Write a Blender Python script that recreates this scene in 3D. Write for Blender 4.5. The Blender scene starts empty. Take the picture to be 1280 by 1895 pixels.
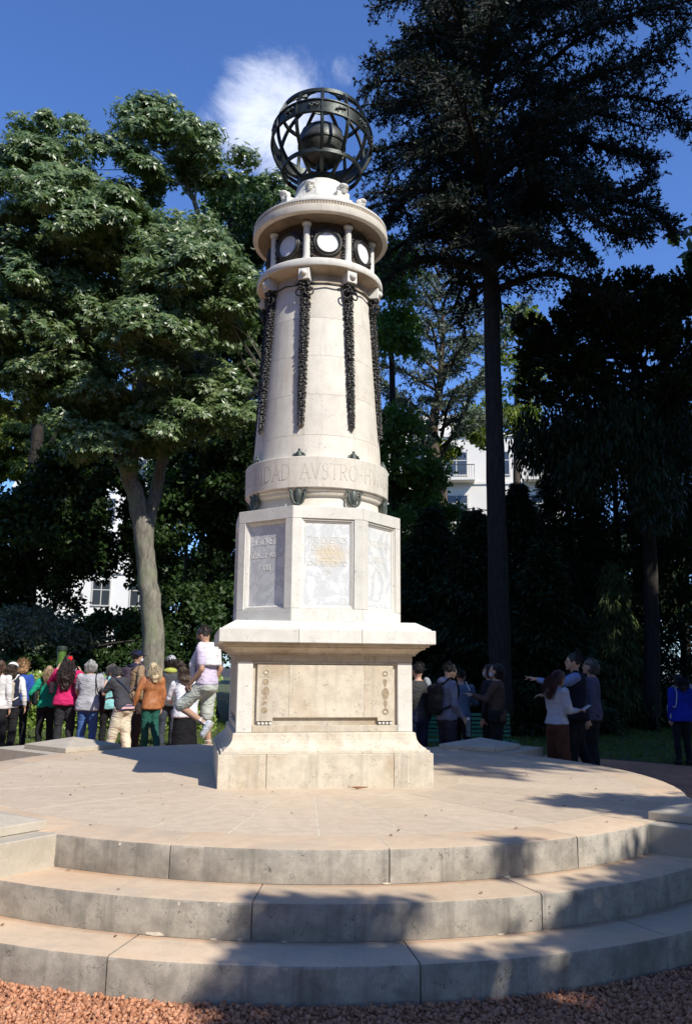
import bpy, bmesh, math, random
import numpy as np
from mathutils import Vector, Matrix, Quaternion
random.seed(7)
rng = np.random.default_rng(11)
R = math.radians
PI = math.pi
S = bpy.context.scene
COL = S.collection

# ------------------------------------------------------------------ camera, light, exposure
EYE = 1.55
FPX, PITCH, ROLL, PPX, PPY = 1531.5, R(10.65), R(0.91), 634.2, 947.5
camd = bpy.data.cameras.new('camera')
cam = bpy.data.objects.new('camera', camd)
COL.objects.link(cam)
camd.sensor_fit = 'VERTICAL'
camd.sensor_height = 36.0
camd.sensor_width = 24.3
camd.lens = 36.0 * FPX / 1895.0
camd.shift_x = (640 - PPX) / 1895.0
camd.clip_start = 0.05
camd.clip_end = 4000
cam.matrix_world = (Matrix.Translation((0, 0, EYE)) @ Matrix.Rotation(PITCH, 4, 'X') @ Matrix.Rotation(R(90), 4, 'X')
                    @ Matrix.Rotation(ROLL, 4, 'Z'))
S.camera = cam

SUN_AZ, SUN_EL = R(40.4), R(42.4)          # azimuth to the right of the direction behind the viewer
SUN_DIR = Vector((math.sin(SUN_AZ) * math.cos(SUN_EL), -math.cos(SUN_AZ) * math.cos(SUN_EL), math.sin(SUN_EL)))
sund = bpy.data.lights.new('sun', 'SUN')
sund.energy = 5.0
sund.angle = R(0.53)
sund.color = (1.0, 0.95, 0.855)
sun = bpy.data.objects.new('sun', sund)
COL.objects.link(sun)
sun.rotation_euler = SUN_DIR.to_track_quat('Z', 'Y').to_euler()
sun.location = (6, -6, 30)


def ray(px, py):
    a, b = px - PPX, py - PPY
    u = a * math.cos(ROLL) + b * math.sin(ROLL)
    v = -a * math.sin(ROLL) + b * math.cos(ROLL)
    x, y, z = u / FPX, 1.0, -v / FPX
    return Vector((x, y * math.cos(PITCH) - z * math.sin(PITCH), y * math.sin(PITCH) + z * math.cos(PITCH)))


def at(px, py, d):
    """the point of the place that lies d metres ahead of the viewer on that line of sight"""
    r = ray(px, py)
    k = d / r.y
    return Vector((r.x * k, d, EYE + r.z * k))


world = bpy.data.worlds.new('World')
S.world = world
world.use_nodes = True
wt = world.node_tree
for n in list(wt.nodes):
    wt.nodes.remove(n)
wo = wt.nodes.new('ShaderNodeOutputWorld')
bg = wt.nodes.new('ShaderNodeBackground')
sky = wt.nodes.new('ShaderNodeTexSky')
sky.sky_type = 'NISHITA'
sky.sun_disc = False
sky.sun_elevation = SUN_EL
# the sky texture's sun stands at (sin r, cos r) seen from above
sky.sun_rotation = math.atan2(SUN_DIR.x, SUN_DIR.y)
sky.altitude = 0
sky.air_density = 1.0
sky.dust_density = 0.3
sky.ozone_density = 4.0
bg.inputs['Strength'].default_value = 0.126


def wn(t, **kw):
    n = wt.nodes.new(t)
    for k, v in kw.items():
        setattr(n, k, v)
    return n


geo = wn('ShaderNodeTexCoord')
nrm = wn('ShaderNodeVectorMath', operation='NORMALIZE')
wt.links.new(geo.outputs['Generated'], nrm.inputs[0])
cn = wn('ShaderNodeTexNoise')
cn.inputs['Scale'].default_value = 9.0
cn.inputs['Detail'].default_value = 9.0
cn.inputs['Roughness'].default_value = 0.70
cn.inputs['Distortion'].default_value = 0.5
wt.links.new(nrm.outputs[0], cn.inputs['Vector'])
cover = None
for (px, py, rad, gain) in ((500, 225, 0.115, 0.95), (440, 175, 0.055, 0.7), (490, 290, 0.07, 0.65), (640, 130, 0.034, 0.42), (338, 140, 0.05, 0.40), (560, 130, 0.05, 0.5),
                            (880, -500, 0.3, 0.6), (-900, 300, 0.3, 0.7), (2300, 100, 0.35, 0.7)):
    d = ray(px, py).normalized()
    dp = wn('ShaderNodeVectorMath', operation='DISTANCE')
    wt.links.new(nrm.outputs[0], dp.inputs[0])
    dp.inputs[1].default_value = d
    mr = wn('ShaderNodeMapRange', interpolation_type='SMOOTHSTEP')
    mr.inputs['From Min'].default_value = rad
    mr.inputs['From Max'].default_value = rad * 0.15
    mr.inputs['To Min'].default_value = 0.0
    mr.inputs['To Max'].default_value = gain
    wt.links.new(dp.outputs['Value'], mr.inputs['Value'])
    if cover is None:
        cover = mr.outputs[0]
    else:
        mx = wn('ShaderNodeMath', operation='MAXIMUM')
        wt.links.new(cover, mx.inputs[0])
        wt.links.new(mr.outputs[0], mx.inputs[1])
        cover = mx.outputs[0]
# cloud density = smoothstep(noise - (1 - cover))
ad = wn('ShaderNodeMath', operation='MULTIPLY_ADD')
wt.links.new(cover, ad.inputs[0])
ad.inputs[1].default_value = 0.62
wt.links.new(cn.outputs['Fac'], ad.inputs[2])
cm = wn('ShaderNodeMapRange', interpolation_type='SMOOTHSTEP')
cm.inputs['From Min'].default_value = 0.70
cm.inputs['From Max'].default_value = 1.22
cm.inputs['To Max'].default_value = 0.72
wt.links.new(ad.outputs[0], cm.inputs['Value'])
tint = wn('ShaderNodeMix', data_type='RGBA', blend_type='MULTIPLY')
tint.inputs['Factor'].default_value = 1.0
wt.links.new(sky.outputs[0], tint.inputs['A'])
tint.inputs['B'].default_value = (0.80, 1.03, 1.47, 1)
skymix = wn('ShaderNodeMix', data_type='RGBA')
wt.links.new(cm.outputs[0], skymix.inputs['Factor'])
wt.links.new(tint.outputs['Result'], skymix.inputs['A'])
skymix.inputs['B'].default_value = (9.2, 9.6, 10.6, 1)
wt.links.new(skymix.outputs['Result'], bg.inputs['Color'])
wt.links.new(bg.outputs[0], wo.inputs[0])

S.view_settings.view_transform = 'Standard'
S.view_settings.look = 'None'
S.view_settings.exposure = 0.20
S.view_settings.gamma = 1.0
S.view_settings.use_curve_mapping = False
S.render.engine = 'CYCLES'
S.cycles.max_bounces = 5
S.cycles.diffuse_bounces = 3
S.cycles.glossy_bounces = 2
S.cycles.transmission_bounces = 3
S.cycles.transparent_max_bounces = 4
S.cycles.sample_clamp_indirect = 4.0


# ------------------------------------------------------------------ materials
class Nodes:
    def __init__(self, name):
        self.m = bpy.data.materials.new(name)
        self.m.use_nodes = True
        self.t = self.m.node_tree
        self.b = self.t.nodes['Principled BSDF']
        self.out = self.t.nodes['Material Output']

    def n(self, kind, ins=None, **kw):
        x = self.t.nodes.new(kind)
        for k, v in kw.items():
            setattr(x, k, v)
        for k, v in (ins or {}).items():
            if hasattr(v, 'is_output') or isinstance(v, bpy.types.NodeSocket):
                self.t.links.new(v, x.inputs[k])
            else:
                x.inputs[k].default_value = v
        return x

    def link(self, a, b):
        self.t.links.new(a, b)

    def noise(self, vec, scale, detail=4, rough=0.55, dist=0.0):
        return self.n('ShaderNodeTexNoise', {'Vector': vec, 'Scale': scale, 'Detail': detail, 'Roughness': rough, 'Distortion': dist}).outputs['Fac']

    def ramp(self, fac, a, b, lo=0.0, hi=1.0, smooth=True):
        return self.n('ShaderNodeMapRange', {'Value': fac, 'From Min': a, 'From Max': b, 'To Min': lo, 'To Max': hi},
                      interpolation_type='SMOOTHSTEP' if smooth else 'LINEAR').outputs[0]

    def mix(self, fac, a, b, mode='MIX'):
        x = self.n('ShaderNodeMix', data_type='RGBA', blend_type=mode)
        for k, v in (('Factor', fac), ('A', a), ('B', b)):
            if isinstance(v, bpy.types.NodeSocket):
                self.link(v, x.inputs[k])
            else:
                x.inputs[k].default_value = v if k == 'Factor' else (*v[:3], 1)
        return x.outputs['Result']

    def math(self, op, a, b=0.0):
        x = self.n('ShaderNodeMath', operation=op)
        for k, v in ((0, a), (1, b)):
            if isinstance(v, bpy.types.NodeSocket):
                self.link(v, x.inputs[k])
            else:
                x.inputs[k].default_value = v
        return x.outputs[0]

    def bump(self, h, strength=0.3, dist=0.01, prev=None):
        x = self.n('ShaderNodeBump', {'Height': h, 'Strength': strength, 'Distance': dist})
        if prev is not None:
            self.link(prev, x.inputs['Normal'])
        return x.outputs[0]

    def coords(self, randomise=True):
        tc = self.n('ShaderNodeTexCoord')
        if not randomise:
            return tc.outputs['Object']
        oi = self.n('ShaderNodeObjectInfo')
        mu = self.math('MULTIPLY', oi.outputs['Random'], 37.0)
        cb = self.n('ShaderNodeCombineXYZ', {'X': mu, 'Y': mu, 'Z': 0.0})
        return self.n('ShaderNodeVectorMath', {0: tc.outputs['Object'], 1: cb.outputs[0]}, operation='ADD').outputs[0]


def stone(name, light, dark, stain, squig=0.5, rough=0.75, scale=1.0, stain_amt=0.5, rnd=0.12, streak=0.0, tread=None, bump=0.25):
    N = Nodes(name)
    c = N.coords()
    big = N.noise(c, 1.6 * scale, 5, 0.6)
    mid = N.noise(c, 9 * scale, 5, 0.65)
    fine = N.noise(c, 85 * scale, 4, 0.7)
    col = N.mix(N.ramp(mid, 0.3, 0.75), light, dark)
    col = N.mix(N.math('MULTIPLY', N.ramp(big, 0.48, 0.72), stain_amt), col, stain)
    if streak:
        mp = N.n('ShaderNodeMapping', {'Vector': c})
        mp.inputs['Scale'].default_value = (14, 14, 0.9)
        st = N.noise(mp.outputs[0], 1.0, 4, 0.6)
        col = N.mix(N.math('MULTIPLY', N.ramp(st, 0.5, 0.72), streak), col, tuple(x * 0.45 for x in dark))
    # fossil squiggles and pits: thin contour lines of a noise, shown only in patches
    for sc, w, sd in ((17, 0.010, 0.0), (38, 0.014, 5.0)):
        off = N.n('ShaderNodeVectorMath', {0: c, 1: (sd, sd, sd)}, operation='ADD').outputs[0]
        q = N.noise(off, sc * scale, 2, 0.5, 0.6)
        line = N.math('LESS_THAN', N.math('ABSOLUTE', N.math('SUBTRACT', q, 0.5)), w)
        gate = N.ramp(N.noise(off, 11 * scale, 3, 0.6), 0.56, 0.63)
        col = N.mix(N.math('MULTIPLY', N.math('MULTIPLY', line, gate), squig), col, tuple(x * 0.3 for x in dark))
    oi = N.n('ShaderNodeObjectInfo')
    br = N.math('MULTIPLY_ADD', oi.outputs['Random'], rnd)
    br = N.n('ShaderNodeMath', {0: oi.outputs['Random'], 1: rnd, 2: 1 - rnd / 2}, operation='MULTIPLY_ADD').outputs[0]
    col = N.mix(N.ramp(fine, 0.25, 0.75, 0, 0.35), col, tuple(x * 0.72 for x in dark))
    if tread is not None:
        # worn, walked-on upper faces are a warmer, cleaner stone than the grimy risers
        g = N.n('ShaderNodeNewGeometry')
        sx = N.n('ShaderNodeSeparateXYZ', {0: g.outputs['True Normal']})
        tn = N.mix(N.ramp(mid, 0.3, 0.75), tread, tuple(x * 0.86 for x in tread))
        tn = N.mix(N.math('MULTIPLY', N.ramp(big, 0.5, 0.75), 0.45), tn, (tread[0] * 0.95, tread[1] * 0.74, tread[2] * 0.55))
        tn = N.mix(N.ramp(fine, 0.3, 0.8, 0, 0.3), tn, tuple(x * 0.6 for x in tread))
        # red dust caught in the corner at the foot of each riser
        oc = N.n('ShaderNodeTexCoord').outputs['Object']
        sp = N.n('ShaderNodeSeparateXYZ', {0: oc})
        rad = N.math('SQRT', N.math('ADD', N.math('POWER', sp.outputs['X'], 2.0), N.math('POWER', sp.outputs['Y'], 2.0)))
        wob = N.math('MULTIPLY', N.noise(oc, 7, 4, 0.6), 0.075)
        for r_ in (3.2777, 3.6434):
            dd = N.math('SUBTRACT', N.math('SUBTRACT', rad, r_), wob)
            band_ = N.math('MULTIPLY', N.ramp(dd, 0.03, -0.04), N.ramp(N.math('SUBTRACT', rad, r_ + 0.003), 0.0, 0.005))
            tn = N.mix(N.math('MULTIPLY', band_, 0.65), tn, (0.34, 0.17, 0.09))
        # grey worn front margin of the treads
        tn = N.mix(N.math('MULTIPLY', N.ramp(N.noise(oc, 2.6, 5, 0.65), 0.5, 0.68), 0.4), tn, (0.36, 0.31, 0.25))
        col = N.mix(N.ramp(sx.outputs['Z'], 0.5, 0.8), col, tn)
    bb = N.n('ShaderNodeCombineXYZ', {'X': br, 'Y': br, 'Z': br})
    col = N.mix(1.0, col, bb.outputs[0], 'MULTIPLY')
    N.link(col, N.b.inputs['Base Color'])
    N.b.inputs['Roughness'].default_value = rough
    h = N.math('ADD', N.math('MULTIPLY', mid, 0.6), N.math('MULTIPLY', fine, 0.4))
    N.link(N.bump(h, bump, 0.006), N.b.inputs['Normal'])
    return N.m


def plain(name, col, rough=0.6, var=0.15, scale=12, metal=0.0, bump=0.15, dark=None, spec=0.5, bscale=60):
    N = Nodes(name)
    c = N.coords()
    n1 = N.noise(c, scale, 5, 0.6)
    d = dark or tuple(x * (1 - var * 2) for x in col)
    N.link(N.mix(N.ramp(n1, 0.3, 0.7), col, d), N.b.inputs['Base Color'])
    N.b.inputs['Roughness'].default_value = rough
    N.b.inputs['Metallic'].default_value = metal
    N.b.inputs['Specular IOR Level'].default_value = spec
    N.link(N.bump(N.noise(c, bscale, 3, 0.6), bump, 0.004), N.b.inputs['Normal'])
    return N.m


def cloth(name, col, weave=220, fold=9, strength=0.5, stripes=None, rough=0.9):
    N = Nodes(name)
    c = N.coords()
    n1 = N.noise(c, 6, 4, 0.6)
    colr = N.mix(N.ramp(n1, 0.3, 0.7), col, tuple(x * 0.8 for x in col))
    if stripes:
        tc = N.n('ShaderNodeTexCoord')
        sx = N.n('ShaderNodeSeparateXYZ', {0: tc.outputs['Object']})
        w = N.math('GREATER_THAN', N.math('SINE', N.math('MULTIPLY', sx.outputs['Z'], 105.0)), 0.25)
        colr = N.mix(w, colr, stripes)
    N.link(colr, N.b.inputs['Base Color'])
    N.b.inputs['Roughness'].default_value = rough
    N.b.inputs['Specular IOR Level'].default_value = 0.25
    mp = N.n('ShaderNodeMapping', {'Vector': c})
    mp.inputs['Scale'].default_value = (1, 1, 2.2)
    b1 = N.bump(N.noise(mp.outputs[0], fold, 2, 0.5, 0.8), strength, 0.05)
    N.link(N.bump(N.noise(c, weave, 2, 0.5), 0.12, 0.003, b1), N.b.inputs['Normal'])
    return N.m


def leafmat(name, a, b, trans=0.3, gloss=0.35, rough=0.45):
    N = Nodes(name)
    g = N.n('ShaderNodeNewGeometry')
    oi = N.n('ShaderNodeTexCoord')
    patch = N.noise(oi.outputs['Object'], 0.9, 3, 0.6)
    f = N.math('ADD', N.math('MULTIPLY', g.outputs['Random Per Island'], 0.6), N.math('MULTIPLY', patch, 0.5))
    col = N.mix(N.ramp(f, 0.2, 0.9), a, b)
    N.link(col, N.b.inputs['Base Color'])
    N.b.inputs['Roughness'].default_value = rough
    N.b.inputs['Specular IOR Level'].default_value = gloss
    tr = N.n('ShaderNodeBsdfTranslucent')
    N.link(N.mix(1.0, col, (1.0, 1.1, 0.5), 'MULTIPLY'), tr.inputs['Color'])
    ms = N.n('ShaderNodeMixShader', {0: trans})
    N.link(N.b.outputs[0], ms.inputs[1])
    N.link(tr.outputs[0], ms.inputs[2])
    N.link(ms.outputs[0], N.out.inputs['Surface'])
    return N.m


def bark(name, a, b, lichen=None, scale=6, stretch=0.25):
    N = Nodes(name)
    tc = N.n('ShaderNodeTexCoord').outputs['Object']
    mp = N.n('ShaderNodeMapping', {'Vector': tc})
    mp.inputs['Scale'].default_value = (1, 1, stretch)
    v = N.noise(mp.outputs[0], scale * 2.5, 6, 0.7)
    col = N.mix(N.ramp(v, 0.35, 0.65), a, b)
    if lichen:
        col = N.mix(N.math('MULTIPLY', N.ramp(N.noise(tc, 2.2, 4, 0.6), 0.5, 0.65), 0.7), col, lichen)
    N.link(col, N.b.inputs['Base Color'])
    N.b.inputs['Roughness'].default_value = 0.9
    N.link(N.bump(v, 0.8, 0.03), N.b.inputs['Normal'])
    return N.m


M = {}
M['lime'] = stone('limestone', (0.74, 0.69, 0.58), (0.62, 0.56, 0.46), (0.55, 0.47, 0.35), squig=0.5, streak=0.2, stain_amt=0.55)
M['lime_white'] = stone('pale_limestone', (0.77, 0.745, 0.68), (0.66, 0.635, 0.57), (0.58, 0.54, 0.46), squig=0.55, streak=0.16, stain_amt=0.45, rnd=0.16)
M['lime_top'] = stone('smooth_limestone', (0.77, 0.72, 0.625), (0.67, 0.62, 0.53), (0.56, 0.485, 0.385), squig=0.4, streak=0.30, scale=0.8, rnd=0.16)
M['lime_base'] = stone('weathered_limestone', (0.67, 0.60, 0.48), (0.50, 0.44, 0.35), (0.42, 0.31, 0.19), squig=0.85, streak=0.38, stain_amt=0.75, rnd=0.18)
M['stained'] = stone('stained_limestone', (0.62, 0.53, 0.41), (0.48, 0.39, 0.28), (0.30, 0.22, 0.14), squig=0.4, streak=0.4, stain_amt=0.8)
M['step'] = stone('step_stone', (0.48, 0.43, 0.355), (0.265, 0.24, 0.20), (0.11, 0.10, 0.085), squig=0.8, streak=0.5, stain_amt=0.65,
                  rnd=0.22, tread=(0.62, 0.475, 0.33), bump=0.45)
M['paving'] = stone('paving_stone', (0.64, 0.52, 0.385), (0.52, 0.415, 0.30), (0.58, 0.43, 0.29), squig=0.18, stain_amt=0.5, rnd=0.10, bump=0.3)
M['cap'] = stone('capstone_granite', (0.52, 0.46, 0.37), (0.43, 0.38, 0.30), (0.34, 0.29, 0.23), squig=0.2, stain_amt=0.35, rnd=0.1)
M['mortar'] = plain('mortar', (0.78, 0.70, 0.56), 0.9, 0.2, 30)
M['grime_shade'] = stone('grimy_shaded_limestone', (0.30, 0.235, 0.16), (0.20, 0.15, 0.10), (0.10, 0.075, 0.05), squig=0.3, streak=0.5, stain_amt=0.8)  # dirty stone, darkened further to offset light bounced onto the soffit
M['globe'] = plain('worn_bronze', (0.13, 0.135, 0.125), 0.45, 0.2, 9, metal=0.5, bump=0.5, dark=(0.05, 0.055, 0.05))
M['carve'] = plain('carved_recess', (0.42, 0.33, 0.22), 0.9, 0.2, 40)
M['letter'] = plain('engraved_letter', (0.52, 0.47, 0.40), 0.9, 0.15, 60)
M['letter_light'] = plain('white_letter', (0.80, 0.79, 0.75), 0.8, 0.08, 60)
M['letter_ochre'] = plain('ochre_letter', (0.78, 0.75, 0.67), 0.8, 0.12, 60)
M['bronze'] = plain('dark_bronze', (0.050, 0.058, 0.052), 0.42, 0.2, 7, metal=0.65, bump=0.5, dark=(0.022, 0.026, 0.023), bscale=90)
M['patina'] = plain('green_bronze', (0.13, 0.155, 0.14), 0.6, 0.2, 11, metal=0.35, bump=0.4, dark=(0.055, 0.062, 0.055))
M['blackbronze'] = plain('black_bronze', (0.060, 0.056, 0.050), 0.5, 0.2, 20, metal=0.3, bump=0.4, dark=(0.025, 0.023, 0.021))
M['mosaic'] = plain('brown_mosaic', (0.10, 0.065, 0.035), 0.7, 0.3, 45, bump=0.8, dark=(0.03, 0.018, 0.010), bscale=120)
M['enamel'] = plain('white_dial', (0.80, 0.80, 0.80), 0.5, 0.05, 9)
M['soil'] = plain('soil', (0.05, 0.038, 0.025), 0.95, 0.3, 2)


def marble():
    N = Nodes('veined_marble')
    c = N.coords()
    w = N.noise(c, 3.0, 6, 0.65, 1.6)
    v = N.math('ABSOLUTE', N.math('SUBTRACT', w, 0.5))
    vein = N.ramp(v, 0.0, 0.075, 1.0, 0.0)
    soft = N.ramp(N.noise(c, 2.2, 5, 0.6, 0.6), 0.4, 0.7)
    col = N.mix(N.math('MULTIPLY', soft, 0.55), (0.72, 0.72, 0.70), (0.56, 0.57, 0.57))
    col = N.mix(N.math('MULTIPLY', vein, 0.55), col, (0.42, 0.44, 0.47))
    N.link(col, N.b.inputs['Base Color'])
    N.b.inputs['Roughness'].default_value = 0.45
    return N.m


def marble_rust():
    N = Nodes('rust_stained_marble')
    c = N.coords(False)
    w = N.noise(c, 3.0, 6, 0.65, 1.6)
    v = N.math('ABSOLUTE', N.math('SUBTRACT', w, 0.5))
    vein = N.ramp(v, 0.0, 0.075, 1.0, 0.0)
    col = N.mix(N.math('MULTIPLY', vein, 0.5), (0.70, 0.71, 0.71), (0.46, 0.48, 0.50))
    dz = N.n('ShaderNodeVectorMath', {0: c, 1: (0.03, -0.74, 2.56)}, operation='SUBTRACT').outputs[0]
    dz = N.n('ShaderNodeVectorMath', {0: dz, 1: (4.2, 0.2, 6.0)}, operation='MULTIPLY').outputs[0]
    ln = N.n('ShaderNodeVectorMath', {0: dz}, operation='LENGTH').outputs['Value']
    ln = N.math('ADD', ln, N.math('MULTIPLY', N.noise(c, 14, 4, 0.6), 0.9))
    col = N.mix(N.ramp(ln, 1.35, 0.55, 0, 0.75), col, (0.66, 0.52, 0.30))
    N.link(col, N.b.inputs['Base Color'])
    N.b.inputs['Roughness'].default_value = 0.5
    return N.m


M['marble'] = marble()
M['marble_rust'] = marble_rust()


def gravel_ground():
    N = Nodes('crushed_brick_ground')
    g = N.n('ShaderNodeNewGeometry').outputs['Position']
    vo = N.n('ShaderNodeTexVoronoi', {'Vector': g, 'Scale': 38.0})
    vo2 = N.n('ShaderNodeTexVoronoi', {'Vector': g, 'Scale': 90.0})
    hs = N.n('ShaderNodeSeparateXYZ', {0: vo.outputs['Color']})
    col = N.mix(hs.outputs['X'], (0.46, 0.19, 0.10), (0.62, 0.33, 0.20))
    col = N.mix(N.ramp(N.noise(g, 1.3, 4, 0.6), 0.4, 0.7, 0, 0.6), col, (0.30, 0.13, 0.07))
    N.link(col, N.b.inputs['Base Color'])
    N.b.inputs['Roughness'].default_value = 0.95
    b1 = N.bump(vo.outputs['Distance'], 0.9, 0.02)
    N.link(N.bump(vo2.outputs['Distance'], 0.6, 0.01, b1), N.b.inputs['Normal'])
    return N.m


def stones_mat():
    N = Nodes('crushed_brick')
    g = N.n('ShaderNodeNewGeometry')
    col = N.mix(g.outputs['Random Per Island'], (0.31, 0.115, 0.05), (0.60, 0.28, 0.15))
    col = N.mix(N.ramp(N.noise(g.outputs['Position'], 60, 3, 0.6), 0.4, 0.7, 0, 0.4), col, (0.74, 0.46, 0.30))
    N.link(col, N.b.inputs['Base Color'])
    N.b.inputs['Roughness'].default_value = 0.9
    return N.m


def lawn_mat():
    N = Nodes('lawn_ground')
    g = N.n('ShaderNodeNewGeometry').outputs['Position']
    col = N.mix(N.ramp(N.noise(g, 3, 5, 0.7), 0.35, 0.7), (0.055, 0.085, 0.022), (0.085, 0.075, 0.035))
    N.link(col, N.b.inputs['Base Color'])
    N.b.inputs['Roughness'].default_value = 0.95
    N.link(N.bump(N.noise(g, 30, 4, 0.7), 0.8, 0.05), N.b.inputs['Normal'])
    return N.m


M['gravel'] = gravel_ground()
M['stones'] = stones_mat()
M['lawn'] = lawn_mat()
M['grass'] = leafmat('grass_blade', (0.07, 0.12, 0.02), (0.16, 0.22, 0.05), 0.3, 0.2)
M['leaf_ceiba'] = leafmat('silk_floss_leaf', (0.055, 0.11, 0.032), (0.23, 0.30, 0.125), 0.32, 0.6, 0.36)
M['leaf_dark'] = leafmat('dark_broad_leaf', (0.022, 0.05, 0.014), (0.055, 0.10, 0.028), 0.25, 0.3)
M['leaf_yellow'] = leafmat('yellow_green_leaf', (0.11, 0.17, 0.03), (0.26, 0.30, 0.07), 0.4, 0.3)
M['leaf_bright'] = leafmat('bright_green_leaf', (0.07, 0.15, 0.025), (0.16, 0.26, 0.06), 0.4, 0.3)
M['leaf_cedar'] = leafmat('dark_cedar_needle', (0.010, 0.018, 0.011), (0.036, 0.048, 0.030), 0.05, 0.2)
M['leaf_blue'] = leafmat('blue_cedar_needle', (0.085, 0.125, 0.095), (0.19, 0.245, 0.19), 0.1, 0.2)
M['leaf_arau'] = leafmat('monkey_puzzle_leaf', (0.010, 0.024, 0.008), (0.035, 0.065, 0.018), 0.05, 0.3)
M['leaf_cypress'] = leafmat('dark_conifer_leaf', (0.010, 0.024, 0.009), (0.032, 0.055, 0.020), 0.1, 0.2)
M['leaf_weep'] = leafmat('weeping_cypress_leaf', (0.06, 0.09, 0.03), (0.13, 0.17, 0.06), 0.25, 0.2)
M['leaf_ivy'] = leafmat('ivy_hedge_leaf', (0.16, 0.25, 0.04), (0.36, 0.44, 0.12), 0.3, 0.5, 0.35)
M['leaf_olive'] = leafmat('grey_green_leaf', (0.13, 0.155, 0.095), (0.25, 0.28, 0.18), 0.15, 0.3)
M['bark_grey'] = bark('grey_bark', (0.26, 0.24, 0.19), (0.12, 0.11, 0.085), (0.20, 0.22, 0.13), 5)
M['bark_dark'] = bark('dark_bark', (0.038, 0.030, 0.024), (0.013, 0.010, 0.009), None, 7)
M['bark_mid'] = bark('brown_bark', (0.13, 0.10, 0.075), (0.055, 0.042, 0.032), None, 7)
M['facade'] = plain('cream_facade', (0.78, 0.73, 0.64), 0.9, 0.05, 0.4)
M['facade_white'] = plain('white_facade', (0.80, 0.79, 0.76), 0.9, 0.05, 0.4)
M['facade_grey'] = plain('grey_facade', (0.55, 0.55, 0.54), 0.9, 0.08, 0.4)
M['glass'] = plain('window_glass', (0.05, 0.06, 0.07), 0.12, 0.1, 1, spec=0.8, bump=0)
M['frame'] = plain('window_frame', (0.55, 0.53, 0.48), 0.6, 0.05, 5)
M['bench'] = plain('green_bench_paint', (0.035, 0.23, 0.125), 0.45, 0.12, 20)
M['iron'] = plain('dark_iron', (0.03, 0.045, 0.035), 0.5, 0.1, 20)
M['postgreen'] = plain('green_post_paint', (0.10, 0.20, 0.035), 0.4, 0.2, 9)
M['dryleaf'] = plain('dry_leaf', (0.28, 0.12, 0.05), 0.8, 0.3, 50)


# ------------------------------------------------------------------ object helpers
def tag(o, label=None, cat=None, group=None, kind=None):
    for k, v in (('label', label), ('category', cat), ('group', group), ('kind', kind)):
        if v:
            o[k] = v
    return o


def thing(name, label, cat, loc=(0, 0, 0), rz=0.0, group=None):
    o = bpy.data.objects.new(name, None)
    o.empty_display_size = 0.2
    COL.objects.link(o)
    o.location = loc
    o.rotation_euler = (0, 0, rz)
    return tag(o, label, cat, group)


def link(name, me, mat, parent=None, loc=None, rot=None):
    if mat is not None and len(me.materials) == 0:
        me.materials.append(mat)
    o = bpy.data.objects.new(name, me)
    COL.objects.link(o)
    if parent is not None:
        o.parent = parent
    if loc is not None:
        o.location = loc
    if rot is not None:
        o.rotation_euler = rot
    return o


def mesh_np(name, v, f, smooth=False):
    """v (N,3) floats, f (M,k) ints with one k"""
    me = bpy.data.meshes.new(name)
    v = np.ascontiguousarray(v, dtype=np.float32)
    f = np.ascontiguousarray(f, dtype=np.int32)
    k = f.shape[1]
    me.vertices.add(len(v))
    me.vertices.foreach_set('co', v.ravel())
    me.loops.add(f.size)
    me.loops.foreach_set('vertex_index', f.ravel())
    me.polygons.add(len(f))
    me.polygons.foreach_set('loop_start', np.arange(0, f.size, k, dtype=np.int32))
    if smooth:
        me.polygons.foreach_set('use_smooth', np.ones(len(f), dtype=bool))
    me.update(calc_edges=True)
    return me


def mesh_py(name, v, f, smooth=False):
    me = bpy.data.meshes.new(name)
    me.from_pydata([tuple(p) for p in v], [], f)
    if smooth:
        for p in me.polygons:
            p.use_smooth = True
    me.update()
    return me


def bm_mesh(name, bm, smooth=False, angle=None):
    me = bpy.data.meshes.new(name)
    bmesh.ops.recalc_face_normals(bm, faces=bm.faces)
    bm.to_mesh(me)
    bm.free()
    if smooth:
        for p in me.polygons:
            p.use_smooth = True
        if angle:
            try:
                me.set_sharp_from_angle(angle=angle)
            except Exception:
                pass
    return me


def add_box(bm, x0, x1, y0, y1, z0, z1, bevel=0.0, mat=None):
    vs = [bm.verts.new(p) for p in ((x0, y0, z0), (x1, y0, z0), (x1, y1, z0), (x0, y1, z0), (x0, y0, z1), (x1, y0, z1), (x1, y1, z1), (x0, y1, z1))]
    if mat is not None:
        for v in vs:
            v.co = mat @ v.co
    fs = [bm.faces.new([vs[i] for i in q]) for q in ((0, 3, 2, 1), (4, 5, 6, 7), (0, 1, 5, 4), (1, 2, 6, 5), (2, 3, 7, 6), (3, 0, 4, 7))]
    if bevel:
        es = list({e for f in fs for e in f.edges})
        bmesh.ops.bevel(bm, geom=es, offset=bevel, segments=1, affect='EDGES', profile=0.5)


def box(name, x0, x1, y0, y1, z0, z1, mat, parent=None, bevel=0.0):
    bm = bmesh.new()
    add_box(bm, x0, x1, y0, y1, z0, z1, bevel)
    return link(name, bm_mesh(name, bm), mat, parent)


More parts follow.
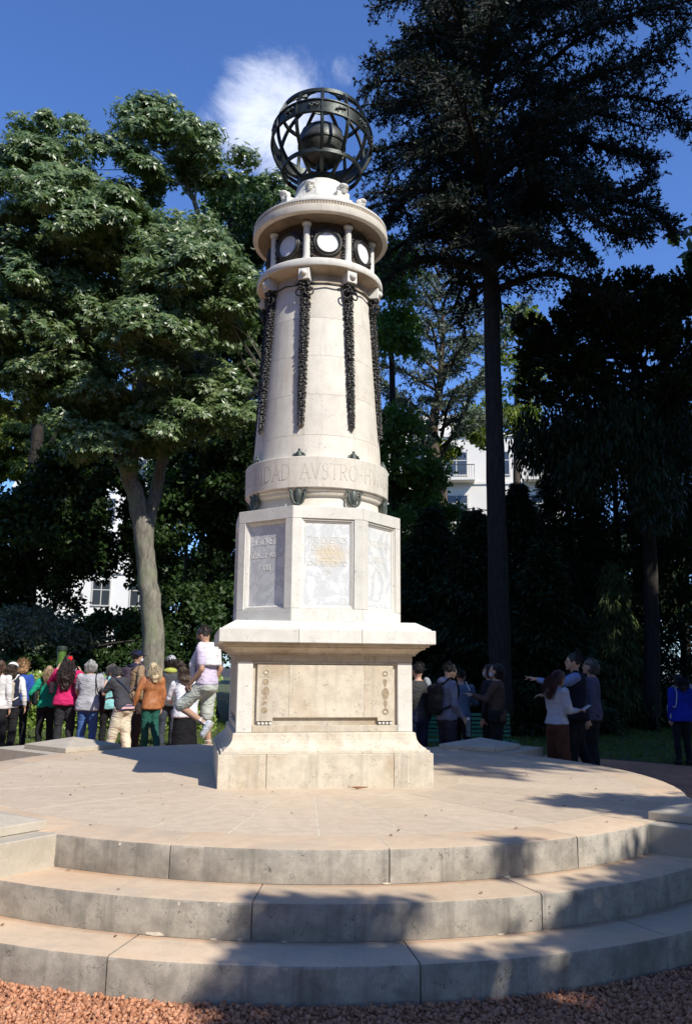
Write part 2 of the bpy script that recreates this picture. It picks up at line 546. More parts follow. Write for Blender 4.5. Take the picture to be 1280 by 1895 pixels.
def sweep(name, prof, a0, a1, step=R(1.5), closed=False, wob=0.0, smooth=True):
    """profile [(r,z)...] (closed loop) swept about the z axis; angle 0 looks along -y, + to the right"""
    n = max(1, int(math.ceil(abs(a1 - a0) / step)))
    k = len(prof)
    v, f = [], []
    m = n if closed else n + 1
    ph = random.uniform(0, 6)
    for i in range(m):
        a = a0 + (a1 - a0) * i / n
        for q_, (r, z) in enumerate(prof):
            if wob and 2 <= q_ < k - 1:
                w_ = wob * (math.sin(a * 47 + ph) * math.sin(a * 131 + 2 * ph) + random.uniform(-0.5, 0.3))
                r, z = r + w_, z + (w_ * 0.5 if q_ < k - 2 else 0)
            v.append((r * math.sin(a), -r * math.cos(a), z))
    for i in range(n):
        j = (i + 1) % m if closed else i + 1
        for q in range(k):
            p = (q + 1) % k
            f.append((i * k + q, j * k + q, j * k + p, i * k + p))
    if not closed:
        f.append(tuple(range(k))[::-1])
        f.append(tuple((m - 1) * k + q for q in range(k)))
    me = mesh_py(name, v, f)
    bm = bmesh.new()
    bm.from_mesh(me)
    bpy.data.meshes.remove(me)
    me = bm_mesh(name, bm, smooth, R(28))
    return me


def lathe(name, prof, seg=96, smooth=True, angle=R(30)):
    """open profile [(r,z)...]; ends closed when r is 0"""
    bm = bmesh.new()
    rings = []
    for (r, z) in prof:
        if r < 1e-5:
            rings.append([bm.verts.new((0, 0, z))])
        else:
            rings.append([bm.verts.new((r * math.sin(2 * PI * i / seg), -r * math.cos(2 * PI * i / seg), z)) for i in range(seg)])
    for a, b in zip(rings, rings[1:]):
        for i in range(seg):
            j = (i + 1) % seg
            if len(a) == 1 and len(b) == 1:
                continue
            if len(a) == 1:
                bm.faces.new((a[0], b[i], b[j]))
            elif len(b) == 1:
                bm.faces.new((a[i], a[j], b[0]))
            else:
                bm.faces.new((a[i], a[j], b[j], b[i]))
    return bm_mesh(name, bm, smooth, angle)


def frame_of(d):
    d = d.normalized()
    up = Vector((0, 0, 1)) if abs(d.z) < 0.95 else Vector((1, 0, 0))
    u = d.cross(up).normalized()
    w = u.cross(d).normalized()
    return u, w


def tube_np(pts, rad, sides=8, jitter=0.0, seed=0):
    """a tapered tube along a polyline -> (v, quads)"""
    pts = [Vector(p) for p in pts]
    n = len(pts)
    V, F = [], []
    pu = None
    rg = random.Random(seed)
    for i, p in enumerate(pts):
        d = (pts[min(i + 1, n - 1)] - pts[max(i - 1, 0)])
        if d.length < 1e-9:
            d = Vector((0, 0, 1))
        d.normalize()
        if pu is None:
            u, w = frame_of(d)
        else:
            u = (pu - d * pu.dot(d))
            u = u.normalized() if u.length > 1e-6 else frame_of(d)[0]
            w = d.cross(u)
        pu = u
        r = rad[i] if hasattr(rad, '__len__') else rad
        for k in range(sides):
            a = 2 * PI * k / sides
            rr = r * (1 + jitter * (rg.random() - 0.5))
            V.append(p + (u * math.cos(a) + w * math.sin(a)) * rr)
    for i in range(n - 1):
        for k in range(sides):
            q = (k + 1) % sides
            F.append((i * sides + k, i * sides + q, (i + 1) * sides + q, (i + 1) * sides + k))
    return V, F


def tube(name, pts, rad, mat, parent=None, sides=8, jitter=0.0, seed=0, smooth=True):
    V, F = tube_np(pts, rad, sides, jitter, seed)
    n = len(pts)
    F = list(F) + [tuple(range(sides))[::-1], tuple((n - 1) * sides + k for k in range(sides))]
    return link(name, mesh_py(name, V, F, smooth), mat, parent)


def spline(pts, n=6):
    """Catmull-Rom through the points"""
    P = [Vector(p) for p in pts]
    P = [P[0] * 2 - P[1]] + P + [P[-1] * 2 - P[-2]]
    out = []
    for i in range(1, len(P) - 2):
        for k in range(n):
            t = k / n
            a, b, c, d = P[i - 1], P[i], P[i + 1], P[i + 2]
            out.append(0.5 * ((2 * b) + (c - a) * t + (2 * a - 5 * b + 4 * c - d) * t * t + (3 * b - a - 3 * c + d) * t ** 3))
    out.append(P[-2])
    return out


def lerp_list(v, n):
    xs = np.linspace(0, len(v) - 1, n)
    return list(np.interp(xs, range(len(v)), v))

# ------------------------------------------------------------------ the ground
CX, CY, EPS = -0.2455, 8.1485, R(9.7245)
PZ, R0, R1, R2_, H1, H2 = 0.5551, 3.2777, 3.6434, 3.9746, 0.1841, 0.3683


def disc(name, r, z, mat, cx=0, cy=0, seg=128):
    bm = bmesh.new()
    bmesh.ops.create_circle(bm, cap_ends=True, segments=seg, radius=r)
    me = bm_mesh(name, bm)
    return tag(link(name, me, mat, None, (cx, cy, z)), kind='structure')


disc('ground', 900, -0.008, M['soil'])
disc('lawn', 120, -0.004, M['lawn'])
disc('gravel_path', 8.9, 0.0, M['gravel'], CX, CY)

# ------------------------------------------------------------------ the stepped platform
plat = thing('stepped_platform', 'round pale stone platform with three curved steps under the monument', 'platform', (CX, CY, 0), EPS)
plat['kind'] = 'structure'
for (r, z0, z1) in ((R2_ - 0.016, -0.05, H1 - 0.012), (R1 - 0.016, 0, H2 - 0.012), (R0 - 0.016, 0, PZ - 0.0015)):
    link('mortar_bed', lathe('mortar_bed', [(0, z0), (r, z0), (r, z1), (0, z1)], 160), M['mortar'], plat)


def step_prof(rin, rout, z0, z1):
    c = 0.010
    return [(rin, z0), (rout, z0), (rout + 0.002, z0 + 0.02), (rout + 0.001, z1 - c * 1.4), (rout - c * 0.35, z1 - c * 0.4), (rout - c * 1.4, z1), (rin, z1)]


GAP = 0.0035
for q in range(4):
    base = 90 * q
    rows = [('coping_block', 2.905, R0, H2 + 0.002, PZ, [-36.2, -22, -0.3, 21.7, 36.2]),
            ('coping_block', 2.905, R0, H2 + 0.002, PZ, [36.2, 45, 53.8]),
            ('step_block', R0 - 0.03, R1, H1 + 0.002, H2, [-37, -12.6, 12.0, 37]),
            ('step_block', R1 - 0.03, R2_, -0.03, H1, [-37.6, -21.9, -0.4, 20.4, 37.6])]
    for (nm, ri, ro, z0, z1, js) in rows:
        for a, b in zip(js, js[1:]):
            g = GAP / ro
            dr, dz = random.uniform(-0.003, 0.003), random.uniform(-0.0015, 0.0005)
            link(nm, sweep(nm, step_prof(ri, ro + dr, z0, z1 + dz), R(base + a) + g, R(base + b) - g, R(0.9), wob=0.0028), M['step'], plat)
js = [-18 + 10.9 * k for k in range(33)]
js[32] = js[0] + 349.5
js.append(js[0] + 360)
for a, b in zip(js, js[1:]):
    j = random.uniform(-0.4, 0.4) * 0
    dz = random.uniform(-0.0012, 0.0004)
    pr = [(1.385, PZ - 0.06), (2.898, PZ - 0.06), (2.898, PZ + dz), (1.385, PZ + dz)]
    link('paving_slab', sweep('paving_slab', pr, R(a) + 0.0016, R(b) - 0.0016, R(2.6)), M['paving'], plat)
for k in range(8):
    pr = [(0.70, PZ - 0.06), (1.378, PZ - 0.06), (1.378, PZ - 0.0006 * (k % 3)), (0.70, PZ - 0.0006 * (k % 3))]
    link('paving_slab', sweep('paving_slab', pr, R(-15 + 45 * k) + 0.003, R(30 + 45 * k) - 0.003, R(3)), M['paving'], plat)

# mortar and chips left along the foot of the risers
for (r_, z_, az_, w_, h_) in ((R1, H1, -20.5, 0.11, 0.022), (R1, H1, -13.5, 0.03, 0.025), (R1, H1, -15.6, 0.05, 0.010), (R1, H1, -10.0, 0.04, 0.008), (R0, H2, -0.6, 0.05, 0.012), (R0, PZ - 0.03, -27.5, 0.02, 0.02),
                              (R1, H2 - 0.03, -18.6, 0.015, 0.02), (R1, H2 - 0.028, -15.3, 0.014, 0.018), (R2_, H1 - 0.02, -9.6, 0.03, 0.015), (R0, H2, 12.5, 0.06, 0.010), (R1, H1, 8.0, 0.05, 0.010), (R0, PZ - 0.16, -0.6, 0.02, 0.05)):
    V, F = [(0, -r_ - 0.0015, z_ + (0 if h_ < z_ else 0))], []
    n = 12
    pts = []
    for i in range(n):
        a = 2 * PI * i / n
        k = random.uniform(0.65, 1.1)
        x, z = w_ * 0.5 * math.cos(a) * k, h_ * 0.5 * (1 + math.sin(a) * k)
        q = R(az_) + x / r_
        pts.append(((r_ + 0.0035) * math.sin(q), -(r_ + 0.0035) * math.cos(q), z_ + z))
    link('mortar_patch', mesh_py('mortar_patch', pts, [tuple(range(n))]), M['mortar'], plat)

# four low corner pedestals between the flights of steps
cap_labels = ['low stone pedestal with pyramid cap at right front of the round platform',
              'low shaded stone pedestal with pyramid cap in front of the green bench',
              'low sunlit stone pedestal with pyramid cap in front of the crowd',
              'low stone pedestal with pyramid cap at left end of the front steps']
for q in range(4):
    az = EPS + R(45 + 90 * q)
    dx, dy = math.sin(az), -math.cos(az)
    t = thing('corner_pedestal', cap_labels[q], 'pedestal', (CX + dx * 3.8, CY + dy * 3.8, 0), az, 'corner pedestals of the round platform')
    box('pedestal_block', -0.54, 0.54, -0.56, 0.62, -0.04, PZ - 0.003, M['cap'], t, 0.006)
    bm = bmesh.new()
    s, zc0, zc1, zc2 = 0.39, PZ - 0.001, PZ + 0.052, PZ + 0.135
    rings = [[(-s, -s, zc0), (s, -s, zc0), (s, s, zc0), (-s, s, zc0)], [(-s, -s, zc1), (s, -s, zc1), (s, s, zc1), (-s, s, zc1)]]
    vv = [[bm.verts.new(p) for p in r] for r in rings]
    apex = bm.verts.new((0, 0, zc2))
    bm.faces.new(vv[0][::-1])
    for i in range(4):
        j = (i + 1) % 4
        bm.faces.new((vv[0][i], vv[0][j], vv[1][j], vv[1][i]))
        bm.faces.new((vv[1][i], vv[1][j], apex))
    bmesh.ops.bevel(bm, geom=list(bm.edges), offset=0.004, segments=1, affect='EDGES')
    link('capstone', bm_mesh('capstone', bm), M['cap'], t, (0, 0.22, 0))

# ------------------------------------------------------------------ the monument
mon = thing('stone_monument', 'tall white stone column monument with square pedestal, octagonal base and bronze armillary sphere on top',
            'monument', (CX, CY, PZ), EPS)


def mpart(name, me, mat, parent=None, rz=0.0):
    o = link(name, me, mat, parent or mon)
    if parent is None:
        o.location = (0, 0, -PZ)
    o.rotation_euler = (0, 0, rz)
    return o


def mbox(name, x0, x1, y0, y1, z0, z1, mat, bevel=0.003, rz=0.0):
    bm = bmesh.new()
    add_box(bm, x0, x1, y0, y1, z0, z1, bevel)
    return mpart(name, bm_mesh(name, bm), mat, None, rz)


def ngon_loft(name, rings, n, phase, smooth=False):
    """rings [(apothem, z)]; n-sided prism stack"""
    v, f = [], []
    for (a, z) in rings:
        c = a / math.cos(PI / n)
        for i in range(n):
            t = phase + 2 * PI * (i + 0.5) / n
            v.append((c * math.sin(t), -c * math.cos(t), z))
    for k in range(len(rings) - 1):
        for i in range(n):
            j = (i + 1) % n
            f.append((k * n + i, k * n + j, (k + 1) * n + j, (k + 1) * n + i))
    f.append(tuple(range(n))[::-1])
    f.append(tuple((len(rings) - 1) * n + i for i in range(n)))
    bm = bmesh.new()
    me = mesh_py(name, v, f)
    bm.from_mesh(me)
    return bm_mesh(name, bm)


A = 0.9186
for (u0, u1) in ((-A, -0.5195), (-0.5165, 0.5685), (0.5715, A)):
    mbox('plinth_block', u0, u1, -A, A, PZ - 0.02, 0.829, M['lime_base'], 0.005)
mpart('base_moulding', ngon_loft('base_moulding', [(0.895, 0.8305), (0.895, 0.850), (0.872, 0.853), (0.868, 0.866), (0.845, 0.880), (0.820, 0.905), (0.803, 0.935), (0.797, 0.965),
                                                   (0.795, 0.990), (0.776, 0.998)], 4, 0), M['lime_base'])
mpart('pedestal_core', ngon_loft('pedestal_core', [(0.735, 1.0), (0.735, 1.60)], 4, 0), M['lime_base'])
for k in range(4):
    sx, sy = (1 if k in (0, 1) else -1), (1 if k in (1, 2) else -1)
    xs, ys = sorted((sx * 0.64, sx * 0.771)), sorted((sy * 0.64, sy * 0.771))
    mbox('corner_pier', xs[0], xs[1], ys[0], ys[1], 1.0, 1.596, M['lime_white'], 0.003)
for k in range(4):
    rz = R(90 * k)
    mbox('bottom_rail', -0.638, 0.638, -0.768, -0.73, 1.0005, 1.056, M['lime_base'], 0.002, rz)
    mbox('top_rail', -0.638, 0.638, -0.768, -0.73, 1.578, 1.5955, M['lime_base'], 0.002, rz)
    # raised slabs with two hanging ends
    for nm, pts in (('panel_slab', [(-0.60, 1.092), (-0.46, 1.092), (-0.46, 1.123), (-0.322, 1.123), (-0.322, 1.572), (-0.60, 1.572)]),
                    ('panel_slab', [(-0.320, 1.123), (0.340, 1.123), (0.340, 1.572), (-0.320, 1.572)]),
                    ('panel_slab', [(0.342, 1.123), (0.46, 1.123), (0.46, 1.092), (0.60, 1.092), (0.60, 1.572), (0.342, 1.572)])):
        n = len(pts)
        v = [(u, -0.764, z) for u, z in pts] + [(u, -0.73, z) for u, z in pts]
        f = [tuple(range(n)), tuple(range(n, 2 * n))[::-1]] + [(i, i + n, (i + 1) % n + n, (i + 1) % n) for i in range(n)]
        bm = bmesh.new()
        me = mesh_py(nm, v, f)
        bm.from_mesh(me)
        mpart(nm, bm_mesh(nm, bm), M['lime_base'], None, rz)
    for s in (-1, 1):
        for j in range(4):
            bm = bmesh.new()
            bmesh.ops.create_uvsphere(bm, u_segments=12, v_segments=8, radius=0.0145,
                                      matrix=Matrix.Rotation(rz, 4, 'Z') @ Matrix.Translation((s * 0.53 + (j - 1.5) * 0.033, -0.748, 1.0715)))
            mpart('stone_bead', bm_mesh('stone_bead', bm, True), M['lime_white'])
    # carved recesses with darker sand-coloured ground
    for (u, z, shape, sc) in ((-0.525, 1.505, 'disc', 1.0), (-0.527, 1.425, 'disc', 1.05), (-0.527, 1.345, 'blob', 1.1), (-0.530, 1.290, 'hook', 1), (-0.533, 1.245, 'hook', 1),
                              (-0.533, 1.185, 'disc', 1.1), (0.528, 1.50, 'disc', 0.95), (0.528, 1.415, 'drop', 1.0), (0.53, 1.325, 'oval', 1.0), (0.53, 1.235, 'tear', 1.0),
                              (0.53, 1.172, 'disc', 1.1)):
        pts = []
        N_ = 22
        for i in range(N_):
            a = 2 * PI * i / N_
            c, s_ = math.cos(a), math.sin(a)
            if shape == 'disc':
                p = (0.024 * c, 0.024 * s_)
            elif shape == 'oval':
                p = (0.030 * c * (1 + 0.08 * math.sin(3 * a)), 0.050 * s_)
            elif shape == 'drop':
                p = (0.022 * c * (0.6 + 0.5 * s_), 0.036 * s_)
            elif shape == 'tear':
                p = (0.019 * c * (0.65 + 0.4 * s_), 0.032 * s_)
            elif shape == 'blob':
                p = (0.026 * c * (1 + 0.15 * math.sin(2 * a + 1)), 0.036 * s_ * (1 + 0.2 * math.cos(a)))
            else:
                p = (0.020 * c + 0.006 * s_, 0.017 * s_ * (1 - 0.5 * c))
            pts.append((u + p[0] * sc, z + p[1] * sc))
        # rim ring standing 3 mm proud and the ground set inside it
        bm = bmesh.new()
        vo = [bm.verts.new((p[0] + (p[0] - u) * 0.16, -0.7642, p[1] + (p[1] - z) * 0.16)) for p in pts]
        vi = [bm.verts.new((p[0], -0.7675, p[1])) for p in pts]
        vb = [bm.verts.new((p[0], -0.7648, p[1])) for p in pts]
        for i in range(N_):
            j = (i + 1) % N_
            bm.faces.new((vo[i], vo[j], vi[j], vi[i]))
            bm.faces.new((vi[i], vi[j], vb[j], vb[i]))
        rim = mpart('carved_rim', bm_mesh('carved_rim', bm), M['lime_base'], None, rz)
        bm = bmesh.new()
        bm.faces.new([bm.verts.new((p[0], -0.7650, p[1])) for p in pts])
        link('carved_ground', bm_mesh('carved_ground', bm), M['carve'], rim)
        if shape == 'disc' and u < 0 and z > 1.45 or shape == 'disc' and u > 0:
            bm = bmesh.new()
            bmesh.ops.create_uvsphere(bm, u_segments=12, v_segments=8, radius=0.017, matrix=Matrix.Translation((u - 0.003, -0.7635, z - 0.006)) @ Matrix.Diagonal((1, 0.35, 0.7, 1)))
            link('carved_relief', bm_mesh('carved_relief', bm, True), M['lime_base'], rim)
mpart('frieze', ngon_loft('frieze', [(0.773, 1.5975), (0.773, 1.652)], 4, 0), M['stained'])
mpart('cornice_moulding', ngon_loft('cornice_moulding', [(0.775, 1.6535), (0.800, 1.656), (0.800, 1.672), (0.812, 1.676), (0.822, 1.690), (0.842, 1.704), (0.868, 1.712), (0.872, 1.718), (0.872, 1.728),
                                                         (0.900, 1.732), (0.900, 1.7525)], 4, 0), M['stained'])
B = 0.9456
for (u0, u1) in ((-B, -0.271), (-0.269, 0.281), (0.283, B)):
    mbox('cornice_slab', u0, u1, -B, B, 1.7542, 1.8737, M['lime_white'], 0.006)
mpart('slab_weathering', ngon_loft('slab_weathering', [(0.915, 1.8750), (0.915, 1.882), (0.80, 1.949)], 4, 0), M['lime_white'])

# octagonal drum
ZO0, ZO1, AO = 1.9504, 2.9841, 0.7794
TO = math.tan(PI / 8)
mpart('octagon_core', ngon_loft('octagon_core', [(0.737, ZO0 + 0.001), (0.737, ZO1 - 0.003)], 8, 0), M['lime_white'])


def prism(name, poly, z0, z1, mat, rz=0.0, bevel=0.0025):
    n = len(poly)
    v = [(x, y, z0) for x, y in poly] + [(x, y, z1) for x, y in poly]
    f = [tuple(range(n)), tuple(range(n, 2 * n))] + [(i, (i + 1) % n, (i + 1) % n + n, i + n) for i in range(n)]
    me = mesh_py(name, v, f)
    bm = bmesh.new()
    bm.from_mesh(me)
    bmesh.ops.recalc_face_normals(bm, faces=bm.faces)
    if bevel:
        bmesh.ops.bevel(bm, geom=list(bm.edges), offset=bevel, segments=1, affect='EDGES')
    return mpart(name, bm_mesh(name, bm), mat, None, rz)


# a light stroke alphabet for the cut inscriptions
def arc(cx, cy, rx, ry, a0, a1, n=10):
    return [(cx + rx * math.cos(R(a0 + (a1 - a0) * i / n)), cy + ry * math.sin(R(a0 + (a1 - a0) * i / n))) for i in range(n + 1)]


GL = {
    'A': (0.62, [[(0, 0), (0.31, 1), (0.62, 0)], [(0.12, 0.38), (0.50, 0.38)]]),
    'B': (0.50, [[(0.05, 0), (0.05, 1)], [(0.05, 1), *arc(0.2, 0.77, 0.22, 0.23, 90, -90), (0.05, 0.54)], [(0.05, 0.54), *arc(0.22, 0.27, 0.26, 0.27, 90, -90), (0.05, 0)]]),
    'C': (0.58, [arc(0.36, 0.5, 0.33, 0.5, 50, 310)]),
    'D': (0.62, [[(0.06, 0), (0.06, 1)], [(0.06, 1), *arc(0.2, 0.5, 0.40, 0.5, 90, -90), (0.06, 0)]]),
    'E': (0.44, [[(0.42, 1), (0.06, 1), (0.06, 0), (0.44, 0)], [(0.06, 0.52), (0.36, 0.52)]]),
    'F': (0.42, [[(0.42, 1), (0.06, 1), (0.06, 0)], [(0.06, 0.52), (0.34, 0.52)]]),
    'G': (0.64, [arc(0.36, 0.5, 0.33, 0.5, 50, 330) + [(0.62, 0.45), (0.44, 0.45)]]),
    'H': (0.60, [[(0.06, 0), (0.06, 1)], [(0.54, 0), (0.54, 1)], [(0.06, 0.52), (0.54, 0.52)]]),
    'I': (0.14, [[(0.07, 0), (0.07, 1)]]),
    'J': (0.34, [[(0.27, 1), (0.27, 0.2), *arc(0.13, 0.18, 0.14, 0.18, 0, -150)]]),
    'L': (0.42, [[(0.06, 1), (0.06, 0), (0.42, 0)]]),
    'M': (0.74, [[(0.03, 0), (0.12, 1), (0.37, 0.15), (0.62, 1), (0.71, 0)]]),
    'N': (0.62, [[(0.06, 0), (0.06, 1), (0.56, 0), (0.56, 1)]]),
    'O': (0.70, [arc(0.35, 0.5, 0.32, 0.5, 0, 360, 18)]),
    'P': (0.48, [[(0.06, 0), (0.06, 1)], [(0.06, 1), *arc(0.22, 0.75, 0.22, 0.25, 90, -90), (0.06, 0.5)]]),
    'R': (0.54, [[(0.06, 0), (0.06, 1)], [(0.06, 1), *arc(0.22, 0.75, 0.22, 0.25, 90, -90), (0.06, 0.5)], [(0.2, 0.5), (0.52, 0)]]),
    'S': (0.46, [arc(0.24, 0.76, 0.18, 0.24, 40, 250) + arc(0.22, 0.25, 0.20, 0.26, 80, -140)]),
    'T': (0.56, [[(0, 1), (0.56, 1)], [(0.28, 0), (0.28, 1)]]),
    'U': (0.58, [[(0.06, 1), (0.06, 0.3), *arc(0.29, 0.28, 0.23, 0.28, 180, 360), (0.52, 1)]]),
    'V': (0.60, [[(0, 1), (0.30, 0), (0.60, 1)]]),
    'X': (0.56, [[(0, 0), (0.56, 1)], [(0, 1), (0.56, 0)]]),
    'Y': (0.56, [[(0, 1), (0.28, 0.5), (0.28, 0)], [(0.56, 1), (0.28, 0.5)]]),
    '-': (0.36, [[(0.04, 0.45), (0.32, 0.45)]]), '.': (0.12, [[(0.04, 0.0), (0.08, 0.06)]]), ' ': (0.34, []),
    '1': (0.3, [[(0.04, 0.82), (0.17, 1), (0.17, 0)]]),
    '3': (0.46, [arc(0.22, 0.76, 0.18, 0.24, 150, -80) + arc(0.22, 0.27, 0.2, 0.27, 80, -150)]),
    '4': (0.5, [[(0.36, 0), (0.36, 1), (0.03, 0.3), (0.48, 0.3)]]),
    '6': (0.48, [arc(0.3, 0.5, 0.26, 0.5, 60, 180) + arc(0.25, 0.28, 0.21, 0.28, 180, -180)]),
    '7': (0.46, [[(0.03, 1), (0.43, 1), (0.16, 0)]]),
    '8': (0.48, [arc(0.24, 0.76, 0.17, 0.24, -90, 270), arc(0.24, 0.27, 0.21, 0.27, 90, 450)]),
    '9': (0.48, [arc(0.24, 0.7, 0.2, 0.3, 0, 360), [(0.44, 0.7), (0.4, 0.3), (0.2, 0)]]),
}


def text_strokes(txt, h, track=0.12, wide=1.0):
    x, out = 0.0, []
    for ch in txt:
        w, st = GL[ch]
        for s in st:
            out.append([(x + p[0] * h * wide, p[1] * h) for p in s])
            if len(s) == 2 and ch not in '-.' or ch in 'AVMN':      # small serifs
                for e in (s[0], s[-1]):
                    if e[1] in (0, 1):
                        out.append([(x + (e[0] - 0.055) * h * wide, e[1] * h), (x + (e[0] + 0.055) * h * wide, e[1] * h)])
        x += (w * wide + track) * h
    return out, x - track * h


def stroke_mesh(name, strokes, width, place, up=0.0022):
    """ribbons of the given width; place(x, z, lift) -> 3-D point"""
    v, f = [], []
    for s in strokes:
        for (a, b) in zip(s, s[1:]):
            dx, dy = b[0] - a[0], b[1] - a[1]
            L = math.hypot(dx, dy) or 1e-9
            nx, ny = -dy / L * width / 2, dx / L * width / 2
            ex, ey = dx / L * width * 0.3, dy / L * width * 0.3
            k = len(v)
            for lift, kk in ((0.0, 1.0), (up, 0.75)):
                for (px, py) in ((a[0] - ex + nx * kk, a[1] - ey + ny * kk), (a[0] - ex - nx * kk, a[1] - ey - ny * kk),
                                 (b[0] + ex - nx * kk, b[1] + ey - ny * kk), (b[0] + ex + nx * kk, b[1] + ey + ny * kk)):
                    v.append(place(px, py, lift))
            f += [(k + 4, k + 5, k + 6, k + 7), (k, k + 1, k + 5, k + 4), (k + 1, k + 2, k + 6, k + 5), (k + 2, k + 3, k + 7, k + 6), (k + 3, k, k + 4, k + 7)]
    return mesh_py(name, v, f)


panel_text = {
    7: [('HIGROMETRO', 0.058, 2.655, 0.062), ('HORACE B. SAUSSURE', 0.040, 2.535, 0.028), ('1783', 0.042, 2.42, 0.09)],
    0: [('TERMOMETROS', 0.054, 2.655, 0.03), ('DE MAXIMA', 0.050, 2.588, 0.10), ('Y MINIMA', 0.050, 2.515, 0.10), ('JOHN RUTHERFORD', 0.042, 2.447, 0.04), ('1794', 0.038, 2.372, 0.12)],
    1: [('BAROMETRO', 0.054, 2.655, 0.08), ('TORRICELLI', 0.042, 2.52, 0.08), ('1643', 0.038, 2.42, 0.1)],
}
for k in range(8):
    rz = R(45 * k)
    hw = AO * TO
    g = 0.0012
    iw = 0.738 * TO
    prism('base_block', [(-hw + g, -AO), (hw - g, -AO), (iw - g, -0.738), (-iw + g, -0.738)], ZO0, 2.0605, M['lime_white'], rz)
    prism('lintel_block', [(-hw + g, -AO), (hw - g, -AO), (iw - g, -0.738), (-iw + g, -0.738)], 2.8735, ZO1, M['lime_white'], rz)
    # pier on the corner to the right of this face
    c, s = math.cos(R(45)), math.sin(R(45))

    def to2(u, d):
        return (u * c + d * s, -d * c + u * s)
    pl = [(hw, -AO), (0.240, -AO), (0.240, -0.738), (iw, -0.738), to2(-0.240, 0.738), to2(-0.240, AO)]
    prism('corner_pier', pl, 2.0625, 2.8715, M['lime_white'], rz)
    # moulded frame
    rings = [(0.2395, 2.063, 2.871, 0.7375), (0.2395, 2.063, 2.871, 0.766), (0.226, 2.0765, 2.8575, 0.766), (0.226, 2.0765, 2.8575, 0.758),
             (0.219, 2.0835, 2.8505, 0.7575), (0.207, 2.0955, 2.8385, 0.749), (0.2055, 2.097, 2.837, 0.7375)]
    v, f = [], []
    for (u, z0, z1, d) in rings:
        v += [(-u, -d, z0), (u, -d, z0), (u, -d, z1), (-u, -d, z1)]
    for i in range(len(rings) - 1):
        for j in range(4):
            f.append((i * 4 + j, i * 4 + (j + 1) % 4, (i + 1) * 4 + (j + 1) % 4, (i + 1) * 4 + j))
    mpart('panel_frame', mesh_py('panel_frame', v, f), M['lime_white'], None, rz)
    mp = mbox('marble_panel', -0.2045, 0.2045, -0.744, -0.7385, 2.098, 2.836, M['marble_rust'] if k == 0 else M['marble'], 0, rz)
    if k in panel_text:
        st = []
        for (txt, h, z, tr) in panel_text[k]:
            s_, w = text_strokes(txt, h, tr, 1.0)
            sc = min(1.0, 0.372 / w)
            st += [[((p[0] - w / 2) * sc, z + p[1]) for p in q] for q in s_]
        link('inscription', stroke_mesh('inscription', st, 0.0046, lambda x, z, l: (x, -0.744 - l, z)), M['letter_light'] if k == 7 else M['letter_ochre'], mp)['kind'] = 'stuff'

# round neck, inscribed ring, buds and caps
mpart('neck_drum', lathe('neck_drum', [(0, 2.985), (0.640, 2.985), (0.640, 3.00), (0.634, 3.012), (0.634, 3.105), (0.642, 3.118), (0.662, 3.122), (0.668, 3.135), (0.672, 3.15), (0.688, 3.16), (0.692, 3.1785), (0, 3.1785)], 128), M['lime_top'])
for a, b in ((-64.9, -30.0), (-30.0, 21.5), (21.5, 70), (70, 118), (118, 165), (165, 210), (210, 252), (252, 295.1)):
    pr = [(0.60, 3.1795), (0.7075, 3.1795), (0.7115, 3.184), (0.7145, 3.468), (0.711, 3.4735), (0.60, 3.4735)]
    mpart('ring_block', sweep('ring_block', pr, R(a) + 0.0012, R(b) - 0.0012, R(1.6)), M['lime_top'])
strokes, ww = text_strokes('LA COLECTIVIDAD', 0.145, 0.125, 0.92)
s2, w2 = text_strokes('AVSTRO-HVNGARA', 0.145, 0.125, 0.92)
a_start = R(-20.3)
rr = 0.7134
allst = [[(p[0] + a_start * rr, p[1]) for p in q] for q in s2]
allst += [[(p[0] - ww - 0.105 + a_start * rr, p[1]) for p in q] for q in strokes]
dense = []
for q in allst:
    o = [q[0]]
    for a, b in zip(q, q[1:]):
        m = max(1, int(abs(b[0] - a[0]) / 0.03))
        o += [(a[0] + (b[0] - a[0]) * i / m, a[1] + (b[1] - a[1]) * i / m) for i in range(1, m + 1)]
    dense.append(o)
mpart('inscription', stroke_mesh('inscription', dense, 0.0048, lambda x, z, l: ((rr + l) * math.sin(x / rr), -(rr + l) * math.cos(x / rr), 3.258 + z), 0.0012), M['letter'])['kind'] = 'stuff'


def petal_mesh(name, length, width, curl, out, seg=8, thick=0.006):
    """one petal growing down from the origin along -z, bulging to -y, tip curling out"""
    v, f = [], []
    for side in (0, 1):
        for i in range(seg + 1):
            t = i / seg
            w = width * math.sin(PI * min(1, 0.18 + 0.82 * t) ** 0.9) * (1 - 0.15 * t) + 0.002
            yy = -(out * math.sin(PI * t) + curl * t ** 3) - side * thick
            for j in (-1, 0, 1):
                v.append((j * w, yy + abs(j) * 0.4 * width, -length * t))
    n3 = (seg + 1) * 3
    for i in range(seg):
        for j in range(2):
            a = i * 3 + j
            f.append((a, a + 1, a + 4, a + 3))
            f.append((n3 + a, n3 + a + 3, n3 + a + 4, n3 + a + 1))
        f.append((i * 3, i * 3 + 3, n3 + i * 3 + 3, n3 + i * 3))
        f.append((i * 3 + 2, n3 + i * 3 + 2, n3 + i * 3 + 5, i * 3 + 5))
    return mesh_py(name, v, f, True)


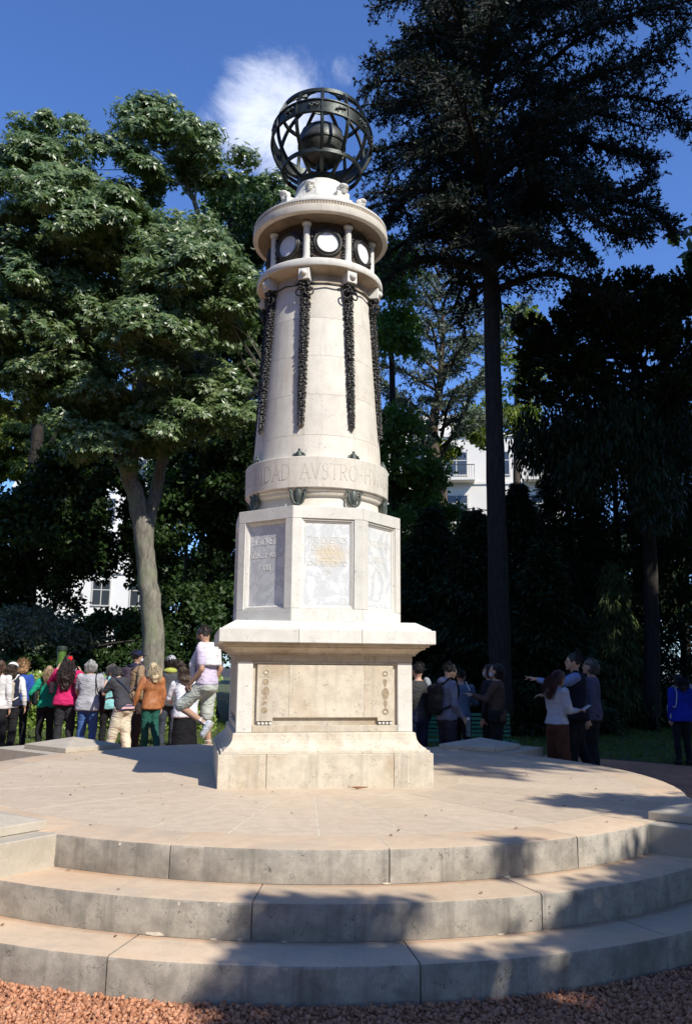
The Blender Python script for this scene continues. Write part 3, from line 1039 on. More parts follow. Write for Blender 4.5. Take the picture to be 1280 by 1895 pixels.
# tulip bud: outline drawn on the photo, swelling cup with two curling side petals
bm = bmesh.new()
prof = [(0.0, 0), (0.016, 0.004), (0.030, 0.02), (0.044, 0.055), (0.050, 0.09), (0.046, 0.125), (0.036, 0.15), (0.0, 0.155)]
cup = lathe('bud_cup', prof, 18)
for v in cup.vertices:
    a = math.atan2(v.co.x, -v.co.y)
    k = 1 + 0.10 * math.cos(3 * a)
    v.co.x *= k
    v.co.y *= 0.75 * k
side_v, side_f = [], []
for s in (-1, 1):
    pts = spline([(s * 0.006, -0.012, 0.004), (s * 0.040, -0.020, 0.020), (s * 0.062, -0.02, 0.075), (s * 0.062, -0.02, 0.115), (s * 0.080, -0.024, 0.140), (s * 0.094, -0.022, 0.134)], 5)
    V, F = tube_np(pts, lerp_list([0.010, 0.014, 0.014, 0.012, 0.010, 0.004], len(pts)), 7)
    k = len(side_v)
    side_v += V
    side_f += [tuple(i + k for i in q) for q in F]
side = mesh_py('bud_petal', side_v, side_f, True)
bead = bpy.data.meshes.new('bud_tip')
bm = bmesh.new()
bmesh.ops.create_uvsphere(bm, u_segments=10, v_segments=8, radius=0.016)
bead = bm_mesh('bud_tip', bm, True)
capm = lathe('cap_boss', [(0.0, 0.085), (0.010, 0.083), (0.014, 0.072), (0.011, 0.064), (0.022, 0.055), (0.030, 0.035), (0.034, 0.01), (0.034, 0.0), (0, 0)], 14)
capw_v, capw_f = [], []
for s in (-1, 1):
    V, F = tube_np([(s * 0.020, 0, 0.045), (s * 0.045, -0.004, 0.030), (s * 0.060, -0.004, 0.004)], [0.012, 0.014, 0.010], 6)
    k = len(capw_v)
    capw_v += V
    capw_f += [tuple(i + k for i in q) for q in F]
capw = mesh_py('cap_wing', capw_v, capw_f, True)


def polar(o, az, r, z):
    o.location = (r * math.sin(az), -r * math.cos(az), z - PZ)
    o.rotation_euler = (0, 0, az)
    return o


CORN = [R(22.5 + 45 * k) for k in range(8)]
for az in CORN:
    t = polar(link('bronze_bud', cup, M['patina'], mon), az, 0.672, 3.022)
    link('bud_petal', side, M['patina'], t)
    link('bud_tip', bead, M['patina'], t, (0, -0.012, 0.005))
    t = polar(link('bronze_cap', capm, M['patina'], mon), az, 0.672, 3.4735)
    link('cap_wing', capw, M['patina'], t)

# tapering shaft in courses
def shaft_r(z):
    return 0.6445 - (z - 3.50) * 0.0668


cz = [3.4745, 3.70, 4.11, 4.51, 4.91, 5.272]
for za, zb in zip(cz, cz[1:]):
    for k in range(8):
        a = 22.5 + 45 * k + 3.0
        ra, rb = shaft_r(za), shaft_r(zb)
        pr = [(ra - 0.12, za + 0.0012), (ra, za + 0.0012), (rb, zb - 0.0012), (rb - 0.12, zb - 0.0012)]
        mpart('shaft_block', sweep('shaft_block', pr, R(a) + 0.0010, R(a + 45) - 0.0010, R(2.5)), M['lime_top'])
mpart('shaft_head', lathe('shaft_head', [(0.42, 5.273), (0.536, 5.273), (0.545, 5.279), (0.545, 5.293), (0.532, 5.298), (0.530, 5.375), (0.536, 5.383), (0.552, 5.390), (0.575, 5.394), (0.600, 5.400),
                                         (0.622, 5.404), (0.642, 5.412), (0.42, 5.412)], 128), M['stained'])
for k in range(8):
    pr = [(0.45, 5.4135), (0.640, 5.4135), (0.652, 5.417), (0.6575, 5.428), (0.6585, 5.462), (0.654, 5.482), (0.642, 5.494), (0.622, 5.502), (0.585, 5.512), (0.45, 5.514)]
    mpart('cornice_block', sweep('cornice_block', pr, R(45 * k) + 0.001, R(45 * k + 45) - 0.001, R(2)), M['lime_white'])
# dial storey
mpart('dial_drum', lathe('dial_drum', [(0, 5.515), (0.528, 5.515), (0.528, 5.93), (0, 5.93)], 96), M['mosaic'])
col = lathe('colonnette', [(0, 0), (0.046, 0), (0.046, 0.022), (0.038, 0.03), (0.0355, 0.045), (0.0345, 0.345), (0.038, 0.36), (0.036, 0.368), (0.050, 0.385), (0.050, 0.404), (0, 0.404)], 24)
ringm = lathe('dial_frame', [(0.108, 0.0), (0.108, 0.030), (0.113, 0.040), (0.120, 0.044), (0.126, 0.040), (0.130, 0.030), (0.140, 0.030), (0.147, 0.022), (0.150, 0.0)], 48)
face = lathe('dial_face', [(0, 0.020), (0.109, 0.020), (0.109, 0.0), (0, 0.0)], 48)
for az in CORN:
    polar(link('colonnette', col, M['lime_white'], mon), az, 0.545, 5.5155)


def knot(name, n, seed):
    """a small cluster of leaves and berries beside the dials"""
    rg = random.Random(seed)
    bm = bmesh.new()
    for i in range(n):
        t = i / (n - 1)
        z = -0.12 + 0.25 * t
        for s in (-1, 1):
            m = Matrix.Translation((rg.uniform(-0.012, 0.012), -rg.uniform(0.0, 0.02), z + s * 0.004)) @ Matrix.Rotation(rg.uniform(0, 6), 4, 'Y') @ Matrix.Diagonal((1.5, 0.8, 0.8, 1))
            bmesh.ops.create_icosphere(bm, subdivisions=1, radius=rg.uniform(0.012, 0.019), matrix=m)
    return bm_mesh(name, bm, True)


knotm = knot('dial_foliage', 9, 3)
for k in range(8):
    az = R(45 * k)
    d = polar(link('dial_frame', ringm, M['blackbronze'], mon), az, 0.520, 5.715)
    d.rotation_euler = (Matrix.Rotation(az, 3, 'Z') @ Matrix.Rotation(R(90), 3, 'X')).to_euler()
    link('dial_face', face, M['enamel'], d)
    for s in (-1, 1):
        a2 = az + s * 0.305
        polar(link('dial_foliage', knotm, M['blackbronze'], mon), a2, 0.530, 5.70)
mpart('soffit', lathe('soffit', [(0, 5.9315), (0.560, 5.9315), (0.575, 5.936), (0.60, 5.944), (0.648, 5.9495), (0.660, 5.953), (0, 5.953)], 128), M['grime_shade'])
for k in range(8):
    a = 45 * k + 6
    pr = [(0.45, 5.9545), (0.695, 5.9545), (0.708, 5.958), (0.7118, 5.966), (0.7122, 6.034), (0.700, 6.037), (0.45, 6.037)]
    mpart('upper_cornice_block', sweep('upper_cornice_block', pr, R(a) + 0.001, R(a + 45) - 0.001, R(2)), M['lime_top'])
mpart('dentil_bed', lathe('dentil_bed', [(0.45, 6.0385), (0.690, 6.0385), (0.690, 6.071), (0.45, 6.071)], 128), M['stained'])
dv, df = [], []
for i in range(150):
    a = 2 * PI * i / 150
    bm_ = Matrix.Rotation(a, 4, 'Z')
    k = len(dv)
    for (x, y, z) in ((-0.009, -0.702, 6.040), (0.009, -0.702, 6.040), (0.009, -0.688, 6.040), (-0.009, -0.688, 6.040), (-0.009, -0.702, 6.069), (0.009, -0.702, 6.069), (0.009, -0.688, 6.069), (-0.009, -0.688, 6.069)):
        dv.append(bm_ @ Vector((x, y, z)))
    df += [tuple(k + i for i in q) for q in ((0, 3, 2, 1), (4, 5, 6, 7), (0, 1, 5, 4), (1, 2, 6, 5), (2, 3, 7, 6), (3, 0, 4, 7))]
tag(mpart('dentil_course', mesh_py('dentil_course', dv, df), M['stained']), kind='stuff')
mpart('top_rim', lathe('top_rim', [(0.45, 6.0725), (0.699, 6.0725), (0.7045, 6.080), (0.704, 6.098), (0.695, 6.106), (0.650, 6.118), (0.600, 6.140), (0.560, 6.170), (0.550, 6.195), (0.545, 6.215),
                                   (0.505, 6.225), (0.495, 6.245), (0.470, 6.275), (0.430, 6.310), (0.400, 6.330), (0.20, 6.331)], 128), M['lime_white'])
mpart('sphere_base', lathe('sphere_base', [(0, 6.332), (0.385, 6.332), (0.360, 6.365), (0.325, 6.405), (0.300, 6.45), (0.284, 6.50), (0.268, 6.56), (0.262, 6.598), (0, 6.600)], 96), M['lime_white'])


def mask_mesh():
    bm = bmesh.new()
    add_box(bm, -0.075, 0.075, -0.03, 0.09, -0.09, -0.01, 0.006)
    add_box(bm, -0.105, 0.105, -0.045, 0.09, -0.12, -0.085, 0.006)
    for (x, y, z, sx, sy, sz) in ((0, -0.01, 0.025, 0.045, 0.045, 0.050), (0, -0.03, 0.045, 0.055, 0.045, 0.030), (0, -0.052, 0.022, 0.011, 0.014, 0.020),
                                  (-0.020, -0.047, 0.032, 0.012, 0.010, 0.009), (0.020, -0.047, 0.032, 0.012, 0.010, 0.009), (0, -0.048, -0.004, 0.020, 0.012, 0.010),
                                  (-0.048, 0, 0.02, 0.014, 0.03, 0.034), (0.048, 0, 0.02, 0.014, 0.03, 0.034), (0.0, -0.035, -0.018, 0.026, 0.022, 0.014)):
        bmesh.ops.create_icosphere(bm, subdivisions=2, radius=1.0, matrix=Matrix.Translation((x, y, z)) @ Matrix.Diagonal((sx, sy, sz, 1)))
    return bm_mesh('carved_mask', bm, False)


maskm = mask_mesh()
for az in CORN:
    polar(link('carved_mask', maskm, M['lime_white'], mon), az, 0.425, 6.372)

# bosses, wreath rings, garlands and swags
def garland_mesh():
    rg = random.Random(5)
    V, F = [], []
    z0, z1 = 5.255, 3.815
    zw = 5.265

    def base(z):
        return shaft_r(z)
    # core
    pts = [(0, -(base(z0 + (z1 - z0) * t) + 0.018), z0 + (z1 - z0) * t) for t in np.linspace(0, 1, 14)]
    Vt, Ft = tube_np(pts, lerp_list([0.034, 0.036, 0.032, 0.028, 0.022, 0.010], 14), 8)
    V += Vt
    F += Ft
    n = 62
    for i in range(n):
        t = i / (n - 1)
        z = z0 + (z1 - z0) * t
        w = (0.050, 0.052, 0.046, 0.040, 0.034, 0.020)
        wd = np.interp(t, np.linspace(0, 1, 6), w)
        for k in range(7):
            a = R(-90 + 30 * k + rg.uniform(-10, 10) + (15 if i % 2 else 0))
            ox, oy = math.sin(a), -math.cos(a)
            c = Vector((ox * wd * 0.62, -(base(z) + 0.016) + oy * wd * 0.62, z + rg.uniform(-0.008, 0.008)))
            d = Vector((ox * 0.55, oy * 0.55, -0.85)).normalized()
            s = Vector((oy, -ox, 0)).normalized() * -1
            nrm_ = Vector((ox, oy, 0.3)).normalized()
            L = rg.uniform(0.030, 0.044)
            W = rg.uniform(0.010, 0.016)
            q = len(V)
            V += [c, c + d * L * 0.45 + s * W + nrm_ * 0.002, c + d * L + nrm_ * 0.006, c + d * L * 0.45 - s * W + nrm_ * 0.002, c + d * L * 0.45 + nrm_ * 0.010]
            F += [(q, q + 1, q + 4), (q + 1, q + 2, q + 4), (q + 2, q + 3, q + 4), (q + 3, q, q + 4)]
        if i % 2 == 0:
            k = len(V)
            bm = bmesh.new()
            bmesh.ops.create_icosphere(bm, subdivisions=1, radius=rg.uniform(0.011, 0.015),
                                       matrix=Matrix.Translation((rg.uniform(-0.6, 0.6) * wd, -(base(z) + 0.018 + wd * 0.75), z)))
            V += [v.co.copy() for v in bm.verts]
            bm.verts.index_update()
            F += [tuple(v.index + k for v in f.verts) for f in bm.faces]
            bm.free()
    return mesh_py('garland', V, F)


gm = garland_mesh()
bm = bmesh.new()
add_box(bm, -0.056, 0.056, -0.635, -0.52, 5.280, 5.400, 0.006)
bossm = bm_mesh('boss_block', bm)
bm = bmesh.new()
bmesh.ops.create_uvsphere(bm, u_segments=20, v_segments=12, radius=0.036, matrix=Matrix.Translation((0, -0.634, 5.343)))
knobm = bm_mesh('boss_knob', bm, True)


def torus(name, R_, r_, mat4, seg=28, sides=8):
    pts = [mat4 @ Vector((R_ * math.cos(2 * PI * i / seg), 0, R_ * math.sin(2 * PI * i / seg))) for i in range(seg)]
    V, F = [], []
    c = mat4 @ Vector((0, 0, 0))
    nrm_ = (mat4 @ Vector((0, 1, 0)) - c).normalized()
    for p in pts:
        o = (p - c).normalized()
        for k in range(sides):
            a = 2 * PI * k / sides
            V.append(p + (o * math.cos(a) + nrm_ * math.sin(a)) * r_)
    for i in range(seg):
        j = (i + 1) % seg
        for k in range(sides):
            q = (k + 1) % sides
            F.append((i * sides + k, j * sides + k, j * sides + q, i * sides + q))
    return mesh_py(name, V, F, True)


wm = []
for s in (-1, 1):
    wm.append(torus('wreath_ring', 0.042, 0.008, Matrix.Translation((s * 0.048, -0.60, 5.165)) @ Matrix.Rotation(s * 0.3, 4, 'Z')))
bm = bmesh.new()
rg = random.Random(9)
for i in range(26):
    a = rg.uniform(0, 2 * PI)
    bmesh.ops.create_icosphere(bm, subdivisions=1, radius=rg.uniform(0.014, 0.024),
                               matrix=Matrix.Translation((0.045 * math.cos(a), -0.59 - rg.uniform(0, 0.035), 5.225 + rg.uniform(-0.05, 0.05))) @ Matrix.Diagonal((1, 0.8, 0.8, 1)))
headm = bm_mesh('garland_head', bm, True)
# swag between two bosses, beads on a cord
swag_v, swag_f = [], []
n = 26
cord = []
for i in range(n):
    t = i / (n - 1)
    a = R(22.5) + R(45) * t
    z = 5.292 - 0.035 * math.sin(PI * t) ** 0.5 * (1 - 0.25 * math.cos(4 * PI * t))
    cord.append(Vector((0.562 * math.sin(a), -0.562 * math.cos(a), z)))
V, F = tube_np(cord, 0.0075, 6)
swag_v += V
swag_f += F
for i in (1, 2, 3, 4, 5, 20, 21, 22, 23, 24):
    bm = bmesh.new()
    bmesh.ops.create_icosphere(bm, subdivisions=1, radius=0.017, matrix=Matrix.Translation(cord[i]))
    k = len(swag_v)
    swag_v += [v.co.copy() for v in bm.verts]
    bm.verts.index_update()
    swag_f += [tuple(v.index + k for v in f.verts) for f in bm.faces]
    bm.free()
swagm = mesh_py('swag', swag_v, swag_f, True)
for k, az in enumerate(CORN):
    b_ = mpart('boss_block', bossm, M['lime_white'], None, az)
    link('boss_knob', knobm, M['lime_white'], b_)
    g_ = mpart('garland', gm, M['blackbronze'], None, az)
    link('garland_head', headm, M['blackbronze'], g_)
    for w_ in wm:
        link('wreath_ring', w_, M['blackbronze'], g_)
    mpart('swag', swagm, M['blackbronze'], None, R(45 * k))

# armillary sphere
arm = mpart('bronze_dish', lathe('bronze_dish', [(0, 6.601), (0.225, 6.602), (0.236, 6.625), (0.256, 6.672), (0.250, 6.682), (0.215, 6.672), (0.0, 6.655)], 72), M['bronze'])
SC, SR = 7.165, 0.552


def band(name, rad, half_h, th, tilt=None, mat='bronze', flange=0.0):
    pr = [(rad - th, -half_h), (rad, -half_h), (rad, half_h), (rad - th, half_h)]
    if flange:
        pr = [(rad - th, -half_h), (rad + flange, -half_h), (rad + flange, -half_h + 0.014), (rad, -half_h + 0.016), (rad, half_h - 0.016), (rad + flange, half_h - 0.014),
              (rad + flange, half_h), (rad - th, half_h)]
    me = sweep(name, pr, 0, 2 * PI, R(3.75), closed=True)
    o = mpart(name, me, M[mat])
    o.location = (0, 0, SC - PZ)
    if tilt:
        o.rotation_euler = tilt
    return o


eq = band('equator_band', 0.541, 0.084, 0.014, (R(-7.5), R(4), 0), 'bronze', 0.013)
for zz in (-0.352, 0.330):
    o = band('tropic_ring', math.sqrt(SR ** 2 - zz ** 2) + 0.004, 0.020, 0.024)
    o.location.z += zz
o = band('polar_ring', 0.20, 0.014, 0.018)
o.location.z += 0.512
# meridian ribs, T-section arcs from the dish to the polar ring
ribv, ribf = [], []
m = 40
lat0, lat1 = R(-66), R(70)
pr = [(0.0, -0.019), (0.014, -0.019), (0.014, -0.008), (0.030, -0.008), (0.030, 0.008), (0.014, 0.008), (0.014, 0.019), (0.0, 0.019)]
for i in range(m + 1):
    la = lat0 + (lat1 - lat0) * i / m
    for (dr, dx) in pr:
        rr_ = SR - 0.026 + dr
        ribv.append((dx, -rr_ * math.cos(la), rr_ * math.sin(la)))
k8 = len(pr)
for i in range(m):
    for j in range(k8):
        ribf.append((i * k8 + j, i * k8 + (j + 1) % k8, (i + 1) * k8 + (j + 1) % k8, (i + 1) * k8 + j))
ribm = mesh_py('meridian_rib', ribv, ribf)
for k in range(12):
    o = mpart('meridian_rib', ribm, M['bronze'], None, R(-8.0 + 30 * k))
    o.location = (0, 0, SC - PZ)
# globe inside with collar and raised band
gl = mpart('inner_globe', lathe('inner_globe', [(0, -0.30), (0.06, -0.30), (0.07, -0.25)] + [(0.254 * math.cos(R(a)), 0.254 * math.sin(R(a))) for a in range(-72, 91, 6)], 72), M['globe'])
gl.location = (0, 0, 7.14 - PZ)
for (za, rad) in ((0.135, 0.218), (-0.02, 0.256)):
    o = band('globe_ring', rad + 0.006, 0.010, 0.012)
    o.location.z = 7.14 - PZ + za
o = band('globe_meridian', 0.262, 0.016, 0.010, (R(90), 0, R(6)))
o.location.z = 7.14 - PZ
tube('globe_axis', [(0, 0, 6.66 - PZ), (0, 0, 6.92 - PZ)], 0.05, M['bronze'], mon, 16)
# little cast zodiac figures on the band
for k, az in enumerate([R(-17.5 + 30 * i) for i in range(12)]):
    rg = random.Random(40 + k)
    bm = bmesh.new()
    nb = 6
    for i in range(nb):
        t = i / (nb - 1) - 0.5
        bmesh.ops.create_icosphere(bm, subdivisions=1, radius=1,
                                   matrix=Matrix.Translation((t * 0.10, -0.004 - rg.random() * 0.006, rg.uniform(-0.012, 0.016))) @ Matrix.Rotation(rg.uniform(-0.6, 0.6), 4, 'Y')
                                   @ Matrix.Diagonal((rg.uniform(0.012, 0.024), 0.013, rg.uniform(0.008, 0.017), 1)))
    for i in range(4):
        t = (i - 1.5) * 0.025
        bmesh.ops.create_icosphere(bm, subdivisions=1, radius=1, matrix=Matrix.Translation((t, -0.003, -0.026 + (0.058 if i % 2 else 0))) @ Matrix.Diagonal((0.005, 0.006, 0.018, 1)))
    o = polar(link('zodiac_relief', bm_mesh('zodiac_relief', bm, True), M['patina'], eq), az, 0.545, PZ)
    o.rotation_euler = (0, rg.uniform(-0.25, 0.25), az)

# twig and fallen leaves
tw = tube('brown_twig', [at(644, 1456, 7.2), at(660, 1457.5, 7.2), at(681, 1456.5, 7.22)], [0.004, 0.011, 0.003], M['dryleaf'], None, 6)
for v in tw.data.vertices:
    v.co.z = max(v.co.z, PZ + 0.001)
tag(tw, 'flat brown twig lying at the foot of the pedestal', 'twig')
V, F = [], []
for i in range(150):
    a, r = random.uniform(0, 2 * PI), math.sqrt(random.uniform(1.5, 15.2))
    if abs(r * math.cos(a)) < 0.98 and abs(r * math.sin(a)) < 0.98:
        continue
    z = PZ if r < R0 - 0.03 else (H2 if R0 + 0.03 < r < R1 - 0.04 else (H1 if R1 + 0.03 < r < R2_ - 0.03 else None))
    if z is None:
        continue
    c = Vector((CX + r * math.cos(a), CY + r * math.sin(a), z + 0.004))
    an = random.uniform(0, 6.28)
    s = random.uniform(0.006, 0.017)
    d, e = Vector((math.cos(an), math.sin(an), 0)) * s, Vector((-math.sin(an), math.cos(an), 0)) * s * 0.6
    k = len(V)
    V += [c - d, c + e + Vector((0, 0, s * 0.5)), c + d + Vector((0, 0, s * 0.3)), c - e + Vector((0, 0, s * 0.2))]
    F.append((k, k + 1, k + 2, k + 3))
tag(link('leaf_litter', mesh_py('leaf_litter', V, F), M['dryleaf']), 'scattered small dry leaves on the platform and steps', 'leaves', kind='stuff')

# crushed brick in front of the steps
def gravel_stones():
    n = 150000
    x = rng.uniform(-2.7, 3.1, n)
    y = rng.uniform(3.6, 6.2, n)
    d = np.hypot(x - CX, y - CY)
    keep = (d > R2_ + 0.004) & (np.abs(x) < 0.47 * y + 0.4) & (d < R2_ + 0.75)
    x, y = x[keep], y[keep]
    n = len(x)
    s = 0.0042 + 0.0155 * rng.random(n) ** 4.0
    base = np.array([(-1, -1, -1), (1, -1, -1), (1, 1, -1), (-1, 1, -1), (-1, -1, 1), (1, -1, 1), (1, 1, 1), (-1, 1, 1)], float)
    v = base[None] * (1 + rng.uniform(-0.45, 0.3, (n, 8, 3)))
    v *= rng.uniform(0.6, 1.15, (n, 1, 3))
    q = rng.normal(size=(n, 4))
    q /= np.linalg.norm(q, axis=1)[:, None]
    w_, a, b, c = q.T
    Rm = np.stack([1 - 2 * (b * b + c * c), 2 * (a * b - c * w_), 2 * (a * c + b * w_), 2 * (a * b + c * w_), 1 - 2 * (a * a + c * c), 2 * (b * c - a * w_),
                   2 * (a * c - b * w_), 2 * (b * c + a * w_), 1 - 2 * (a * a + b * b)], 1).reshape(n, 3, 3)
    v = np.einsum('nij,nkj->nki', Rm, v) * s[:, None, None] * 0.62
    v += np.stack([x, y, s * 0.35 + rng.uniform(0, 0.012, n)], 1)[:, None, :]
    f = np.array([(0, 3, 2, 1), (4, 5, 6, 7), (0, 1, 5, 4), (1, 2, 6, 5), (2, 3, 7, 6), (3, 0, 4, 7)])
    F = (np.arange(n) * 8)[:, None, None] + f[None]
    return mesh_np('gravel', v.reshape(-1, 3), F.reshape(-1, 4))


tag(link('gravel', gravel_stones(), M['stones']), 'orange crushed brick gravel in front of the steps', 'gravel', kind='stuff')

mon.rotation_euler = (0, -0.0072, EPS)

# ------------------------------------------------------------------ buildings behind the trees
def facade(name, label, loc, w, h, dep, mat, floors, bays, rz=0.0, balconies=(), win=(1.2, 1.5), parapet=0.9, z_first=2.6, shutter=False, group=None):
    t = thing(name, label, 'building', loc, rz)
    box('wall', -w / 2, w / 2, 0, dep, -0.2, h, mat, t)
    box('parapet', -w / 2 - 0.15, w / 2 + 0.15, -0.15, dep + 0.15, h, h + 0.25, mat, t)
    fh = (h - z_first + 0.4) / floors
    for fl in range(floors):
        z = z_first + fl * fh
        box('string_course', -w / 2 - 0.08, w / 2 + 0.08, -0.10, 0, z - 0.75, z - 0.55, mat, t)
        for b in range(bays):
            x = -w / 2 + (b + 0.5) * w / bays
            bm = bmesh.new()
            fw = 0.09
            add_box(bm, x - win[0] / 2 - fw, x + win[0] / 2 + fw, -0.06, -0.001, z + win[1], z + win[1] + fw)
            add_box(bm, x - win[0] / 2 - fw, x + win[0] / 2 + fw, -0.09, -0.001, z - fw, z)
            add_box(bm, x - win[0] / 2 - fw, x - win[0] / 2, -0.06, -0.001, z, z + win[1])
            add_box(bm, x + win[0] / 2, x + win[0] / 2 + fw, -0.06, -0.001, z, z + win[1])
            add_box(bm, x - 0.03, x + 0.03, -0.05, -0.001, z, z + win[1])
            add_box(bm, x - win[0] / 2, x - 0.03, -0.045, -0.001, z + win[1] * 0.62, z + win[1] * 0.66)
            add_box(bm, x + 0.03, x + win[0] / 2, -0.045, -0.001, z + win[1] * 0.62, z + win[1] * 0.66)
            f = link('window', bm_mesh('window', bm), M['frame'], t)
            bm = bmesh.new()
            add_box(bm, x - win[0] / 2, x + win[0] / 2, -0.02, -0.003, z, z + win[1])
            link('pane', bm_mesh('pane', bm), M['glass'], f)
        if fl in balconies:
            for b in range(bays):
                if b % 2 == 0:
                    x = -w / 2 + (b + 0.5) * w / bays
                    bl = box('balcony', x - 1.3, x + 1.3, -1.1, -0.1, z - 0.62, z - 0.42, mat, t)
                    bm = bmesh.new()
                    for i in range(14):
                        xx = x - 1.25 + i * 2.5 / 13
                        add_box(bm, xx - 0.015, xx + 0.015, -1.07, -1.04, z - 0.42, z + 0.5)
                    add_box(bm, x - 1.28, x + 1.28, -1.09, -1.02, z + 0.5, z + 0.55)
                    link('railing', bm_mesh('railing', bm), M['iron'], bl)
    return t


pa = at(870, 800, 60)
facade('apartment_building', 'cream apartment building with balconies seen between the cedar trunk and the blue cedar', (8.4, 60, 0), 15.5, pa.z - 0.4, 12, M['facade'], 5, 5, R(-6), (1, 2, 3, 4), (1.5, 1.7))
facade('apartment_tower', 'upper stepped block of the cream apartment house with shallow windows', (5.6, 64, 0), 8.5, pa.z + 2.2, 9, M['facade'], 6, 3, R(-6), (5,), (1.4, 1.5))
facade('white_building', 'white building with shuttered windows glimpsed beside the grey forked trunk', (-17.5, 56, 0), 10.0, 16.5, 10, M['facade_white'], 5, 4, R(8), (), (1.1, 1.6))
tw_ = facade('office_tower', 'tall pale tower block cut by the right edge of the picture', (46.6, 84, 0), 13.6, at(1275, 268, 80).z, 2.0, M['facade_grey'], 16, 6, R(2), (), (1.5, 1.6))
low = facade('roof_terrace_block', 'lower pale block with a railed roof terrace at the right edge', (42.0, 80, 0), 10.4, at(1270, 522, 76).z, 1.2, M['facade_grey'], 11, 4, R(2), (), (1.5, 1.5))
bm = bmesh.new()
for i in range(36):
    x = -5.1 + i * 0.29
    add_box(bm, x - 0.02, x + 0.02, 0.02, 0.06, 0.25, 1.35)
for z in (0.5, 0.9, 1.33):
    add_box(bm, -5.15, 5.15, 0.0, 0.04, z, z + 0.05)
rl = link('railing', bm_mesh('railing', bm), M['frame'], low)
rl.location = (0, 0, at(1270, 522, 76).z)

# ------------------------------------------------------------------ foliage
def unit(v):
    return v / np.maximum(np.linalg.norm(v, axis=-1, keepdims=True), 1e-9)


def leaf_quads(c, d, s, length, width, fold=0.18):
    """c base points, d directions, s side vectors -> quads bent at the middle"""
    n = len(c)
    nrm_ = np.cross(d, s)
    L = length[:, None]
    W = width[:, None]
    v = np.empty((n, 4, 3))
    v[:, 0] = c
    v[:, 1] = c + d * L * 0.45 + s * W + nrm_ * W * fold
    v[:, 2] = c + d * L
    v[:, 3] = c + d * L * 0.45 - s * W + nrm_ * W * fold
    return v


def emit(name, quads, mat, parent, kind='stuff'):
    v = quads.reshape(-1, 3)
    f = np.arange(len(v)).reshape(-1, 4)
    o = link(name, mesh_np(name, v, f), mat, parent)
    if kind:
        o['kind'] = kind
    return o


def rdir(n):
    return unit(rng.normal(size=(n, 3)))


def clumps(c, r3, n, rc, up_bias=0.25, shell=0.55):
    """clump centres inside an ellipsoid, biased to its outside"""
    d = rdir(n)
    d[:, 2] = np.where(d[:, 2] < -0.35 - up_bias, -d[:, 2], d[:, 2])
    rad = shell + (1 - shell) * rng.random(n) ** 0.6
    return np.array(c)[None] + d * rad[:, None] * np.array(r3)[None], d, rc * rng.uniform(0.65, 1.3, n)


def palmate(P, out, size, leaflets=6, droop=0.55, slim=0.17):
    """drooping hands of leaflets at points P facing out"""
    n = len(P)
    ref = rdir(n)
    u = unit(np.cross(out, ref))
    w = np.cross(out, u)
    Q = []
    for k in range(leaflets):
        a = 2 * PI * k / leaflets + rng.uniform(-0.35, 0.35, n)
        rad = u * np.cos(a)[:, None] + w * np.sin(a)[:, None]
        d = unit(rad * 0.9 + out * 0.35 + np.array([0, 0, -droop])[None] + rng.normal(size=(n, 3)) * 0.12)
        s = unit(np.cross(d, out))
        L = size * rng.uniform(0.75, 1.25, n)
        Q.append(leaf_quads(P, d, s, L, L * slim))
    return np.concatenate(Q)


def sprays(P, out, size, n_leaf=5, slim=0.3, spread=0.9, droop=0.2):
    """small leafy twigs: leaves set around a point in all outward directions"""
    n = len(P)
    Q = []
    for k in range(n_leaf):
        d = unit(out * (1 - spread) + rdir(n) * spread + np.array([0, 0, -droop])[None])
        s = unit(np.cross(d, rdir(n)))
        L = size * rng.uniform(0.7, 1.3, n)
        off = rng.normal(size=(n, 3)) * size * 0.6
        Q.append(leaf_quads(P + off, d, s, L, L * slim))
    return np.concatenate(Q)


def crown_points(blobs, per_clump, squash=0.75, low=-0.35):
    """blobs [(centre, (rx,ry,rz), n_clumps, clump_radius)] -> sprig points and outward directions"""
    PP, OO = [], []
    for (c, r3, n, rc) in blobs:
        cc, dd, rr = clumps(c, r3, n, rc)
        k = per_clump
        d = rdir(n * k).reshape(n, k, 3)
        d = unit(d + dd[:, None, :] * 0.45 + np.array([0, 0, 0.35]))
        fl = d[:, :, 2] < low
        d[fl] *= -1
        rad = rr[:, None, None] * (0.72 + 0.28 * rng.random((n, k, 1))) * (1 + 0.18 * rng.normal(size=(n, k, 1)))
        p = cc[:, None, :] + d * rad * np.array([1, 1, squash])
        PP.append(p.reshape(-1, 3))
        OO.append(d.reshape(-1, 3))
    return np.concatenate(PP), np.concatenate(OO)


def pb(px, py, d, rx, ry, n, rc, depth=0.9):
    """blob given by where it is seen (pixel centre, distance, pixel radii)"""
    c = at(px, py, d)
    zc = d * math.cos(PITCH) + (c.z - EYE) * math.sin(PITCH)
    k = zc / FPX
    return ((c.x, c.y, c.z), (rx * k, max(rx, ry) * k * depth, ry * k), n, rc)


def limbs(parent, specs, mat, name='branch'):
    for i, (pts, rad) in enumerate(specs):
        sp = spline(pts, 5)
        rr = lerp_list(rad, len(sp))
        sp = [p + Vector((random.uniform(-1, 1), random.uniform(-1, 1), 0)) * 0.12 * r for p, r in zip(sp, rr)]
        tube(name if i else 'trunk', sp, rr, mat, parent, 14 if rr[0] > 0.1 else 6, 0.07, i)


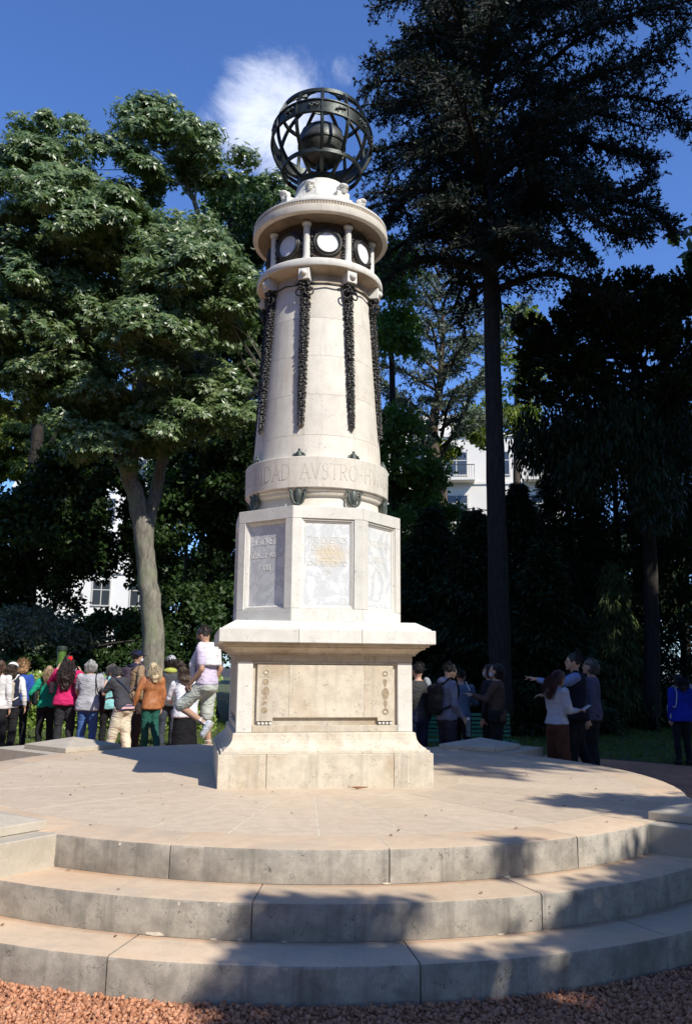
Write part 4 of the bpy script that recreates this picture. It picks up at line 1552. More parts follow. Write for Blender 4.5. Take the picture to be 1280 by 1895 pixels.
def twig_mass(parent, origins, targets, mat, r=0.02):
    """thin bent twigs from limb points to foliage points, joined"""
    V, F = [], []
    for i, tpt in enumerate(targets):
        o = min(origins, key=lambda q: (Vector(q) - Vector(tpt)).length + random.uniform(0, 0.8))
        a, b = Vector(o), Vector(tpt)
        m = a.lerp(b, 0.5) + Vector((random.uniform(-1, 1), random.uniform(-1, 1), random.uniform(0, 1.0))) * (b - a).length * 0.16
        sp = spline([a, m, b], 4)
        v, f = tube_np(sp, lerp_list([r * 2.4, r * 1.3, r * 0.5], len(sp)), 4)
        k = len(V)
        V += v
        F += [tuple(j + k for j in q) for q in f]
    o = link('twig', mesh_py('twig', V, F), mat, parent)
    o['kind'] = 'stuff'
    return o


def tree(name, label, cat, base, limb_specs, barkm, blobs, leafm, style='spray', per=60, size=0.11, group=None, twigs=60, twig_r=0.02, **kw):
    t = thing(name, label, cat, base, 0, group)
    t.location = (0, 0, 0)
    inv = Vector(base)
    t.location = inv
    specs = [([Vector(p) - inv for p in pts], rad) for pts, rad in limb_specs]
    if specs:
        limbs(t, specs, barkm)
    P, O = crown_points(blobs, per, kw.get('squash', 0.75), kw.get('low', -0.35))
    P = P - np.array(inv)[None]
    if style == 'palm':
        Q = palmate(P, O, size, kw.get('n', 6), kw.get('droop', 0.55), kw.get('slim', 0.17))
    else:
        Q = sprays(P, O, size, kw.get('n', 5), kw.get('slim', 0.3), kw.get('spread', 0.8), kw.get('droop', 0.2))
    emit('crown', Q, leafm, t)
    if twigs and specs:
        org = [p for pts, rad in specs for p in spline(pts, 3)[3:]]
        idx = rng.integers(0, len(P), twigs)
        twig_mass(t, org, [Vector(P[i]) for i in idx], barkm, twig_r)
    return t


def V3(px, py, d):
    return at(px, py, d)


def gnd(px, d):
    p = at(px, 1235, d)
    return Vector((p.x, p.y, 0))


# --- the grey forked tree on the left, sunlit drooping leaves
b0 = gnd(286, 19.5)
tree('forked_tree', 'large tree with pale grey forked trunk and drooping sunlit leaves, left of the monument', 'tree', b0,
     [([b0 + Vector((0, 0, -0.1)), V3(282, 1180, 19.5), V3(273, 1060, 19.5), V3(264, 980, 19.4), V3(252, 920, 19.3), V3(240, 880, 19.2), V3(248, 830, 19.1), V3(256, 760, 19), V3(264, 680, 18.8), V3(262, 560, 18.5), V3(250, 420, 18.2)],
       [0.31, 0.25, 0.225, 0.215, 0.20, 0.20, 0.15, 0.13, 0.12, 0.09, 0.05]),
      ([V3(242, 890, 19.2), V3(230, 860, 19.1), V3(222, 846, 19.0)], [0.20, 0.17, 0.13]),
      ([V3(222, 850, 19.0), V3(190, 815, 19.3), V3(160, 780, 19.6), V3(100, 740, 20), V3(40, 640, 20)], [0.12, 0.11, 0.10, 0.08, 0.04]),
      ([V3(272, 1040, 19.55), V3(277, 960, 19.65), V3(292, 900, 19.9), V3(302, 850, 20), V3(325, 790, 20), V3(390, 755, 19.8), V3(450, 735, 19.5), V3(500, 710, 19.3)], [0.12, 0.15, 0.15, 0.14, 0.13, 0.11, 0.09, 0.06]),
      ([V3(303, 850, 20), V3(325, 700, 20.3), V3(340, 560, 20.5), V3(370, 420, 20.5), V3(330, 300, 20.3)], [0.15, 0.13, 0.11, 0.08, 0.04]),
      ([V3(262, 690, 18.8), V3(180, 600, 18.6), V3(100, 500, 18.3), V3(60, 400, 18.2)], [0.10, 0.09, 0.07, 0.03])],
     M['bark_grey'],
     [pb(110, 420, 17.2, 105, 95, 60, 0.46), pb(60, 330, 18.2, 70, 60, 24, 0.42), pb(110, 285, 19.2, 85, 52, 26, 0.42), pb(10, 560, 17.2, 60, 110, 28, 0.45),
      pb(290, 265, 19.5, 82, 62, 34, 0.42), pb(395, 310, 20.2, 62, 60, 24, 0.42), pb(225, 330, 19.4, 70, 50, 22, 0.40), pb(210, 440, 17.4, 95, 65, 38, 0.42),
      pb(350, 530, 16.8, 95, 75, 46, 0.42), pb(285, 620, 16.9, 75, 62, 30, 0.40), pb(415, 560, 17.6, 48, 90, 22, 0.38), pb(260, 690, 17.2, 38, 30, 8, 0.32),
      pb(60, 660, 20.0, 110, 80, 26, 0.55), pb(200, 700, 20.8, 110, 75, 22, 0.55), pb(400, 690, 21, 80, 90, 22, 0.5), pb(320, 470, 19.5, 110, 60, 26, 0.5), pb(100, 560, 18.8, 120, 90, 36, 0.5), pb(190, 600, 18.6, 90, 90, 30, 0.5), pb(130, 740, 18.9, 120, 70, 34, 0.5), pb(350, 730, 19.0, 90, 60, 24, 0.45), pb(110, 640, 18.2, 110, 60, 26, 0.5), pb(190, 770, 18.6, 90, 60, 22, 0.42), pb(285, 810, 18.3, 60, 38, 14, 0.38), pb(190, 835, 18.4, 60, 36, 12, 0.38), pb(370, 790, 18.4, 60, 40, 12, 0.38), pb(300, 790, 18.6, 60, 40, 12, 0.42), pb(20, 720, 18.6, 60, 60, 16, 0.45), pb(430, 760, 18.7, 50, 50, 12, 0.42)],
     M['leaf_ceiba'], 'palm', 78, 0.132, twigs=150, twig_r=0.014, n=5, slim=0.18, droop=0.8, squash=0.62)

# --- broad dark trees behind it
b0 = gnd(395, 26)
tree('broadleaf_tree', 'dark leafy tree standing behind the monument on its left side', 'tree', b0,
     [([b0, V3(400, 900, 26), V3(405, 700, 26), V3(410, 500, 26), V3(430, 400, 26)], [0.32, 0.26, 0.2, 0.12, 0.05]),
      ([V3(403, 800, 26), V3(450, 650, 25.5), V3(485, 520, 25)], [0.14, 0.1, 0.04]), ([V3(403, 880, 26), V3(350, 820, 25.5), V3(320, 720, 25.5)], [0.12, 0.09, 0.04])],
     M['bark_dark'],
     [pb(440, 430, 26, 50, 90, 22, 0.6), pb(450, 640, 25, 80, 110, 36, 0.65), pb(370, 820, 25, 90, 110, 36, 0.7), pb(440, 900, 24.5, 70, 130, 34, 0.65),
      pb(350, 1010, 25, 110, 110, 34, 0.7), pb(470, 1080, 26, 80, 130, 26, 0.7), pb(330, 600, 26, 90, 90, 20, 0.7)],
     M['leaf_dark'], 'spray', 80, 0.16, twigs=60, n=5, slim=0.32)
b0 = gnd(45, 27)
tree('broadleaf_tree', 'dark leafy tree at the left edge behind the grey trunk', 'tree', b0,
     [([b0, V3(60, 950, 27), V3(70, 750, 27), V3(60, 560, 27)], [0.3, 0.24, 0.18, 0.06]), ([V3(64, 880, 27), V3(130, 760, 26.5), V3(190, 680, 26)], [0.13, 0.09, 0.04])],
     M['bark_dark'],
     [pb(30, 640, 25, 90, 90, 30, 0.65), pb(195, 800, 25.5, 60, 60, 14, 0.5), pb(60, 1020, 24, 110, 80, 38, 0.65), pb(125, 900, 24.5, 50, 60, 16, 0.5), pb(140, 1050, 24.5, 38, 70, 14, 0.45), pb(140, 970, 24.5, 40, 55, 12, 0.45), pb(212, 960, 24, 40, 110, 9, 0.26), pb(165, 850, 24.5, 40, 40, 8, 0.45), pb(170, 620, 27, 100, 80, 18, 0.7),
      pb(30, 1120, 25, 90, 60, 20, 0.6)],
     M['leaf_dark'], 'spray', 80, 0.16, twigs=60, n=5, slim=0.32)
b0 = gnd(20, 33)
tree('maple_tree', 'yellow green sunlit tree at the far left edge below the big crown', 'tree', b0,
     [([b0, V3(30, 1000, 33), V3(45, 880, 33), V3(50, 800, 33)], [0.16, 0.13, 0.1, 0.04])], M['bark_mid'],
     [pb(40, 850, 32, 85, 62, 60, 0.55), pb(110, 880, 32, 60, 40, 18, 0.5), pb(15, 790, 32, 60, 40, 16, 0.5)],
     M['leaf_yellow'], 'palm', 60, 0.18, twigs=30, twig_r=0.012, n=5, slim=0.24, droop=0.4)
b0 = gnd(345, 30)
tree('sapling', 'slim young tree with light green leaves between the grey trunk and the monument', 'tree', b0,
     [([b0, V3(345, 1000, 30), V3(350, 900, 30)], [0.1, 0.07, 0.03])], M['bark_mid'],
     [pb(345, 930, 28, 60, 80, 20, 0.4), pb(150, 1060, 28, 60, 30, 6, 0.35)],
     M['leaf_bright'], 'spray', 34, 0.14, twigs=20, twig_r=0.01, n=4)
tree('broadleaf_tree', 'sunlit light green treetop showing just left of the bronze sphere', 'tree', gnd(500, 29),
     [([gnd(500, 29), V3(505, 800, 29), V3(500, 450, 29)], [0.3, 0.2, 0.06])], M['bark_dark'],
     [pb(500, 390, 28, 55, 55, 30, 0.5), pb(470, 460, 28, 60, 60, 20, 0.55), pb(530, 480, 28, 50, 70, 16, 0.55)],
     M['leaf_ceiba'], 'palm', 60, 0.16, twigs=20, twig_r=0.012, n=5, slim=0.2, droop=0.6)
# --- far hedge of trees closing the view, several trees with their own crowns
far = [(-26, 47, 15, 'leaf_dark'), (-7.8, 44, 14, 'leaf_dark'), (-3.0, 42, 15, 'leaf_dark'), (4.0, 43, 8.0, 'leaf_dark'), (11.5, 42, 8.5, 'leaf_cypress'), (18, 44, 16, 'leaf_cypress'), (26, 46, 15, 'leaf_cypress'), (-20.5, 40, 9, 'leaf_dark')]
farlab = ['tall dark background tree at the far left', 'background tree between the white building and the monument', 'background tree directly behind the column', 'low background tree under the cream building, left',
          'low background tree under the cream building, right', 'tall dark background tree behind the monkey puzzle', 'dark background tree at the far right', 'short bushy background tree beside the white building']
for (x, y, h, lm), lb in zip(far, farlab):
    t = tree('background_tree', lb, 'tree', Vector((x, y, 0)), [([Vector((x, y, 0)), Vector((x + 0.3, y, h * 0.5)), Vector((x, y, h * 0.85))], [0.3, 0.2, 0.06])], M['bark_dark'],
             [((x, y, h * 0.62), (2.9, 2.6, h * 0.38), 46, 1.0), ((x, y - 0.5, h * 0.25), (3.8, 2.5, h * 0.25), 26, 0.9)], M[lm], 'spray', 60, 0.30, 'background trees closing the park', 0, n=4, slim=0.34)


# --- conifers with needle tufts set along spreading branches
def conifer(name, label, base, trunk, trad, branches, barkm, leafm, tuft=0.10, step=0.085, twig_len=0.9, twig_step=0.22, droop=0.12, blades=5, slim=0.10, cat='tree', hang=0.0, kind2=None, flat=0.30):
    """branches: list of ([points], r0) limbs; twigs fan out sideways and tufts of needles sit along them"""
    t = thing(name, label, cat, base)
    inv = Vector(base)
    tube('trunk', [p - inv for p in spline(trunk, 5)], lerp_list(trad, len(spline(trunk, 5))), barkm, t, 12, 0.16, 3)
    TP, TD = [], []
    tv, tf = [], []
    for bi, (pts, r0) in enumerate(branches):
        sp = spline([p - inv for p in pts], 7)
        n = len(sp)
        V, F = tube_np(sp, lerp_list([r0, r0 * 0.7, r0 * 0.25], n), 6, 0.15, bi)
        link('branch', mesh_py('branch', V, F, True), barkm, t)
        L = sum((sp[i + 1] - sp[i]).length for i in range(n - 1))
        k = max(3, int(L / twig_step))
        for j in range(k):
            f = 0.16 + 0.84 * (j + random.random()) / k
            q = f * (n - 1)
            i = min(int(q), n - 2)
            p = sp[i].lerp(sp[i + 1], q - i)
            d = (sp[i + 1] - sp[i]).normalized()
            for side in (-1, 1):
                sd = Vector((-d.y, d.x, 0)).normalized() * side
                tl = twig_len * random.uniform(0.45, 1.15) * (1.05 - 0.55 * f)
                e = p + (sd * random.uniform(0.6, 1.0) + d * random.uniform(0.2, 0.8) + Vector((0, 0, random.uniform(-flat, flat)))).normalized() * tl + Vector((0, 0, -droop * tl - hang * random.random()))
                m = p.lerp(e, 0.5) + Vector((0, 0, 0.08 * tl))
                s3 = spline([p, m, e], 3)
                v, ff = tube_np(s3, lerp_list([0.018, 0.006], len(s3)), 3)
                kk = len(tv)
                tv += v
                tf += [tuple(a + kk for a in z) for z in ff]
                cnt = max(2, int(tl / step))
                for c in range(cnt):
                    g = 0.12 + 0.88 * c / cnt
                    pp = p.lerp(m, g * 2) if g < 0.5 else m.lerp(e, g * 2 - 1)
                    TP.append(pp + Vector((random.gauss(0, 1), random.gauss(0, 1), random.gauss(0, 0.7))) * 0.05)
                    TD.append((e - p).normalized())
    o = link('twig', mesh_py('twig', tv, tf), barkm, t)
    o['kind'] = 'stuff'
    P = np.array([tuple(p) for p in TP])
    D = np.array([tuple(p) for p in TD])
    n = len(P)
    Q = []
    for k in range(blades):
        d = unit(D * 0.5 + rdir(n) * 0.9 + np.array([0, 0, 0.12 - hang]))
        s = unit(np.cross(d, rdir(n)))
        Ls = tuft * rng.uniform(0.6, 1.3, n)
        Q.append(leaf_quads(P, d, s, Ls, Ls * slim * rng.uniform(0.8, 1.4, n)))
    emit('needles' if False else 'crown', np.concatenate(Q), leafm, t)
    return t, n


# the great dark cedar on the right
b0 = gnd(925, 20)
X0, Y0 = V3(912, 700, 20).x, 20.0


def axis(z):
    """trunk centre at a height"""
    k = z / 21.0
    return Vector((b0.x * (1 - k) + (X0 - 0.05) * k, 20.0, z))


br = []
for i in range(74):
    f = i / 73
    z = 11.2 + 9.2 * f
    a = i * 2.39996 + random.uniform(-0.3, 0.3)
    reach = (5.3 - 2.0 * max(0, f - 0.35) / 0.65) * random.uniform(0.62, 1.12) * (0.75 + 0.25 * min(1, f * 5))
    if math.sin(a) > 0.15:
        reach *= 0.42 + 0.5 * f
    if math.cos(a) > 0.3 and f < 0.3:
        reach *= 0.7
    dx, dy = math.cos(a), math.sin(a) * 0.9
    if dx > 0:
        reach *= 1.14
    elif dx < -0.3:
        reach = min(reach, 3.3 / abs(dx))
    c = axis(z)
    rise = 0.22 + 0.5 * f
    mid = c + Vector((dx, dy, rise)) * reach * 0.5
    end = c + Vector((dx * reach, dy * reach, rise * reach * 0.62 - 0.45 - 0.5 * (1 - f)))
    br.append(([c, mid, end], 0.10 - 0.05 * f))
# the long lower right limb and the low left limbs that show against the sky
for (pts, r) in (([axis(12.4), V3(1010, 285, 19), V3(1100, 350, 18.4), V3(1200, 385, 18), V3(1248, 425, 17.8)], 0.11),
                 ([axis(12.0), V3(1000, 380, 19.5), V3(1060, 440, 19), V3(1088, 472, 18.8)], 0.07),
                 ([axis(12.0), V3(820, 300, 20.5), V3(740, 370, 20.5), V3(705, 430, 20.3)], 0.08),
                 ([axis(13.0), V3(1010, 250, 20), V3(1130, 280, 20), V3(1215, 300, 20)], 0.07),
                 ([axis(14.2), V3(1060, 170, 19.5), V3(1180, 110, 19), V3(1265, 60, 18.7)], 0.08),
                 ([axis(14.2), V3(1100, 190, 20.5), V3(1215, 190, 20.5), V3(1275, 240, 20.5)], 0.07),
                 ([axis(12.2), V3(830, 360, 19.4), V3(790, 400, 19.2), V3(760, 450, 19.1)], 0.06),
                 ([axis(14.5), V3(810, 190, 19.5), V3(740, 150, 19.2), V3(672, 160, 19)], 0.08),
                 ([axis(16.0), V3(860, 90, 19.5), V3(800, 60, 19.2), V3(745, 70, 19.0)], 0.07),
                 ([axis(12.2), V3(1000, 330, 18), V3(1090, 400, 17.4), V3(1150, 430, 17.2), V3(1190, 425, 17.0)], 0.08),
                 ([axis(12.8), V3(1040, 300, 21), V3(1130, 360, 21.5), V3(1210, 330, 21.5)], 0.07),
                 ([axis(12.0), V3(960, 410, 18.5), V3(1000, 455, 18), V3(1060, 470, 17.8)], 0.06),
                 ([axis(12.0), V3(840, 390, 20.6), V3(800, 430, 20.6), V3(740, 400, 20.6)], 0.06),
                 ([axis(11.9), V3(880, 400, 19), V3(870, 450, 18.6), V3(900, 480, 18.2)], 0.05)):
    br.append((pts, r))
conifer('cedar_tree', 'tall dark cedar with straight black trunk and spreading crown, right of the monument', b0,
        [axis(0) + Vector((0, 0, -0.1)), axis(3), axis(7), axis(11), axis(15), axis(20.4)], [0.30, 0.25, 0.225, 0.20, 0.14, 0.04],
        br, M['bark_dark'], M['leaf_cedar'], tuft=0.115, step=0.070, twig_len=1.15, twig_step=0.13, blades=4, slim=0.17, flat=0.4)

# blue cedar behind
b0 = gnd(800, 30)
tr = [b0, V3(815, 1000, 30), V3(812, 900, 30), V3(800, 800, 30), V3(815, 700, 30), V3(820, 560, 30)]
br = []
for i in range(30):
    f = i / 29
    c = V3(815 + random.uniform(-4, 4), 830 - 330 * f, 30)
    a = i * 2.4 + random.uniform(-0.3, 0.3)
    reach = (3.0 - 1.3 * f) * random.uniform(0.7, 1.15)
    e = c + Vector((math.cos(a) * reach, math.sin(a) * reach * 0.8, reach * 0.45))
    br.append(([c, c.lerp(e, 0.5) + Vector((0, 0, 0.25)), e], 0.07))
for pts in ([V3(812, 900, 30), V3(770, 780, 29.5), V3(735, 740, 29), V3(706, 700, 29)], [V3(806, 860, 30), V3(850, 780, 30), V3(885, 700, 30), V3(930, 640, 30)],
            [V3(812, 700, 30), V3(870, 640, 30), V3(940, 590, 29.5), V3(975, 560, 29.5)]):
    br.append((pts, 0.10))
conifer('blue_cedar_tree', 'grey blue cedar with bare forking limbs behind the black trunk', b0, tr, [0.30, 0.26, 0.28, 0.2, 0.14, 0.05], br, M['bark_mid'], M['leaf_blue'],
        tuft=0.20, step=0.10, twig_len=1.1, twig_step=0.19, blades=4, slim=0.12, hang=0.15)
t = tree('broadleaf_tree', 'bright green leaved tree just right of the column behind the monument', 'tree', gnd(735, 27),
         [([gnd(735, 27), V3(732, 900, 27), V3(725, 700, 27), V3(722, 560, 27)], [0.2, 0.16, 0.1, 0.04])], M['bark_dark'],
         [pb(722, 560, 26, 38, 95, 20, 0.5), pb(730, 640, 26, 30, 40, 10, 0.45), pb(725, 850, 26.5, 55, 80, 22, 0.5), pb(790, 895, 26.5, 50, 22, 6, 0.36), pb(770, 960, 27, 70, 60, 18, 0.5), pb(735, 1040, 26, 50, 90, 14, 0.5)],
         M['leaf_bright'], 'spray', 60, 0.17, twigs=30, n=4)
t = tree('yellow_tree', 'tree with yellowish leaves behind the black cedar trunk', 'tree', gnd(960, 36),
         [([gnd(960, 36), V3(955, 800, 36), V3(960, 640, 36)], [0.22, 0.15, 0.05])], M['bark_mid'],
         [pb(960, 615, 35, 30, 38, 10, 0.5), pb(955, 720, 35, 42, 80, 14, 0.5), pb(860, 800, 34, 50, 40, 10, 0.4), pb(960, 800, 33, 30, 50, 8, 0.4), pb(850, 840, 33, 90, 50, 9, 0.28)],
         M['leaf_yellow'], 'spray', 50, 0.20, twigs=20, n=4)

# monkey puzzle: dense dark domes of scaly twigs at the ends of long limbs
def monkey_puzzle(name, label, base, trunk, trad, domes, hang_blobs):
    t = thing(name, label, 'tree', base)
    inv = Vector(base)
    sp = spline([Vector(p) - inv for p in trunk], 5)
    tube('trunk', sp, lerp_list(trad, len(sp)), M['bark_dark'], t, 12, 0.2, 5)
    P, D = [], []
    for (c, r, o) in domes:
        c = Vector(c) - inv
        org = min(sp[len(sp) // 2:], key=lambda q: abs(q.z - (c.z - 0.8)))
        pts = spline([org, org.lerp(c, 0.5) + Vector((0, 0, -0.2)), c], 5)
        V, F = tube_np(pts, lerp_list([0.09, 0.05, 0.03], len(pts)), 6)
        link('branch', mesh_py('branch', V, F, True), M['bark_dark'], t)
        n = int(150 * r * r)
        d = rdir(n)
        d[:, 2] = np.abs(d[:, 2]) * 1.0 - 0.30
        d = unit(d)
        for dd in d:
            L = r * random.uniform(0.72, 1.05)
            a = Vector(dd)
            e = c + Vector((a.x, a.y, a.z * 0.85)) * L
            s0 = c + Vector((a.x, a.y, a.z)) * L * 0.45
            m = s0.lerp(e, 0.6) + Vector((0, 0, 0.05))
            e.z += 0.08
            k = 7
            for i in range(k):
                g = i / (k - 1)
                P.append(s0.lerp(e, g))
                D.append((e - s0).normalized())
    P = np.array([tuple(p) for p in P])
    D = np.array([tuple(p) for p in D])
    Q = []
    for k in range(4):
        d = unit(D * 1.0 + rdir(len(P)) * 0.65)
        s = unit(np.cross(d, rdir(len(P))))
        L = rng.uniform(0.10, 0.16, len(P))
        Q.append(leaf_quads(P, d, s, L, L * 0.26))
    emit('crown', np.concatenate(Q), M['leaf_arau'], t)
    # hanging dark tassels under the crown
    HP = []
    for (c, r3, n) in hang_blobs:
        q = rdir(n) * rng.random((n, 1)) ** 0.4 * np.array(r3) + np.array(c) - np.array(inv)
        HP.append(q)
    HP = np.concatenate(HP)
    Q = []
    for k in range(5):
        off = np.stack([rng.normal(size=len(HP)) * 0.05, rng.normal(size=len(HP)) * 0.05, -0.10 * k + 0 * HP[:, 0]], 1)
        d = unit(np.array([0, 0, -1.0]) + rdir(len(HP)) * 0.35)
        s = unit(np.cross(d, rdir(len(HP))))
        L = rng.uniform(0.14, 0.26, len(HP))
        Q.append(leaf_quads(HP + off, d, s, L, L * 0.16))
    emit('hanging_twigs', np.concatenate(Q), M['leaf_cypress'], t)
    return t


b0 = gnd(1200, 23)
dm = []
for (px, py, r) in ((1100, 560, 0.95), (1178, 548, 0.9), (1040, 620, 0.75), (990, 610, 0.55), (1240, 560, 0.85), (1275, 545, 0.9), (1065, 590, 0.7), (1000, 660, 0.75), (1060, 680, 0.85), (1130, 640, 0.9),
                    (1200, 630, 0.9), (1260, 640, 0.9), (985, 720, 0.6), (1040, 730, 0.6), (1100, 700, 0.7), (1290, 700, 0.9), (1210, 580, 0.8), (1130, 590, 0.8), (1235, 720, 0.6)):
    for k in range(2):
        dm.append((V3(px + random.uniform(-8, 8), py + (0 if k == 0 else 22), 21.6 + 2.6 * k + random.uniform(-0.4, 0.4)), r * 0.92, 0))
monkey_puzzle('monkey_puzzle_tree', 'monkey puzzle tree with dense dark domes of foliage at the right', b0,
              [b0, V3(1205, 1180, 23), V3(1200, 1000, 23), V3(1188, 850, 23), V3(1175, 700, 23), V3(1170, 600, 23)], [0.24, 0.21, 0.19, 0.165, 0.13, 0.05], dm,
              [(tuple(V3(1040, 790, 23)), (1.6, 1.2, 0.9), 520), (tuple(V3(1120, 780, 24)), (1.3, 1.2, 0.8), 380), (tuple(V3(1240, 800, 23)), (1.0, 1.2, 1.1), 420), (tuple(V3(1150, 790, 21.5)), (1.1, 0.8, 1.0), 380), (tuple(V3(1130, 715, 22.5)), (1.2, 0.8, 0.7), 420), (tuple(V3(1235, 700, 22.5)), (1.0, 0.8, 0.8), 420), (tuple(V3(1080, 860, 22)), (0.9, 0.8, 0.8), 260), (tuple(V3(1215, 900, 21.5)), (0.8, 0.8, 1.0), 260), (tuple(V3(1000, 820, 24)), (0.9, 1, 0.8), 300)])


# dark dense conifers filling the shade on the right, each a cone of drooping sprays
def spire(name, label, x, y, h, r, leafm, n, size, group=None, hang=0.5, slim=0.16, base=0.0, blades=4):
    t = thing(name, label, 'tree', (x, y, 0), 0, group)
    tube('trunk', [(0, 0, -0.05), (0.05, 0, h * 0.5), (0, 0, h * 0.97)], [0.05 + h * 0.012, 0.03 + h * 0.008, 0.02], M['bark_dark'], t, 8, 0.1)
    z = base + (h - base) * rng.random(n) ** 1.15
    a = rng.uniform(0, 2 * PI, n)
    lay = 0.82 + 0.22 * np.sin(z * 5.3 + a * 2) + 0.12 * np.sin(z * 11 + a * 5)
    rr = r * (1 - ((z - base) / (h - base)) ** 1.5) * lay * np.sqrt(rng.uniform(0.35, 1.05, n)) + 0.05
    P = np.stack([rr * np.cos(a), rr * np.sin(a), z], 1)
    O = np.stack([np.cos(a), np.sin(a), 0 * a], 1)
    Q = []
    for k in range(blades):
        d = unit(O * 0.7 + rdir(n) * 0.55 + np.array([0, 0, -hang]))
        s = unit(np.cross(d, rdir(n)))
        L = size * rng.uniform(0.6, 1.35, n)
        Q.append(leaf_quads(P + rng.normal(size=(n, 3)) * size * 0.4, d, s, L, L * slim))
    emit('crown', np.concatenate(Q), leafm, t)
    return t


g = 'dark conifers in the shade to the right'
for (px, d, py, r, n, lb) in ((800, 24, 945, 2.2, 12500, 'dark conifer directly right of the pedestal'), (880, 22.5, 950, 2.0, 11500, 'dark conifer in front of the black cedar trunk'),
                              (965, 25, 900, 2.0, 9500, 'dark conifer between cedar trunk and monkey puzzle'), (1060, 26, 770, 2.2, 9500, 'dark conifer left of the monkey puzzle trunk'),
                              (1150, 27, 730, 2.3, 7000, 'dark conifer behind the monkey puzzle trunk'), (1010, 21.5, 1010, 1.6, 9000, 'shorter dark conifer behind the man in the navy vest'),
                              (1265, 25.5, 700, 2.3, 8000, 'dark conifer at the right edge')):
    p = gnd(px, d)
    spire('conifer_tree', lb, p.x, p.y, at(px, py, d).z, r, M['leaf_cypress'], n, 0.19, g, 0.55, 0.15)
p = gnd(1140, 24)
spire('weeping_cypress', 'weeping cypress with pale hanging sprays behind the crowd on the right', p.x, p.y, 4.6, 0.9, M['leaf_weep'], 3600, 0.22, None, 1.4, 0.10, 0.4)
p = gnd(1085, 26)
spire('weeping_cypress', 'smaller sunlit weeping shrub behind the man in the navy vest', p.x, p.y, 2.9, 0.8, M['leaf_weep'], 2400, 0.20, None, 1.0, 0.12, 0.3)
tree('maple_tree', 'bright green small maple at the right edge beyond the monkey puzzle trunk', 'tree', gnd(1262, 27),
     [([gnd(1262, 27), V3(1262, 1120, 27), V3(1262, 1010, 27)], [0.1, 0.07, 0.03])], M['bark_mid'],
     [pb(1255, 1040, 26, 36, 62, 16, 0.45), pb(1262, 1130, 26, 30, 30, 8, 0.4), pb(1275, 960, 27, 25, 40, 6, 0.4)], M['leaf_bright'], 'spray', 50, 0.17, twigs=20, n=4)

# --- hedge, bushes and grass on the left
def hedge(name, label, x0, x1, y, dep, h, n, leafm, size=0.10):
    t = thing(name, label, 'hedge', ((x0 + x1) / 2, y, 0))
    w = (x1 - x0) / 2
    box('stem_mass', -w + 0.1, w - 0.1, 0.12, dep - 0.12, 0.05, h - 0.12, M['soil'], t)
    fr = rng.random(n)
    P = np.empty((n, 3))
    P[:, 0] = rng.uniform(-w, w, n)
    top = fr < 0.28
    P[:, 1] = np.where(top, rng.uniform(0, dep, n), rng.normal(0.02, 0.05, n))
    P[:, 2] = np.where(top, h + rng.normal(0, 0.03, n), rng.uniform(0.04, h, n)) + 0.03 * np.sin(P[:, 0] * 3.1)
    O = np.where(top[:, None], np.array([[0, -0.3, 1.0]]), np.array([[0, -1.0, 0.25]]))
    d = unit(O * 0.35 + rdir(n) * 0.8 + np.array([0, 0, -0.35]))
    s = unit(np.cross(d, O + rng.normal(size=(n, 3)) * 0.35))
    L = size * rng.uniform(0.7, 1.3, n)
    emit('leaf_cover', leaf_quads(P, d, s, L, L * 0.42), leafm, t)
    return t


xa, xb = gnd(34, 20.5).x, gnd(400, 20.5).x
hedge('hedge', 'clipped bright green ivy hedge behind the crowd on the left', xa, xb, 20.5, 1.0, at(60, 1252, 20.5).z, 16000, M['leaf_ivy'])
tree('olive_bush', 'grey green sunlit bush behind the hedge at the far left', 'bush', gnd(70, 24), [([gnd(70, 24), V3(70, 1200, 24)], [0.08, 0.03])], M['bark_mid'],
     [pb(60, 1190, 23, 110, 48, 44, 0.34), pb(140, 1210, 22.5, 45, 40, 16, 0.3), pb(10, 1215, 22.5, 50, 40, 14, 0.3)], M['leaf_olive'], 'spray', 70, 0.13, twigs=30, twig_r=0.01, n=5, slim=0.22)
tree('laurel_bush', 'dark bush behind the crowd between the grey trunk and the monument', 'bush', gnd(350, 23), [([gnd(350, 23), V3(350, 1180, 23)], [0.08, 0.03])], M['bark_dark'],
     [pb(210, 1200, 23, 60, 60, 16, 0.4), pb(130, 1225, 22.2, 50, 28, 14, 0.3), pb(220, 1235, 22.2, 50, 22, 12, 0.3), pb(290, 1235, 22.2, 50, 26, 12, 0.3), pb(60, 1232, 22.2, 40, 22, 10, 0.3), pb(340, 1170, 23, 60, 80, 24, 0.45), pb(420, 1180, 23, 60, 90, 20, 0.45)], M['leaf_dark'], 'spray', 60, 0.14, twigs=16, n=5)


def grass_patch(name, label, n, xr, yr, mask, h=0.06):
    x = rng.uniform(*xr, n)
    y = rng.uniform(*yr, n)
    k = mask(x, y)
    x, y = x[k], y[k]
    n = len(x)
    P = np.stack([x, y, 0 * x - 0.004], 1)
    d = unit(np.array([0, 0, 1.0]) + rdir(n) * 0.5)
    s = unit(np.cross(d, rdir(n)))
    L = h * rng.uniform(0.5, 1.4, n)
    Q = leaf_quads(P, d, s, L, L * 0.13 + 0.004)
    o = emit(name, Q, M['grass'], None)
    return tag(o, label, 'grass', kind='stuff')


out = lambda x, y: np.hypot(x - CX, y - CY) > 8.95
grass_patch('grass', 'short grass of the park lawn around the gravel', 45000, (-11, 10), (13, 24), out)

